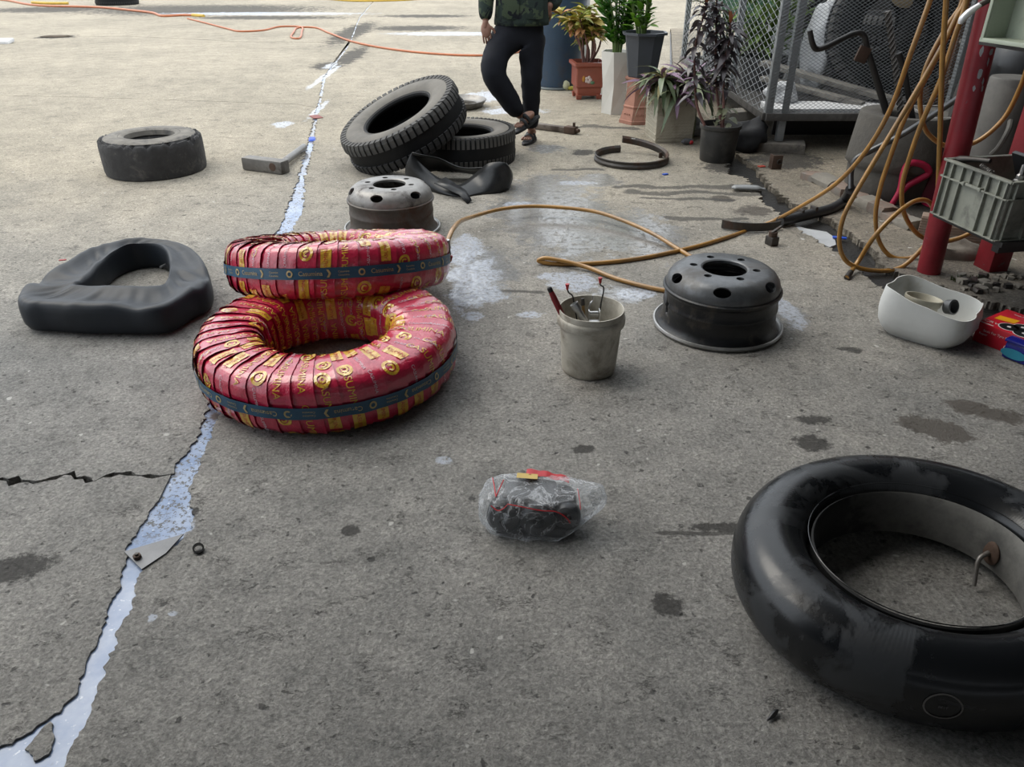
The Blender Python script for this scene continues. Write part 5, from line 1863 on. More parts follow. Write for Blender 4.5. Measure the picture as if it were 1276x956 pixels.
M_BAR = mat('dark_iron_bar', (0.04, 0.039, 0.038), 0.4, metal=0.5, bump=0.2)
base = DC + Vector((-0.05, -0.02, 0.36))
o = bar('lug_wrench', 'bent black crank wrench standing in the concrete drum', 'wrench',
        [base, PY(1104, 137, 5.0), PY(1095, 108, 5.0), PY(1088, 85, 5.0), PY(1081, 62, 5.0), PY(1077, 45, 5.0), PY(1072, 41, 5.0), PY(1064, 42, 5.0), PY(1048, 49, 4.98), PY(1025, 60, 4.96), PY(1017, 61, 4.96),
         PY(1013, 56, 4.95), PY(1009, 38, 4.95)], [0.022, 0.022, 0.021, 0.020, 0.018, 0.017, 0.017, 0.017, 0.017, 0.017, 0.017, 0.017, 0.015], M_BAR, sm=4)
MB().box((0.075, 0.02, 0.09), PY(1075, 68, 4.99) - base, (0, 0.3, 0), 0.008).build('welded_plate', M_RUST, o)
b0, b1 = DC + Vector((0.03, 0.02, 0.36)), PY(1106, 14, 5.05)
o = thing('twisted_bar', 'twisted square iron bar standing upright in the concrete drum', 'bar', b0)
d = b1 - b0
vs, fs = [], []
N = 90
fr = d.normalized().to_track_quat('Z', 'Y').to_matrix()
for i in range(N + 1):
    for k in range(4):
        a = i * 0.42 + k * PI / 2
        vs.append(d * (i / N) + fr @ Vector((0.021 * math.cos(a), 0.021 * math.sin(a), 0)))
for i in range(N):
    for k in range(4):
        q = (k + 1) % 4
        fs.append([i * 4 + k, i * 4 + q, (i + 1) * 4 + q, (i + 1) * 4 + k])
fs.append([N * 4 + k for k in range(4)])
MB().add(vs, fs).build('bar', mat('grey_twisted_iron', (0.13, 0.12, 0.11), 0.45, metal=0.5), o, smooth=False)
bar('pry_bar', 'plain dark round bar leaning right of the twisted bar in the drum', 'bar', [DC + Vector((0.09, 0.0, 0.37)), PY(1127, 88, 4.98), PY(1120, 66, 4.98)], 0.018, M_BAR, sm=0)
# red jug
JC = G(1140, 258, 0.02)
t = thing('red_jug', 'small red plastic jug with open handle lying by the drum', 'jug', JC + Vector((0.08, 0.0, 0)))
M_RJ = mat('red_jug_plastic', (0.42, 0.012, 0.055), 0.4, var=0.15, bump=0.1)
jp = lambda x, y, dy=0.0: PY(x, y, JC.y + dy) - (JC + Vector((0.08, 0, 0)))
MB().tube([jp(1112, 254, -0.02), jp(1121, 238, -0.02), jp(1127, 213, -0.0), jp(1133, 204, 0.0), jp(1146, 204, 0.0), jp(1156, 210, 0.0), jp(1157, 216, 0.0), jp(1148, 222, 0.0), jp(1132, 231, -0.01), jp(1122, 241, -0.02)],
          [0.018, 0.018, 0.02, 0.021, 0.021, 0.021, 0.02, 0.02, 0.02, 0.018], n=12, flat=1.0).build('handle', M_RJ, t)
MB().box((0.17, 0.15, 0.24), (0.06, 0.07, 0.125), (0, 0.12, -0.3), 0.03, 0.8).build('jug_body', mat('dark_red_plastic', (0.12, 0.006, 0.022), 0.5, bump=0.1), t)
MB().box((0.09, 0.10, 0.02), (0.03, 0.0, 0.012), (0, 0.1, 0.2), 0.005).build('red_lip', M_RJ, t)
# grey bin behind
t = thing('metal_bin', 'open dark steel bin with pale rim behind the hanging hoses', 'bin', PY(1184, 175, 4.80) * 1.0)
t.location.z = 0.02
zt = PY(1168, 158, 4.6).z
b = MB()
b.box((0.46, 0.40, zt - 0.02), (0.12, 0.22, (zt - 0.02) / 2), bev=0.01)
b.build('bin_body', mat('dark_bin_steel', (0.045, 0.043, 0.040), 0.7, bump=0.2), t)
MB().box((0.48, 0.02, 0.016), (0.12, 0.02, zt - 0.02), bev=0.004).box((0.48, 0.02, 0.016), (0.12, 0.42, zt - 0.02), bev=0.004).box((0.02, 0.40, 0.016), (-0.11, 0.22, zt - 0.02), bev=0.004).box(
    (0.02, 0.40, 0.016), (0.35, 0.22, zt - 0.02), bev=0.004).build('bin_rim', mat('pale_rim_steel', (0.25, 0.24, 0.225), 0.6), t)
bar('wooden_stake', 'dark stake leaning out of the steel bin behind the red post', 'stake', [PY(1182, 158, 4.85), PY(1192, 120, 4.9), PY(1203, 92, 4.95)], 0.022, mat('dark_wood', (0.05, 0.045, 0.04), 0.8), n=6, sm=0)
# grey cylinder
t = thing('gas_cylinder', 'dusty grey steel cylinder standing between the two red posts', 'cylinder', (PY(1248, 150, 4.45).x, 4.45, 0.02))
zc = PY(1250, 97, 4.40).z
MB().lathe([(0, 0), (0.125, 0), (0.13, 0.01), (0.118, zc - 0.03), (0.112, zc - 0.022), (0, zc - 0.022)], 36).build('cylinder_body', mat('dusty_grey_paint', (0.115, 0.109, 0.098), 0.7, bump=0.2, dirt=(0.09, 0.085, 0.08)), t)
MB().tube([(-0.075, -0.125, 0.42), (-0.075, -0.17, 0.47), (-0.055, -0.175, 0.56), (-0.03, -0.13, 0.60)], 0.014, n=8).build('hook', mat('dusty_grey_paint', (0.15, 0.143, 0.13), 0.7), t)
t = thing('air_tank', 'dark rounded tank end above the grey cylinder', 'tank', PY(1268, 80, 4.9))
MB().lathe([(0, -0.16), (0.09, -0.145), (0.15, -0.09), (0.16, 0.0), (0.16, 0.6), (0, 0.6)], 32, M=Matrix.Rotation(PI / 2, 4, 'Y') @ Matrix.Rotation(-0.4, 4, 'X')).build('tank_body', mat('dark_tank_paint', (0.045, 0.047, 0.05), 0.4, metal=0.3), t)
MB().box((0.05, 0.05, 0.9), (0.2, 0.1, -0.55), bev=0.005).box((0.05, 0.05, 0.9), (0.45, 0.1, -0.55), bev=0.005).build('tank_leg', M_BLACK, t)

# ------------------------------------------------------------------ broken kerb of bricks and mortar between ledge and drum
M_BRK = mat('crumbled_brick', (0.24, 0.165, 0.125), 0.9, var=0.25, vscale=8, bump=0.5, bscale=40, bdist=0.008, dirt=(0.23, 0.21, 0.185), dscale=6, dlo=0.42, dhi=0.6)
M_MOR = mat('crumbled_mortar', (0.26, 0.24, 0.205), 0.92, var=0.2, vscale=6, bump=0.5, bscale=40, bdist=0.008)
kp = [(1004, 224), (1020, 229), (1040, 239), (1058, 249), (1074, 257), (1090, 266), (1106, 275), (1124, 282), (1142, 290)]
t = thing('broken_kerb', 'low broken kerb of bricks and mortar in front of the concrete drum', 'kerb', G(1070, 258, 0.02))
rr = random.Random(4)


def rock_mesh(sx, sy, sz, seed, amp=0.18):
    bm = bmesh.new()
    bmesh.ops.create_cube(bm, size=1)
    bmesh.ops.subdivide_edges(bm, edges=bm.edges, cuts=1, use_grid_fill=True)
    vs = []
    bm.verts.index_update()
    for v in bm.verts:
        q = Vector((v.co.x * sx, v.co.y * sy, v.co.z * sz))
        l = 1 - 0.12 * (abs(v.co.x) + abs(v.co.y) + abs(v.co.z) - 0.5)
        q = q * l
        q += Vector((rr.uniform(-1, 1) * sx, rr.uniform(-1, 1) * sy, rr.uniform(-1, 1) * sz)) * amp * 0.4
        vs.append(q)
    r = (vs, [[v.index for v in f.verts] for f in bm.faces])
    bm.free()
    return r


for i in range(len(kp) - 1):
    p, q = G(*kp[i], 0.02), G(*kp[i + 1], 0.02)
    mid = (p + q) / 2
    d = q - p
    h = rr.uniform(0.05, 0.075)
    o = MB().add(*rock_mesh(d.length * 1.08, 0.12, h, i)).build('brick', M_BRK if i % 3 != 1 else M_MOR, t, angle=25)
    o.location = mid - t.location + Vector((0.02, 0.05, h / 2 - 0.008))
    o.rotation_euler = (rr.uniform(-.06, .06), rr.uniform(-.06, .06), math.atan2(d.y, d.x) + rr.uniform(-.1, .1))
# ribbed hollow bricks by the round post
for (x, y, lab, rz) in ((1166, 296, 'ribbed clay brick standing left of the round red post', -0.5), (1200, 308, 'ribbed clay brick between the two red posts under the crate', -0.35)):
    p = G(x, y, 0.02)
    t = thing('hollow_brick', lab, 'brick', p + Vector((0.02, 0.06, -0.004)), rz)
    MB().box((0.17, 0.09, 0.11), (0, 0, 0.055), bev=0.005).build('brick_body', mat('ribbed_clay', (0.27, 0.195, 0.15), 0.9, bump=0.3, dirt=(0.25, 0.22, 0.19), dlo=0.5), t)
    for k in range(7):
        MB().box((0.172, 0.008, 0.006), (0, -0.045, 0.012 + k * 0.0145), bev=0.002).build('ridge', mat('ribbed_clay', (0.27, 0.195, 0.15), 0.9), t)
# sloped mortar heap behind the white jerrycan, and rubble
mh = G(1196, 326, 0.02)
o = MB().ball((0, 0, 0), 0.2, (0.75, 0.45, 0.42), 22, 5, 0.35).build('mortar_heap', M_MOR, angle=60, loc=(0, 0, 0))
o.location = mh + Vector((0.0, 0.10, -0.005))
tag(o, 'hardened mortar heap between the feet of the two red posts', 'mortar')
for i in range(26):
    x, y = rr.uniform(1196, 1276), rr.uniform(344, 366)
    s = rr.uniform(0.012, 0.034)
    o = MB().add(*rock_mesh(s * 1.5, s * 1.2, s, i, 0.35)).build('rubble_stone', M_MOR if i % 3 else M_STEEL_DARK, angle=30)
    o.location = G(x, y, 0.02) + Vector((0, 0, s * 0.32))
    o.rotation_euler = (0, 0, rr.uniform(0, 6))
    tag(o, 'small broken rubble stone between the square red post and the red box', 'stone', 'rubble behind the red box')
ms = MB()
for i in range(160):
    a, r_ = rr.uniform(0, 6.28), rr.uniform(0, 0.055)
    p = Vector((r_ * math.cos(a) * 1.6, r_ * math.sin(a), 0.0))
    ms.add([p + Vector((-.003, 0, 0)), p + Vector((.003, 0, 0)), p + Vector((rr.uniform(-.008, .008), rr.uniform(-.008, .008), rr.uniform(.012, .026)))], [[0, 1, 2]])
o = ms.build('moss', mat('moss_green', (0.06, 0.09, 0.025), 0.9, bump=0))
o.location = G(1206, 350, 0.022)
tag(o, 'tuft of green moss at the foot of the square red post', 'moss', kind='stuff')

# ------------------------------------------------------------------ wire cage
M_GALV = mat('galvanised_angle', (0.30, 0.32, 0.33), 0.42, metal=0.4, var=0.2, vscale=7, bump=0.12, dirt=(0.16, 0.15, 0.14), dscale=6, dlo=0.52, dhi=0.7)
M_WIRE = mat('cage_wire', (0.26, 0.275, 0.285), 0.45, metal=0.35, bump=0)
CX0, CX1, CY0, CY1, CZ, CTOP = 1.965, 4.75, 6.20, 9.6, 0.30, 2.05
t = thing('wire_cage', 'large wire mesh cage on a raised steel base', 'cage', (CX0, CY0, 0))


def angle_iron(name, p0, p1, s=0.05, m=None, dirx=1, diry=1):
    p0, p1 = Vector(p0), Vector(p1)
    L = (p1 - p0).length
    b = MB()
    b.box((s, 0.006, L), (dirx * s / 2, 0, L / 2)).box((0.006, s, L), (0, diry * s / 2, L / 2))
    o = b.build(name, m or M_GALV, t, smooth=False)
    o.location = p0
    return o


W_, D_ = CX1 - CX0, CY1 - CY0
for (x, y, dx_) in ((0, 0, 1), (0.17, -0.005, -1), (1.39, -0.005, 1), (W_, 0, -1)):
    angle_iron('post', (x, y, CZ), (x, y, CTOP), 0.052, dirx=dx_)
for y in (1.15, 2.3, D_):
    angle_iron('post', (0.0 if y < D_ else 0.0, y, CZ), (0, y, CTOP), 0.05)
angle_iron('post', (0.42, 0.9, CZ), (0.42, 0.9, CTOP), 0.045)
M_BASE = mat('dirty_base_steel', (0.095, 0.09, 0.085), 0.6, metal=0.3, bump=0.3, dirt=(0.19, 0.18, 0.17), dlo=0.5, dhi=0.7)
for (sz, lc) in (((W_, 0.05, 0.055), (W_ / 2, 0, CZ - 0.02)), ((0.05, D_, 0.055), (0, D_ / 2, CZ - 0.02)), ((W_, 0.05, 0.05), (W_ / 2, D_, CZ - 0.02)), ((0.05, D_, 0.05), (W_, D_ / 2, CZ - 0.02)),
                 ((W_, 0.04, 0.04), (W_ / 2, 0.0, CTOP)), ((0.04, D_, 0.04), (0, D_ / 2, CTOP))):
    MB().box(sz, lc, bev=0.004).build('base_rail' if lc[2] < 1 else 'top_rail', M_BASE if lc[2] < 1 else M_GALV, t)
MB().box((W_ - 0.06, D_ - 0.06, 0.012), (W_ / 2, D_ / 2, CZ - 0.03)).build('base_sheet', M_BASE, t, smooth=False)
MB().box((W_ - 0.3, 0.02, CZ - 0.06), (W_ / 2 + 0.1, 0.55, (CZ - 0.06) / 2 + 0.03)).build('shade_sheet', M_BLACK, t, smooth=False)  # added black sheet, stands in for the shade beneath the cage
for (x, y) in ((0.14, 0.02), (1.5, 0.02), (W_ - 0.1, 0.02), (0.1, D_ - 0.1), (0.1, 1.7), (W_ - 0.1, D_ - 0.1)):
    z0 = 0.095 if (x, y) == (0.14, 0.02) else 0.02
    MB().box((0.055, 0.055, CZ - 0.045 - z0), (x, y, (CZ - 0.045 + z0) / 2), bev=0.003).build('leg', M_GALV if y < 0.1 else M_BASE, t)


def mesh_panel(name, origin, u, h, width, height, pitch, r, k=0.62):
    """woven diamond wire: two families of slanted wires, joined"""
    b = MB()
    origin, u, h = Vector(origin), Vector(u), Vector(h)
    nrm = u.cross(h)
    for fam in (1, -1):
        c = -height / k if fam > 0 else 0
        end = width if fam > 0 else width + height / k
        while c < end:
            # wire: x = c + fam * y / k
            y0, y1 = 0.0, height
            if fam > 0:
                if c < 0:
                    y0 = -c * k
                if c + height / k > width:
                    y1 = (width - c) * k
            else:
                if c > width:
                    y0 = (c - width) * k
                if c - height / k < 0:
                    y1 = c * k
            if y1 > y0 + 0.01:
                pa_ = origin + u * (c + fam * y0 / k) + h * y0 + nrm * r * fam
                pb_ = origin + u * (c + fam * y1 / k) + h * y1 + nrm * r * fam
                b.tube([pa_, pb_], r, n=3, cap=False, smooth=0)
            c += pitch
    return tag(b.build(name, M_WIRE, t, smooth=False), kind='stuff')


mesh_panel('front_mesh', (0.0, -0.012, CZ), (1, 0, 0), (0, 0, 1), W_, CTOP - CZ, 0.040, 0.0016)
mesh_panel('side_mesh', (-0.012, 0.0, CZ), (0, 1, 0), (0, 0, 1), D_, CTOP - CZ, 0.17, 0.0022, 0.34)
# wood block and iron bit under the leg
p = G(978, 200, 0.02)
o = thing('wood_block', 'grey timber block under the front leg of the cage', 'wood block', (CX0 + 0.16, CY0 + 0.02, 0.018), -0.25)
MB().box((0.36, 0.20, 0.072), (0.0, 0, 0.037), bev=0.006).build('block_body', mat('grey_timber', (0.19, 0.17, 0.145), 0.9, var=0.25, bump=0.4, dirt=(0.10, 0.09, 0.08)), o)
o = thing('rusty_bracket', 'short rusty bracket propped against the timber block under the cage', 'bracket', G(967, 211, 0.02) , 0.1)
MB().box((0.075, 0.012, 0.10), (0, 0, 0.05), bev=0.003).box((0.012, 0.06, 0.10), (-0.03, 0.03, 0.05), bev=0.003).box((0.075, 0.06, 0.010), (0, 0.03, 0.006), bev=0.003).build('bracket_body', M_RUST, o)
MB().lathe([(0.012, 0), (0.02, 0), (0.02, 0.01), (0.012, 0.01)], 12, closed=True, M=Matrix.Translation((0.012, -0.008, 0.055)) @ Matrix.Rotation(PI / 2, 4, 'X')).build('bracket_eye', M_STEEL_DARK, o)
o = thing('red_crumb', 'small orange-red plastic scrap on the ledge by the timber block', 'scrap', G(949, 208, 0.02), 0.3)
MB().box((0.05, 0.035, 0.008), (0, 0, 0.004), bev=0.002).build('scrap_body', mat('orange_red', (0.5, 0.06, 0.03), 0.5), o)
o = thing('stone_block', 'rough brown stone block under the corner of the cage behind the black pot', 'stone block', (1.90, 6.75, 0.018), 0.3)
MB().add(*rock_mesh(0.28, 0.22, 0.22, 3, 0.12)).build('block_body', M_MOR, o, angle=30).location = (0, 0, 0.11)

# what the cage holds
CI = CZ + 0.002 - 0.024
t2 = make_tyre('truck_tyre', 0.52, 0.28, 0.24, 50, 'dark truck tyre standing upright in the cage, nearest the hanging hoses', (3.15, 6.95, CI + 0.545), (math.radians(78), 0.0, -0.15), side_mat=M_RUB)
t3 = make_tyre('truck_tyre', 0.52, 0.28, 0.24, 50, 'dark truck tyre with a worn tan patch standing in the middle of the cage', (3.22, 7.75, CI + 0.545), (math.radians(76), 0.0, -0.25), side_mat=M_RUB)
MB().ball((0.30, 0.18, 0.125), 0.10, (1.3, 0.9, 0.1), 14).build('worn_patch', mat('tan_wear', (0.22, 0.17, 0.10), 0.9), t3)
make_tyre('truck_tyre', 0.50, 0.27, 0.23, 50, 'dark truck tyre lying flat at the back of the cage', (4.05, 8.75, CI + 0.14), (0, 0, 0), side_mat=M_RUB)
make_tyre('truck_tyre', 0.50, 0.27, 0.23, 50, 'dark truck tyre lying on top of the flat one at the back of the cage', (4.05, 8.72, CI + 0.405), (0, 0, 0.3), side_mat=M_RUB)
M_FOAM = mat('white_foam', (0.80, 0.80, 0.80), 0.7, var=0.05, bump=0.1)
o = thing('foam_board', 'white foam board lying along the front edge of the cage floor', 'foam board', (CX0 + 0.62, CY0 + 0.23, CI), 0.0)
MB().box((1.10, 0.34, 0.05), (0, 0, 0.025), bev=0.004).build('board_body', M_FOAM, o)
M_SACK = mat('white_plastic_sheet', (0.66, 0.67, 0.68), 0.45, var=0.12, bump=0.5, bscale=9, bdist=0.03)
for (x, y, z, r, sc, lab) in ((2.66, 7.22, 0.36, 0.36, (0.36, 0.45, 1.0), 'crumpled white plastic sack standing in the cage behind the plank'),
                              (3.0, 9.0, 0.5, 0.5, (0.5, 0.5, 1.05), 'tall crumpled white sheet at the back of the cage'),
                              (2.2, 6.6, 0.10, 0.11, (1.1, 1, 0.9), 'small white bag at the front left corner inside the cage')):
    o = thing('plastic_sack', lab, 'sack', (x, y, CI))
    b = MB().ball((0, 0, z), r, sc, 30, x * 3, 0.35)
    for v in b.v:
        v.z = max(0.002, v.z)
        v += v.normalized() * 0.02 * mnoise.noise(v * 14)
    b.build('sack_body', M_SACK, o, angle=80)
M_PLANK = mat('weathered_plank', (0.25, 0.235, 0.205), 0.85, var=0.3, vscale=5, bump=0.3, dirt=(0.12, 0.11, 0.10), dscale=5)
for (x0, y0, Y0, x1, y1, Y1, w, lab) in ((950, 78, 7.1, 1112, 124, 6.5, 0.16, 'long weathered plank lying slanted in the cage, upper of the two'),
                                      (950, 97, 7.0, 1075, 130, 6.45, 0.12, 'long weathered plank lying slanted in the cage, lower of the two')):
    a_, b_ = PY(x0, y0, Y0), PY(x1, y1, Y1)
    d = b_ - a_
    o = thing('plank', lab, 'plank', (a_ + b_) / 2)
    o.rotation_euler = d.to_track_quat('X', 'Z').to_euler()
    MB().box((d.length, w, 0.035), bev=0.003).build('plank_body', M_PLANK, o)
M_ORG = mat('orange_brown_plastic', (0.42, 0.15, 0.02), 0.5, var=0.25, bump=0.1)
for (x, y, Y, s, lab) in ((1207, 78, 6.75, (0.22, 0.25, 0.26), 'orange-brown jerrycan low behind the blue-grey cage post'), (1200, 24, 6.9, (0.24, 0.2, 0.2), 'orange-brown jerrycan high behind the blue-grey cage post')):
    c = PY(x, y, Y)
    o = thing('orange_jerrycan', lab, 'jerrycan', (c.x + 0.05, Y, c.z - 0.13))
    MB().box(s, (0, 0, s[2] / 2), bev=0.03).build('can_body', M_ORG, o)
    MB().tube([(-0.05, 0, s[2]), (-0.03, 0, s[2] + 0.04), (0.03, 0, s[2] + 0.04), (0.05, 0, s[2])], 0.012, n=8).build('handle', M_ORG, o)
c0, c1 = PY(1207, 78, 6.75), PY(1200, 24, 6.9)
t = thing('cage_shelf', 'brown board shelves on uprights at the right of the cage holding orange jerrycans', 'shelf', (c0.x + 0.1, 6.85, CI))
for z in (c0.z - 0.14, c1.z - 0.14):
    MB().box((0.55, 0.4, 0.02), (0, 0, z - CI), bev=0.002).build('shelf_board', mat('brown_board', (0.13, 0.08, 0.055), 0.7, bump=0.2), t)
    MB().box((0.55, 0.012, 0.03), (0, -0.205, z - CI + 0.005), bev=0.002).build('shelf_edge', mat('pale_edge', (0.45, 0.42, 0.36), 0.6), t)
for x in (-0.27, 0.27):
    MB().box((0.03, 0.38, 1.35), (x, 0.0, 0.675), bev=0.002).build('upright', mat('brown_board', (0.13, 0.08, 0.055), 0.7), t)
MB().box((0.55, 0.015, 1.3), (0, 0.20, 0.65)).build('back_board', mat('brown_board', (0.13, 0.08, 0.055), 0.7), t, smooth=False)

# ------------------------------------------------------------------ plants
def leaf_mesh(name, L, W, m, droop=0.25, fold=0.25, tip=1.0, n=5, wav=0.0, back=None):
    """a leaf that starts at 0 and runs along +x; its midrib droops, its halves fold up"""
    b = MB()
    vs, fs = [], []
    for i in range(n + 1):
        f = i / n
        w = W * (math.sin(PI * min(1, f * 0.92 + 0.08)) ** 0.75) * (1 if i < n else 0.06)
        if i == 0:
            w = W * 0.12
        z = -droop * L * f * f
        x = L * f * (1 - 0.25 * droop * f)
        vs += [(x, -w / 2, z + fold * w / 2 + wav * W * math.sin(f * 9)), (x, 0, z), (x, w / 2, z + fold * w / 2 - wav * W * math.sin(f * 9))]
    for i in range(n):
        for q in (0, 1):
            fs.append([i * 3 + q, i * 3 + q + 1, i * 3 + q + 4, i * 3 + q + 3])
    return b.add(vs, fs).mesh(name, m, angle=70)


def leaf_mat(name, c1, c2, rough=0.4, trans=0.15, scale=6, spec=0.5):
    m = bpy.data.materials.new(name)
    c1, c2 = tuple(c * 0.85 for c in c1), tuple(c * 0.85 for c in c2)
    t = NT(m)
    inf = t.n('ShaderNodeObjectInfo')
    f = t.math('ADD', t.math('MULTIPLY', inf.outputs['Random'], 0.7), t.math('MULTIPLY', t.noise(scale, 3, 0.6).outputs[0], 0.4), True)
    c = t.mix(f, c1, c2)
    t.l(c, t.bsdf.inputs['Base Color'])
    t.bsdf.inputs['Roughness'].default_value = rough
    t.bsdf.inputs['Specular IOR Level'].default_value = spec
    tl = t.n('ShaderNodeBsdfTranslucent')
    t.l(c, tl.inputs[0])
    mx = t.n('ShaderNodeMixShader')
    mx.inputs[0].default_value = trans
    t.l(t.bsdf.outputs[0], mx.inputs[1])
    t.l(tl.outputs[0], mx.inputs[2])
    t.l(mx.outputs[0], t.out.inputs[0])
    return m


def place_leaf(me, parent, p, az, el, roll=0.0, s=1.0, name='leaf'):
    M = Matrix.Translation(p) @ Matrix.Rotation(az, 4, 'Z') @ Matrix.Rotation(-el, 4, 'Y') @ Matrix.Rotation(roll, 4, 'X') @ Matrix.Scale(s, 4)
    return inst(name, me, parent, M)


rp = random.Random(21)
M_SOIL = mat('potting_soil', (0.035, 0.027, 0.02), 0.95, bump=0.6, bscale=30, bdist=0.01)
M_TERRA = mat('red_brown_ceramic', (0.30, 0.075, 0.045), 0.4, var=0.12, bump=0.1, coat=0.2)
M_TERRA2 = mat('matt_terracotta', (0.42, 0.20, 0.14), 0.8, var=0.15, bump=0.2, dirt=(0.30, 0.15, 0.11), dlo=0.5)
M_STEM = mat('woody_stem', (0.20, 0.10, 0.085), 0.8, var=0.3, bump=0.2)
M_GSTEM = mat('green_stem', (0.13, 0.20, 0.055), 0.5, var=0.2, bump=0)


def square_ring(prof, corner, n=4, rot=PI / 4, z0=0.0, k=8):
    """pot body: square (or n-sided) section with rounded corners, prof = [(half width, z)]"""
    vs, fs = [], []
    m = n * k
    for (r, z) in prof:
        for i in range(m):
            s = i // k
            f = i % k / k
            a0 = 2 * PI * s / n + rot
            # straight side with a small rounded corner
            c0 = Vector((math.cos(a0), math.sin(a0), 0)) / math.cos(PI / n)
            c1 = Vector((math.cos(a0 + 2 * PI / n), math.sin(a0 + 2 * PI / n), 0)) / math.cos(PI / n)
            g = corner
            ff = g + (1 - 2 * g) * f / (1 - 1 / k) if True else f
            p = c0.lerp(c1, min(1 - g, ff))
            vs.append((p.x * r, p.y * r, z))
    for q in range(len(prof) - 1):
        for i in range(m):
            j = (i + 1) % m
            fs.append([q * m + i, q * m + j, (q + 1) * m + j, (q + 1) * m + i])
    return vs, fs


# croton in the square red-brown pot
PC_ = G(732, 124)
t = thing('potted_croton', 'yellow-green croton bush in a square red-brown glazed pot', 'potted plant', PC_ + Vector((0, 0.12, 0)), 0.12)
h = 0.150
vs, fs = square_ring([(h * 0.78, 0.035), (h * 0.84, 0.06), (h * 0.86, 0.11), (h * 0.97, 0.13), (h * 0.97, 0.30), (h * 1.0, 0.315), (h * 1.16, 0.335), (h * 1.16, 0.365), (h * 1.0, 0.37), (h * 0.95, 0.33),
                      (h * 0.8, 0.32)], 0.03)
MB().add(vs, fs).build('pot', M_TERRA, t, angle=30).rotation_euler = (0, 0, -PI / 4 * 0 + 0.0)
for sx_ in (-1, 1):
    for sy_ in (-1, 1):
        MB().box((0.05, 0.05, 0.05), (sx_ * h * 0.72, sy_ * h * 0.72, 0.025), bev=0.006, taper=1.25).build('foot', M_TERRA, t)
MB().box((h * 1.9, h * 1.9, 0.01), (0, 0, 0.325)).build('soil', M_SOIL, t)
fl = MB()
fc = (-0.02, -h * 0.985, 0.20)
for i in range(5):
    a = i * 2 * PI / 5
    fl.ball((fc[0] + 0.022 * math.cos(a), fc[1], fc[2] + 0.022 * math.sin(a)), 0.018, (1, 0.3, 1), 8)
fl.build('painted_flower', mat('pink_white_paint', (0.62, 0.50, 0.46), 0.4, bump=0), t)
MB().ball((fc[0] - 0.05, fc[1], fc[2] + 0.01), 0.028, (0.6, 0.25, 1.1), 8).build('painted_leaf', mat('ochre_paint', (0.50, 0.22, 0.03), 0.4, bump=0), t)
MB().ball((fc[0] + 0.045, fc[1], fc[2] - 0.03), 0.024, (1, 0.25, 0.7), 8).build('painted_leaf', mat('green_paint', (0.10, 0.20, 0.10), 0.4, bump=0), t)
lm = [leaf_mesh('leaf', 0.20, 0.07, leaf_mat('croton_yellow', (0.42, 0.34, 0.04), (0.55, 0.42, 0.12)), 0.35, 0.3, wav=0.05),
      leaf_mesh('leaf', 0.19, 0.065, leaf_mat('croton_green', (0.13, 0.18, 0.03), (0.34, 0.34, 0.05)), 0.4, 0.3, wav=0.05),
      leaf_mesh('leaf', 0.15, 0.05, leaf_mat('croton_orange', (0.45, 0.15, 0.05), (0.55, 0.36, 0.18)), 0.5, 0.3, wav=0.06)]
tops = []
for i in range(10):
    a = i * 0.63
    r0, r1 = rp.uniform(0.0, 0.07), rp.uniform(0.04, 0.30)
    hh = rp.uniform(0.56, 0.92) - r1 * 0.4
    p = [Vector((r0 * math.cos(a), r0 * math.sin(a), 0.32)), Vector(((r0 + r1) / 2 * math.cos(a) + rp.uniform(-.02, .02), (r0 + r1) / 2 * math.sin(a), 0.32 + (hh - 0.32) * 0.5)),
         Vector((r1 * math.cos(a) - 0.09, r1 * math.sin(a), hh))]
    MB().tube(p, [0.012, 0.010, 0.007], n=6, smooth=4).build('stem', M_STEM, t)
    for k in range(28):
        f = rp.uniform(0.25, 1) ** 0.6
        q = p[1].lerp(p[2], f)
        place_leaf(lm[rp.choice((0, 0, 1, 1, 1, 2))], t, q, rp.uniform(0, 6.28), rp.uniform(-0.1, 0.9) * (0.5 + f * 0.5), rp.uniform(-.5, .5), rp.uniform(0.7, 1.1))

# tall white faceted planter with the dark green frond plant
PZ = G(768, 143)
t = thing('potted_frond_plant', 'glossy green frond plant in a tall white faceted planter', 'potted plant', PZ + Vector((-0.015, 0.12, 0)), 0.2)
vs, fs = [], []
prof = [(0.125, 0.0, 0), (0.132, 0.27, PI / 6 * 0.2), (0.155, 0.56, 0), (0.145, 0.56, 0), (0.13, 0.50, 0)]
for (r, z, o_) in prof:
    for i in range(6):
        a = i * PI / 3 + o_
        vs.append((r * math.cos(a), r * math.sin(a), z))
for q in range(len(prof) - 1):
    for i in range(6):
        j = (i + 1) % 6
        fs.append([q * 6 + i, q * 6 + j, (q + 1) * 6 + j])
        fs.append([q * 6 + i, (q + 1) * 6 + j, (q + 1) * 6 + i])
MB().add(vs, fs).build('planter', mat('white_glaze', (0.74, 0.72, 0.66), 0.35, var=0.05, bump=0.04, coat=0.2), t, smooth=False)
MB().lathe([(0, 0.51), (0.13, 0.51), (0.13, 0.50), (0, 0.50)], 6).build('soil', M_SOIL, t)
M_ZZ = leaf_mat('glossy_green_leaf', (0.018, 0.075, 0.018), (0.10, 0.27, 0.03), 0.25, 0.2)
zz = leaf_mesh('leaflet', 0.16, 0.055, M_ZZ, 0.15, 0.35)
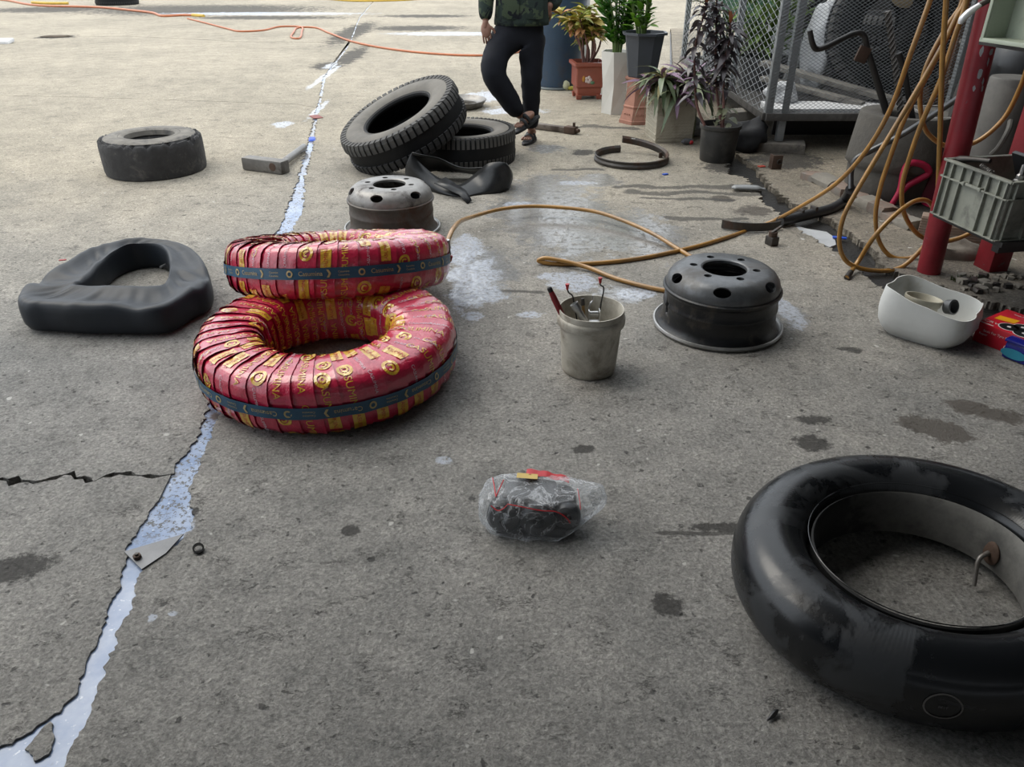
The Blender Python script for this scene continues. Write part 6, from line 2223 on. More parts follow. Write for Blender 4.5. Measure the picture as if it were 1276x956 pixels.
for i in range(14):
    a = i * 2.4 + rp.uniform(-.3, .3)
    lean = rp.uniform(0.05, 0.32) * (1.25 if math.cos(a) < 0 else 1)
    Ht = rp.uniform(0.65, 0.95)
    pts = []
    for k in range(8):
        f = k / 7
        r_ = 0.03 + lean * f ** 1.6
        pts.append(Vector((r_ * math.cos(a), r_ * math.sin(a), 0.50 + Ht * (f - 0.10 * f * f))))
    fr = MB().tube(pts, [0.012 * (1 - 0.7 * k / 7) for k in range(8)], n=6, smooth=0).build('frond', M_GSTEM, t)
    for k in range(10):
        f = 0.16 + 0.84 * k / 9
        x = f * 7
        q = pts[int(min(6, x))].lerp(pts[int(min(6, x)) + 1], x - int(min(6, x)))
        for s in (1, -1):
            place_leaf(zz, fr, q, a + s * 1.25, 0.65, s * 0.3, 0.75 + 0.35 * math.sin(PI * f), 'leaflet')

# dark grey octagonal pot on the terracotta pedestal
PP = G(786, 156)
t = thing('terracotta_pedestal', 'terracotta hexagonal pedestal with moulded ornament under the dark grey pot', 'pedestal', PP + Vector((0.07, 0.14, 0)), 0.1)
pr = [(0.0, 0.0), (0.165, 0.0), (0.165, 0.028), (0.158, 0.034), (0.142, 0.09), (0.128, 0.135), (0.134, 0.142), (0.134, 0.152), (0.124, 0.16), (0.112, 0.26), (0.112, 0.36), (0.135, 0.385), (0.135, 0.40), (0, 0.40)]
vs, fs = [], []
for (r, z) in pr:
    for i in range(6):
        vs.append((r * math.cos(i * PI / 3), r * math.sin(i * PI / 3), z))
for q in range(len(pr) - 1):
    for i in range(6):
        j = (i + 1) % 6
        fs.append([q * 6 + i, q * 6 + j, (q + 1) * 6 + j, (q + 1) * 6 + i])
MB().add(vs, fs).build('pedestal_body', M_TERRA2, t, smooth=False)
for i in range(6):
    a = (i + 0.5) * PI / 3
    for k in range(3):
        MB().tube([(0.128 * math.cos(a) + (k - 1) * 0.03 * -math.sin(a), 0.128 * math.sin(a) + (k - 1) * 0.03 * math.cos(a), 0.085 + 0.006 * math.cos(u)) for u in (0, 2, 4)], 0.007, n=5, smooth=3).build('ornament', M_TERRA2, t)
zt = 0.40
t = thing('potted_green_plant', 'bright green leafy plant in an octagonal dark grey pot on the pedestal', 'potted plant', PP + Vector((0.085, 0.14, zt)), 0.15)
vs, fs = [], []
pr = [(0.0, 0.0), (0.13, 0.0), (0.135, 0.01), (0.178, 0.345), (0.205, 0.348), (0.205, 0.368), (0.182, 0.368), (0.172, 0.32), (0.0, 0.315)]
for (r, z) in pr:
    for i in range(8):
        vs.append((r * math.cos(i * PI / 4 + 0.2), r * math.sin(i * PI / 4 + 0.2), z))
for q in range(len(pr) - 1):
    for i in range(8):
        j = (i + 1) % 8
        fs.append([q * 8 + i, q * 8 + j, (q + 1) * 8 + j, (q + 1) * 8 + i])
MB().add(vs, fs).build('pot', mat('dark_grey_pot', (0.055, 0.062, 0.075), 0.42, var=0.1, bump=0.05), t, smooth=False)
MB().lathe([(0, 0.33), (0.165, 0.33), (0.165, 0.32), (0, 0.32)], 8).build('soil', M_SOIL, t)
M_BG = leaf_mat('bright_green_leaf', (0.05, 0.20, 0.02), (0.24, 0.45, 0.04), 0.3, 0.3)
gl_ = leaf_mesh('leaf', 0.17, 0.065, M_BG, 0.3, 0.2)
for i in range(9):
    a = i * 0.75 + rp.uniform(-.2, .2)
    r1 = rp.uniform(0.03, 0.15)
    Ht = rp.uniform(0.35, 0.55)
    p0, p1 = Vector((0.03 * math.cos(a) - 0.03, 0.03 * math.sin(a), 0.33)), Vector((r1 * math.cos(a) - 0.09, r1 * math.sin(a), 0.33 + Ht))
    MB().tube([p0, p0.lerp(p1, 0.5) + Vector((0, 0, 0.03)), p1], [0.009, 0.008, 0.005], n=6, smooth=3).build('stem', M_GSTEM, t)
    for k in range(12):
        f = 0.15 + 0.85 * k / 11
        place_leaf(gl_, t, p0.lerp(p1, f), a + k * 2.4, rp.uniform(0.3, 1.0), rp.uniform(-.3, .3), rp.uniform(0.6, 0.95))

# cream woven planter with the purple-green strap plant
PR_ = G(815, 179)
t = thing('potted_strap_plant', 'purple and green strap-leaved plant in a cream woven-pattern square planter', 'potted plant', PR_ + Vector((0.148, 0.19, 0)), 0.0)
ang = 0.12
h = 0.168
b = MB()
vs, fs = square_ring([(h * 0.93, 0.0), (h * 0.94, 0.01), (h, 0.355), (h * 0.985, 0.36), (h * 0.93, 0.36), (h * 0.90, 0.30), (0.01, 0.30)], 0.01)
b.add(vs, fs, Matrix.Rotation(ang, 4, 'Z'))
M_CREAM = mat('cream_weave', (0.50, 0.46, 0.37), 0.6, var=0.1, bump=0.1, dirt=(0.34, 0.29, 0.22), dscale=5, dlo=0.5, dhi=0.75)
b.build('planter', M_CREAM, t, angle=30)
wv = MB()          # the moulded weave: short slanted ribs on the two sides that show
for side in range(4):
    Ms = Matrix.Rotation(ang + side * PI / 2, 4, 'Z')
    for r_ in range(14):
        for c_ in range(11):
            z = 0.018 + r_ * 0.024
            wd = h * (0.94 + 0.06 * z / 0.355)
            y = -wd + (c_ + 0.5 + (0.25 if r_ % 2 else -0.25) * 0.6) * 2 * wd / 11
            if abs(y) > wd - 0.012:
                continue
            wv.box((0.006, 0.028, 0.009), (0, 0, 0), ((0.32 if (r_ % 2) else -0.32), 0, 0))
            for v in wv.v[-8:]:
                v.x += wd + 0.0005
                v.y += y
                v.z += z
            for i_ in range(len(wv.v) - 8, len(wv.v)):
                wv.v[i_] = Ms @ wv.v[i_]
tag(wv.build('weave', M_CREAM, t, smooth=False), kind='stuff')
MB().box((h * 1.75, h * 1.75, 0.01), (0, 0, 0.325), (0, 0, ang)).build('soil', M_SOIL, t)
M_R1 = leaf_mat('striped_green_strap', (0.055, 0.10, 0.045), (0.26, 0.29, 0.16), 0.4, 0.1)
M_R2 = leaf_mat('purple_strap', (0.11, 0.05, 0.095), (0.30, 0.18, 0.27), 0.4, 0.1)
M_R3 = leaf_mat('yellowed_strap', (0.25, 0.22, 0.06), (0.42, 0.36, 0.18), 0.5, 0.1)
rl = [leaf_mesh('leaf', 0.25, 0.046, M_R1, 0.8, 0.4), leaf_mesh('leaf', 0.24, 0.044, M_R2, 0.5, 0.4), leaf_mesh('leaf', 0.20, 0.042, M_R3, 0.7, 0.4), leaf_mesh('leaf', 0.27, 0.046, M_R1, 1.3, 0.4)]
for i in range(21):
    a = i * 2.4
    r_ = 0.21 * math.sqrt((i + 0.5) / 21)
    c = Vector((r_ * math.cos(a) * 1.2 + 0.05, r_ * math.sin(a) * 0.95, 0.36 + rp.uniform(0, 0.17)))
    MB().tube([Vector((c.x * 0.6, c.y * 0.6, 0.32)), c], [0.012, 0.010], n=6, smooth=0).build('stem', M_GSTEM, t)
    for k in range(13):
        place_leaf(rl[rp.choice((0, 0, 1, 1, 2, 3))], t, c, a + k * 2.4 + rp.uniform(-.3, .3), 1.15 - 1.35 * (1 - k / 13) + rp.uniform(-.15, .15), rp.uniform(-.4, .4), rp.uniform(0.8, 1.2))

# black pot with the dark cordyline
PK = G(898, 205)
t = thing('potted_cordyline', 'dark bronze-leaved cordyline on bare stems in a round black plastic pot', 'potted plant', PK + Vector((0.0, 0.145, 0)), 0.0)
MB().lathe([(0, 0), (0.125, 0.0), (0.128, 0.004), (0.145, 0.235), (0.152, 0.238), (0.156, 0.244), (0.156, 0.268), (0.150, 0.27), (0.147, 0.262), (0.142, 0.22), (0, 0.215)], 44).build(
    'pot', mat('worn_black_pot', (0.04, 0.04, 0.039), 0.5, var=0.25, bump=0.1, dirt=(0.085, 0.082, 0.075), dscale=6, dlo=0.5), t, angle=35)
MB().lathe([(0, 0.235), (0.143, 0.228), (0.143, 0.22), (0, 0.22)], 24).build('soil', M_SOIL, t)
M_CD = leaf_mat('bronze_leaf', (0.022, 0.018, 0.022), (0.085, 0.065, 0.07), 0.32, 0.08, spec=0.6)
M_CO = leaf_mat('orange_young_leaf', (0.28, 0.07, 0.03), (0.40, 0.16, 0.07), 0.35, 0.2)
M_CG = leaf_mat('dull_green_leaf', (0.09, 0.10, 0.055), (0.28, 0.29, 0.17), 0.45, 0.12)
cl = [leaf_mesh('leaf', 0.155, 0.048, M_CD, 0.75, 0.35), leaf_mesh('leaf', 0.12, 0.042, M_CD, 0.9, 0.35)]
co = leaf_mesh('leaf', 0.11, 0.034, M_CO, 0.05, 0.5)
cg = leaf_mesh('leaf', 0.11, 0.05, M_CG, 0.5, 0.3)
kx = lambda x, y, dy: PY(x, y, PK.y + 0.145 + dy) - (PK + Vector((0, 0.145, 0)))
stems = [([(882, 158, -0.06), (869, 134, -0.05), (866, 100, -0.02), (866, 60, 0.0), (876, 22, 0.02), (880, 6, 0.02)], 0.28, 58),
         ([(900, 160, 0.0), (893, 110, 0.05), (892, 60, 0.06), (893, 20, 0.06), (893, -12, 0.06)], 0.30, 66),
         ([(901, 160, -0.04), (902, 118, -0.03), (902, 80, -0.01), (909, 50, 0.0), (910, 30, 0.0)], 0.30, 62)]
for pts, f0, nl in stems:
    P = [kx(x, y, d) for x, y, d in pts]
    P[0].z = 0.225
    sp_ = spline(P, 6)
    MB().tube(sp_, [0.011 - 0.005 * i / len(sp_) for i in range(len(sp_))], n=7, smooth=0).build('stem', M_STEM, t)
    for k in range(nl):
        f = f0 + (1 - f0) * k / nl
        q = sp_[min(len(sp_) - 1, int(f * (len(sp_) - 1)))]
        place_leaf(cl[k % 2], t, q + Vector((0, 0, rp.uniform(-.01, .01))), k * 2.4, 0.25 + 0.7 * max(0, f - 0.8) / 0.2 + rp.uniform(-.15, .25), rp.uniform(-.3, .3), rp.uniform(0.75, 1.05))
    for k in range(3):
        place_leaf(co, t, sp_[-1], k * 2.1, 1.25, 0, 0.9)
for k in range(16):
    place_leaf(cg, t, Vector((rp.uniform(-.08, .05), rp.uniform(-.08, .04), rp.uniform(0.25, 0.40))), rp.uniform(0, 6.28), rp.uniform(-.1, .6), rp.uniform(-.4, .4), rp.uniform(0.6, 1.0))
# crumpled film and dark pot behind it
o = thing('film_scrap', 'crumpled grey plastic film between the cream planter and the black pot', 'plastic film', G(865, 176) + Vector((0.0, 0.2, 0)))
b = MB().ball((0, 0, 0.07), 0.10, (1.3, 0.7, 0.75), 22, 8, 0.4)
for v in b.v:
    v.z = max(0.001, v.z + 0.02 * mnoise.noise(v * 30))
    v += Vector((1, 0, 0)) * 0.02 * mnoise.noise(v * 45)
b.build('film_body', mat('grey_film', (0.33, 0.34, 0.36), 0.3, bump=0.5, bscale=18, bdist=0.02), o, angle=30)
o = thing('rag_heap', 'dark dirty rags heaped right behind the black pot', 'rags', G(932, 196, 0.02) + Vector((0.05, 0.25, 0)))
MB().ball((0, 0, 0.09), 0.15, (1.1, 0.9, 0.85), 20, 11, 0.5).build('rag_body', mat('black_rag', (0.022, 0.023, 0.026), 0.8, bump=0.4), o, angle=70)
for v in kids(o)[0].data.vertices:
    v.co.z = max(0.0, v.co.z)
o = thing('red_scrap', 'red-tipped scrap under the grey film by the cream planter', 'scrap', G(856, 180), 0.4)
MB().ball((0, 0, 0.025), 0.04, (1.4, 0.8, 0.6), 10, 4, 0.3).build('scrap_body', mat('grey_scrap', (0.12, 0.12, 0.13), 0.6), o)
MB().ball((0.02, -0.03, 0.02), 0.018, (1, 0.8, 1), 8).build('red_tip', mat('red_cap', (0.45, 0.02, 0.025), 0.4), o)

# shrubs and sheet behind the cage's left side
M_SH = leaf_mat('shrub_leaf', (0.05, 0.12, 0.03), (0.26, 0.38, 0.08), 0.5, 0.25)
sl = leaf_mesh('leaf', 0.22, 0.07, M_SH, 0.4, 0.2, n=3)
for (x, y, Y, w, hh, nleaf, lab, pw) in ((930, 118, 7.6, 0.27, 0.8, 280, 'loose green shrub in a wide grey planter inside the cage', 0.23), (868, 92, 9.1, 0.27, 0.95, 270, 'loose green shrub in a grey pot at the far end inside the cage', 0.2)):
    c = PY(x, y, Y)
    t = thing('caged_shrub', lab, 'potted plant', (max(c.x, CX0 + 0.34), Y, CI))
    MB().lathe([(0, 0), (pw * 0.8, 0), (pw, 0.24), (pw * 1.08, 0.245), (pw * 1.08, 0.27), (pw * 0.97, 0.27), (pw * 0.95, 0.22), (0, 0.21)], 28).build('pot', mat('grey_planter', (0.10, 0.10, 0.10), 0.6, bump=0.1), t)
    for k in range(8):
        a = k * 0.8
        MB().tube([(0.03 * math.cos(a), 0.03 * math.sin(a), 0.21), (w * 0.5 * math.cos(a), w * 0.5 * math.sin(a), 0.21 + hh * 0.5), (w * 0.8 * math.cos(a), w * 0.8 * math.sin(a), 0.21 + hh * 0.9)], 0.007, n=5, smooth=3).build('stem', M_GSTEM, t)
    for k in range(nleaf):
        a, f = rp.uniform(0, 6.28), rp.uniform(0.12, 1)
        r_ = w * rp.uniform(0.2, 1.0) * (0.5 + 0.5 * math.sin(PI * f))
        place_leaf(sl, t, Vector((r_ * math.cos(a), r_ * math.sin(a), 0.21 + hh * f)), a + rp.uniform(-.8, .8), rp.uniform(-.2, 1.2), 0, rp.uniform(0.6, 1.1))
c = PY(930, 8, 8.4)
t = thing('green_sheet', 'pale green translucent sheet hanging behind the cage mesh at the top', 'sheet', (c.x + 0.05, 8.4, c.z))
vs, fs = [], []
for i in range(13):
    for j in range(9):
        x = -0.42 + 0.84 * i / 12
        z = 0.62 * j / 8 + (0.35 * (x / 0.42) ** 2 - 0.18) * (1 - j / 8)
        vs.append((x, 0.03 * math.sin(i * 0.9) + 0.02 * math.sin(j * 1.3), z))
for i in range(12):
    for j in range(8):
        fs.append([i * 9 + j, (i + 1) * 9 + j, (i + 1) * 9 + j + 1, i * 9 + j + 1])
o = MB().add(vs, fs).build('sheet_body', leaf_mat('green_netting', (0.22, 0.40, 0.28), (0.30, 0.48, 0.34), 0.6, 0.5), t)
o.modifiers.new('thickness', 'SOLIDIFY').thickness = 0.004
MB().box((0.95, 0.03, 0.03), (0, 0.03, 0.62), bev=0.003).build('rod', M_GALV, t)

# ------------------------------------------------------------------ blue barrel
pb_ = G(692, 113)
t = thing('blue_barrel', 'large dark blue plastic barrel standing behind the person', 'barrel', pb_ + Vector((0.03, 0.27, 0)))
M_BAR_B = mat('dark_blue_barrel', (0.028, 0.060, 0.105), 0.45, var=0.2, vscale=3, bump=0.05, dirt=(0.05, 0.06, 0.075), dscale=3, dlo=0.5)
MB().lathe([(0, 0.02), (0.23, 0.02), (0.25, 0.03), (0.275, 0.35), (0.31, 0.80), (0.315, 0.82), (0.315, 0.85), (0.31, 0.87), (0.325, 1.12), (0.34, 1.14), (0.34, 1.18), (0.325, 1.19), (0.31, 1.17), (0.29, 0.86), (0.24, 0.05), (0, 0.04)], 48).build(
    'barrel_body', M_BAR_B, t, angle=35)
MB().lathe([(0.24, 0.0), (0.265, 0.0), (0.272, 0.012), (0.262, 0.026), (0.245, 0.026)], 48, closed=True).build('base_ring', mat('grey_green_ring', (0.12, 0.14, 0.14), 0.5, bump=0), t)
for s in (-1, 1):
    MB().tube([(s * 0.31, -0.06, 0.95), (s * 0.36, -0.06, 0.93), (s * 0.36, 0.06, 0.93), (s * 0.31, 0.06, 0.95)], 0.014, n=8).build('handle', M_BAR_B, t)
o = thing('yellow_blossom', 'small yellow and white scrap on the floor between barrel and croton pot', 'scrap', G(705, 112) + Vector((0, -0.02, 0)))
MB().ball((0, 0, 0.05), 0.05, (0.8, 0.8, 1.1), 10, 2, 0.3).build('scrap_body', mat('pale_yellow', (0.55, 0.55, 0.35), 0.6), o)
MB().ball((0.06, -0.02, 0.025), 0.035, (1.4, 0.8, 0.6), 10, 5, 0.3).build('yellow_leaf', mat('yellow_leaf', (0.45, 0.40, 0.06), 0.6), o)
o = thing('white_post', 'slim white post standing behind the croton at the top edge', 'post', PY(729, 30, 10.2) * 1.0)
o.location.z = 0
MB().box((0.09, 0.09, 1.5), (0, 0, 0.75), bev=0.006).build('post_body', mat('white_paint', (0.68, 0.68, 0.66), 0.6), o)

# ------------------------------------------------------------------ the person
def skin_geo(joints, edges, root, sub=2):
    o = skin_mesh('figure', joints, edges, root, M_SKIN, sub)
    vs = [v.co.copy() for v in o.data.vertices]
    fs = [list(p.vertices) for p in o.data.polygons]
    me = o.data
    bpy.data.objects.remove(o)
    bpy.data.meshes.remove(me)
    return vs, fs


def chain(*pts):
    return list(pts), [(i, i + 1) for i in range(len(pts) - 1)]


M_SKIN = mat('tanned_skin', (0.30, 0.155, 0.105), 0.5, var=0.12, vscale=12, bump=0.1, bscale=60, sss=0.08)
M_TROU = mat('black_trousers', (0.012, 0.0135, 0.019), 0.85, var=0.2, bump=0.25, bscale=60, spec=0.25)


def camo_mat():
    m = bpy.data.materials.new('camouflage_cloth')
    t = NT(m)
    a = t.noise(9, 3, 0.5, dist=0.5)
    b = t.noise(14, 3, 0.5, dist=0.8)
    c = t.mix(t.ramp(a.outputs[0], 0.50, 0.53), (0.022, 0.034, 0.028), (0.055, 0.075, 0.045))
    c = t.mix(t.ramp(b.outputs[0], 0.57, 0.60), c, (0.010, 0.013, 0.016))
    t.l(c, t.bsdf.inputs['Base Color'])
    t.bsdf.inputs['Roughness'].default_value = 0.85
    t.bsdf.inputs['Specular IOR Level'].default_value = 0.25
    t.l(t.bump(t.noise(18, 4, 0.6).outputs[0], 0.35, 0.01), t.bsdf.inputs['Normal'])
    return m


M_CAMO = camo_mat()
PB = G(656, 180)
YB = PB.y
J = lambda x, y, dy=0.0: PY(x, y, YB + dy)
t = thing('person', 'person in camouflage jacket and black trousers standing with crossed ankles', 'person', PB)
# joints (image left leg crosses in front)
pel = J(648, 34, 0.02)
hipS, kneeS, ankS = J(663, 44, 0.02), J(662, 104, 0.0), J(661, 163, 0.06)
hipC, kneeC, ankC = J(631, 44, 0.0), J(611, 92, -0.16), J(651, 148, -0.10)
sp1 = pel + Vector((0.0, 0.0, 0.22))
sp2 = pel + Vector((0.005, 0.01, 0.42))
nek = pel + Vector((0.005, 0.0, 0.55))
hd0 = pel + Vector((0.0, -0.02, 0.64))
shR, shL = sp2 + Vector((-0.165, 0.0, 0.02)), sp2 + Vector((0.165, 0.0, 0.02))
wrR = J(605, 29, -0.06)
elR = shR.lerp(wrR, 0.52) + Vector((-0.045, 0.03, 0.0))
elL, wrL = sp2 + Vector((0.27, 0.10, -0.24)), J(684, 8, 0.02)
loc_ = PB
rel = lambda p: p - loc_
jn = [(pel, (0.13, 0.10)), (sp1, (0.125, 0.095)), (sp2, (0.13, 0.09)), (nek, 0.05), (hd0, 0.055),
      (shR, 0.055), (elR, 0.042), (wrR, 0.028), (shL, 0.055), (elL, 0.042), (wrL, 0.03),
      (hipS, 0.08), (kneeS, 0.055), (ankS, 0.036), (hipC, 0.08), (kneeC, 0.055), (ankC, 0.036)]
ed = [(0, 1), (1, 2), (2, 3), (3, 4), (2, 5), (5, 6), (6, 7), (2, 8), (8, 9), (9, 10), (0, 11), (11, 12), (12, 13), (0, 14), (14, 15), (15, 16)]
body = MB()
body.add(*skin_geo([(rel(p), r) for p, r in jn], ed, 0, 2))


def hand(wr, d, palm_n, side, curl=0.25):
    """palm and five fingers from the wrist wr along d; palm faces palm_n; the thumb leaves on side"""
    d = d.normalized()
    n_ = (palm_n - d * palm_n.dot(d)).normalized()
    s_ = d.cross(n_).normalized() * side
    fr_ = Matrix((s_, n_, d)).transposed()
    pv = MB().ball((0, 0, 0), 1.0, (0.043, 0.018, 0.058), 18)
    body.add([wr + d * 0.045 + fr_ @ v for v in pv.v], pv.f)
    body.add(*skin_geo([(wr - d * 0.03, 0.026), (wr + d * 0.01, 0.026), (wr + d * 0.05, 0.02)], [(0, 1), (1, 2)], 0, 2))
    for off_, ln, r in ((0.030, 0.068, 0.0085), (0.010, 0.078, 0.009), (-0.010, 0.073, 0.0088), (-0.029, 0.057, 0.0078)):
        p = wr + d * 0.06 + s_ * off_
        c1 = d + n_ * curl * 0.5 + s_ * off_ * 1.2
        ln *= 1.15
        c2 = d + n_ * curl * 1.4 + s_ * off_
        c3 = d + n_ * curl * 2.4
        q = [p, p + c1.normalized() * (ln * 0.42 + 0.02)]
        q.append(q[-1] + c2.normalized() * ln * 0.33)
        q.append(q[-1] + c3.normalized() * ln * 0.26)
        jj, ee = chain(*[(v, r * (1.05, 1.0, 0.95, 0.8)[i]) for i, v in enumerate(q)])
        body.add(*skin_geo(jj, ee, 0, 1))
    p = wr + d * 0.02 + s_ * 0.024
    q = [p, p + (d * 0.6 + s_ * 0.75 + n_ * 0.25).normalized() * 0.04]
    q.append(q[-1] + (d * 0.9 + s_ * 0.35 + n_ * 0.3).normalized() * 0.03)
    q.append(q[-1] + (d + n_ * 0.3).normalized() * 0.024)
    jj, ee = chain(*[(v, (0.013, 0.0115, 0.010, 0.0085)[i]) for i, v in enumerate(q)])
    body.add(*skin_geo(jj, ee, 0, 1))


hand(rel(wrR), Vector((0.08, -0.06, -1)), Vector((0.35, 0.95, 0)), 1, 0.22)
hand(rel(wrL), Vector((-0.5, -0.1, -0.8)), Vector((-0.3, 0.9, 0)), 1, 0.35)


def foot(ank, toe, heel, upn, w=0.042):
    """ankle, ball, five toes; the sole lies along heel -> toe"""
    ax = (toe - heel).normalized()
    up_ = (upn - ax * upn.dot(ax)).normalized()
    sd = ax.cross(up_)
    L = (toe - heel).length
    he = heel + ax * 0.03 + up_ * 0.032
    mid = heel + ax * L * 0.45 + up_ * 0.034
    bal = heel + ax * L * 0.72 + up_ * 0.022
    js = [(ank, 0.034), (heel + ax * 0.055 + up_ * 0.055, (0.034, 0.036)), (he, (0.030, 0.030)), (mid, (0.036, 0.028)), (bal, (0.044, 0.019))]
    body.add(*skin_geo(js, [(0, 1), (1, 2), (1, 3), (3, 4)], 0, 2))
    for i, (o_, ln, r) in enumerate(((0.032, 0.06, 0.0135), (0.012, 0.058, 0.0095), (-0.004, 0.052, 0.009), (-0.019, 0.045, 0.0085), (-0.032, 0.036, 0.008))):
        p = bal + sd * o_ * (1 if True else -1)
        jj, ee = chain((p, r), (p + ax * ln * 0.5 + up_ * 0.004, r), (p + ax * ln - up_ * 0.006, r * 0.85))
        body.add(*skin_geo(jj, ee, 0, 1))
    return ax, up_, sd, L


M_SAN = mat('dark_sandal_rubber', (0.022, 0.023, 0.025), 0.6, var=0.2, bump=0.15)


def sandal(heel, ax, up_, sd, L):
    b = MB()
    n = 22
    pl = []
    for i in range(n):
        a = 2 * PI * i / n
        x = 0.5 + 0.53 * math.cos(a)
        w = (0.036 + 0.012 * x) * math.sin(a)
        pl.append((x, w))
    vs = []
    for z in (-0.022, -0.004, 0.0):
        for x, w in pl:
            sc_ = 1.0 if z < 0 else 0.94
            vs.append(heel + ax * (0.5 + (x - 0.5) * sc_) * (L + 0.02) + sd * w * sc_ + up_ * z)
    fs = [list(range(n))[::-1], [2 * n + i for i in range(n)]]
    for q in range(2):
        for i in range(n):
            j = (i + 1) % n
            fs.append([q * n + i, q * n + j, (q + 1) * n + j, (q + 1) * n + i])
    b.add(vs, fs)
    for f0, hgt in ((0.66, 0.050), (0.50, 0.066)):
        pts = [heel + ax * L * f0 + sd * (0.046 * math.cos(PI * k / 8)) + up_ * (hgt * math.sin(PI * k / 8)) for k in range(9)]
        b.tube(pts, 0.014, n=8, smooth=2, flat=0.35)
    return b.build('sandal', M_SAN, t)


# standing foot: points down-left towards the camera
heS, toS = rel(G(667, 170, 0.022)), rel(G(645, 183, 0.022))
dS = (toS - heS).normalized()
toS = heS + dS * 0.245
fS = foot(rel(ankS), toS, heS, Vector((0, 0, 1)))
sandal(heS, *fS)
# crossing foot: heel up on the right, toes down on the left
heC, toC = rel(J(671, 143, -0.10)), rel(J(643, 163, -0.22))
dC = (toC - heC).normalized()
toC = heC + dC * 0.235
upC = Vector((-0.55, -0.35, 0.75))
fC = foot(rel(ankC), toC, heC, upC)
sandal(heC, *fC)
# head with a face
hc = rel(hd0) + Vector((-0.01, -0.015, 0.075))
vs, fs = [], []
n, m = 28, 20
for i in range(m + 1):
    a = PI * i / m
    for k in range(n):
        b_ = 2 * PI * k / n
        d = Vector((math.sin(a) * math.cos(b_), math.sin(a) * math.sin(b_), math.cos(a)))
        p = Vector((d.x * 0.076, d.y * 0.096, d.z * 0.112))
        if p.z < -0.02:
            q = min(1, (-0.02 - p.z) / 0.09)
            p.x *= 1 - 0.28 * q
            p.y = p.y * (1 - 0.2 * q) - 0.012 * q
        fr = max(0, -d.y)
        if fr > 0.6:
            p.y -= 0.022 * math.exp(-(p.x / 0.010) ** 2 - ((p.z + 0.022) / 0.016) ** 2)
            p.y -= 0.008 * math.exp(-(p.x / 0.010) ** 2 - ((p.z - 0.005) / 0.03) ** 2)
            p.y += 0.010 * (math.exp(-((abs(p.x) - 0.030) / 0.014) ** 2 - ((p.z - 0.008) / 0.012) ** 2))
            p.y -= 0.006 * math.exp(-(p.x / 0.022) ** 2 - ((p.z + 0.056) / 0.007) ** 2)
        vs.append(p + hc)
for i in range(m):
    for k in range(n):
        q = (k + 1) % n
        fs.append([i * n + k, (i + 1) * n + k, (i + 1) * n + q, i * n + q])
body.add(vs, fs)
for s in (-1, 1):
    body.ball(hc + Vector((s * 0.078, 0.008, -0.008)), 0.026, (0.35, 0.7, 1.15), 12)
body.build('body', M_SKIN, t, angle=80)
for s in (-1, 1):
    MB().ball(hc + Vector((s * 0.030, -0.082, 0.008)), 0.012, (1.1, 0.8, 0.7), 12).build('eye', mat('eye_white', (0.6, 0.58, 0.55), 0.3, bump=0), t)
    MB().ball(hc + Vector((s * 0.030, -0.090, 0.008)), 0.0055, (1, 0.6, 1), 10).build('iris', mat('dark_iris', (0.02, 0.012, 0.01), 0.2, bump=0), t)
MB().tube([hc + Vector((x, -0.089 + abs(x) * 0.25, -0.055)) for x in (-0.024, -0.01, 0, 0.01, 0.024)], [0.002, 0.005, 0.005, 0.005, 0.002], n=8, flat=0.7).build('lips', mat('lips', (0.24, 0.09, 0.075), 0.5, bump=0), t)
hv, hf = [], []
for i in range(12):
    a = PI * 0.62 * i / 11
    for k in range(28):
        b_ = 2 * PI * k / 28
        d = Vector((math.sin(a) * math.cos(b_), math.sin(a) * math.sin(b_), math.cos(a)))
        lim = 0.45 if d.y < -0.3 else 1.0
        aa = a * lim if d.y < -0.3 else a
        d = Vector((math.sin(aa) * math.cos(b_), math.sin(aa) * math.sin(b_), math.cos(aa)))
        hv.append(hc + Vector((d.x * 0.084, d.y * 0.104 + 0.004, d.z * 0.122 + 0.002)))
for i in range(11):
    for k in range(28):
        q = (k + 1) % 28
        hf.append([i * 28 + k, (i + 1) * 28 + k, (i + 1) * 28 + q, i * 28 + q])
MB().add(hv, hf).build('hair', mat('black_hair', (0.012, 0.011, 0.011), 0.5, bump=0.5, bscale=90), t, angle=80)
# trousers
tj = [(pel + Vector((0, 0, 0.16)), (0.15, 0.11)), (pel + Vector((0, 0, -0.02)), (0.175, 0.125)),
      (hipS + Vector((0, 0, -0.05)), (0.112, 0.112)), (hipS.lerp(kneeS, 0.55), 0.098), (kneeS, 0.088), (kneeS.lerp(ankS, 0.5), 0.076), (ankS + Vector((0.003, 0, 0.015)), 0.066),
      (hipC + Vector((-0.03, 0, -0.05)), (0.125, 0.115)), (hipC.lerp(kneeC, 0.55) + Vector((-0.02, -0.01, 0)), 0.118), (kneeC + Vector((0.01, 0, 0.0)), 0.108), (kneeC.lerp(ankC, 0.5) + Vector((0.0, 0, 0.0)), 0.088),
      (ankC + Vector((-0.015, 0, 0.025)), 0.066)]
te = [(0, 1), (1, 2), (2, 3), (3, 4), (4, 5), (5, 6), (1, 7), (7, 8), (8, 9), (9, 10), (10, 11)]
tv, tf = skin_geo([(rel(p), r) for p, r in tj], te, 0, 2)
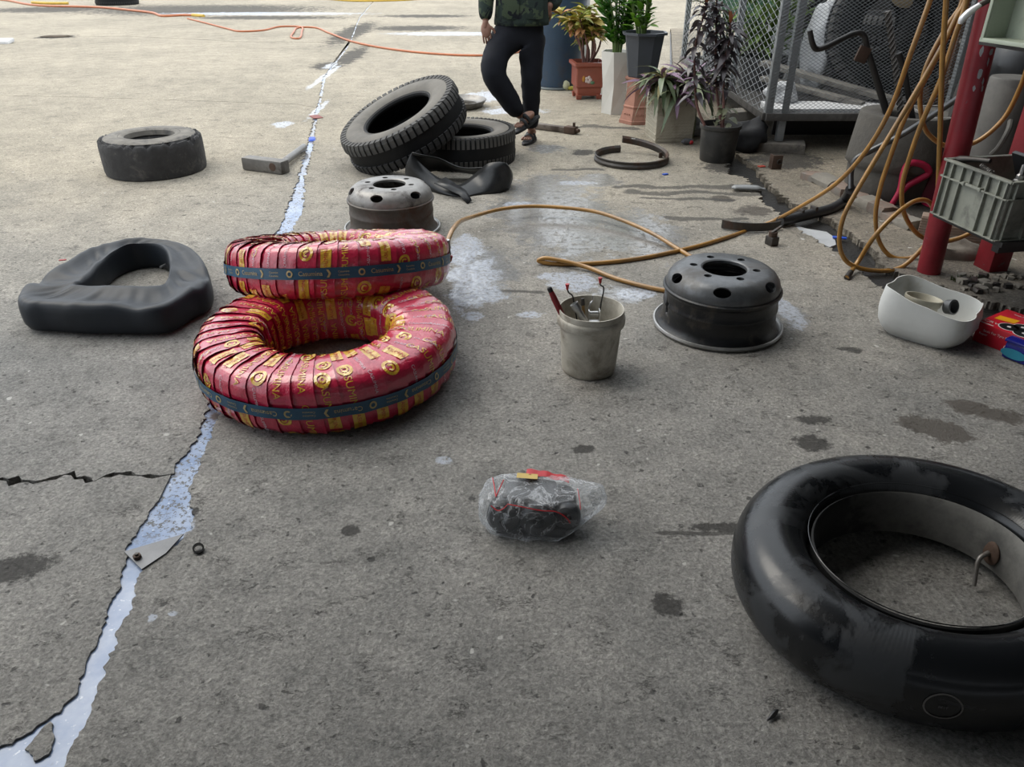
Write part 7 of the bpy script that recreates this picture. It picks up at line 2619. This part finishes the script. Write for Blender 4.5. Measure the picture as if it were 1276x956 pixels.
for v in tv:
    # loose folds
    q = mnoise.noise(Vector((v.x * 9, v.y * 9, v.z * 14))) * 0.012 + mnoise.noise(Vector((v.x * 22, v.y * 22, v.z * 30))) * 0.005
    v.x += q
    v.y += q * 0.6
MB().add(tv, tf).build('trousers', M_TROU, t, angle=80)
# jacket: trunk with a hem, sleeves
jv, jf = [], []
nn = 40
zh = J(645, 31).z - loc_.z
trunk = [(zh, 0.205, 0.150), (zh + 0.002, 0.212, 0.156), (zh + 0.03, 0.212, 0.156), (zh + 0.12, 0.200, 0.148), (zh + 0.24, 0.195, 0.14), (zh + 0.36, 0.205, 0.135), (rel(sp2).z + 0.02, 0.205, 0.12),
         (rel(sp2).z + 0.075, 0.145, 0.095), (rel(sp2).z + 0.10, 0.075, 0.075), (rel(sp2).z + 0.13, 0.068, 0.07), (rel(sp2).z + 0.135, 0.060, 0.062)]
cxj, cyj = rel(pel).x + 0.012, rel(pel).y
trunk = [(zh + 0.01, 0.185, 0.132)] + trunk
for (z, a_, b_) in trunk:
    for k in range(nn):
        q = 2 * PI * k / nn
        w = 0.008 * mnoise.noise(Vector((math.cos(q) * 3, math.sin(q) * 3, z * 9)))
        jv.append((cxj + (a_ + w) * math.cos(q), cyj + (b_ + w) * math.sin(q), z))
for i in range(len(trunk) - 1):
    for k in range(nn):
        q = (k + 1) % nn
        jf.append([i * nn + k, i * nn + q, (i + 1) * nn + q, (i + 1) * nn + k])
jb = MB().add(jv, jf)
for sh, el, wr in ((shR, elR, wrR), (shL, elL, wrL)):
    e_ = rel(wr) + (rel(el) - rel(wr)).normalized() * 0.012
    jj, ee = chain((rel(sh) + Vector((0, 0, 0.0)), 0.082), (rel(sh).lerp(rel(el), 0.5), 0.074), (rel(el), 0.068), (rel(el).lerp(rel(wr), 0.5), 0.062), (e_, 0.052))
    jb.add(*skin_geo(jj, ee, 0, 2))
jb.build('jacket', M_CAMO, t, angle=80)
MB().box((0.13, 0.012, 0.14), (cxj - 0.085, cyj - 0.150, zh + 0.12), bev=0.004).build('pocket', M_CAMO, t)
MB().box((0.13, 0.012, 0.14), (cxj + 0.095, cyj - 0.148, zh + 0.12), bev=0.004).build('pocket', M_CAMO, t)
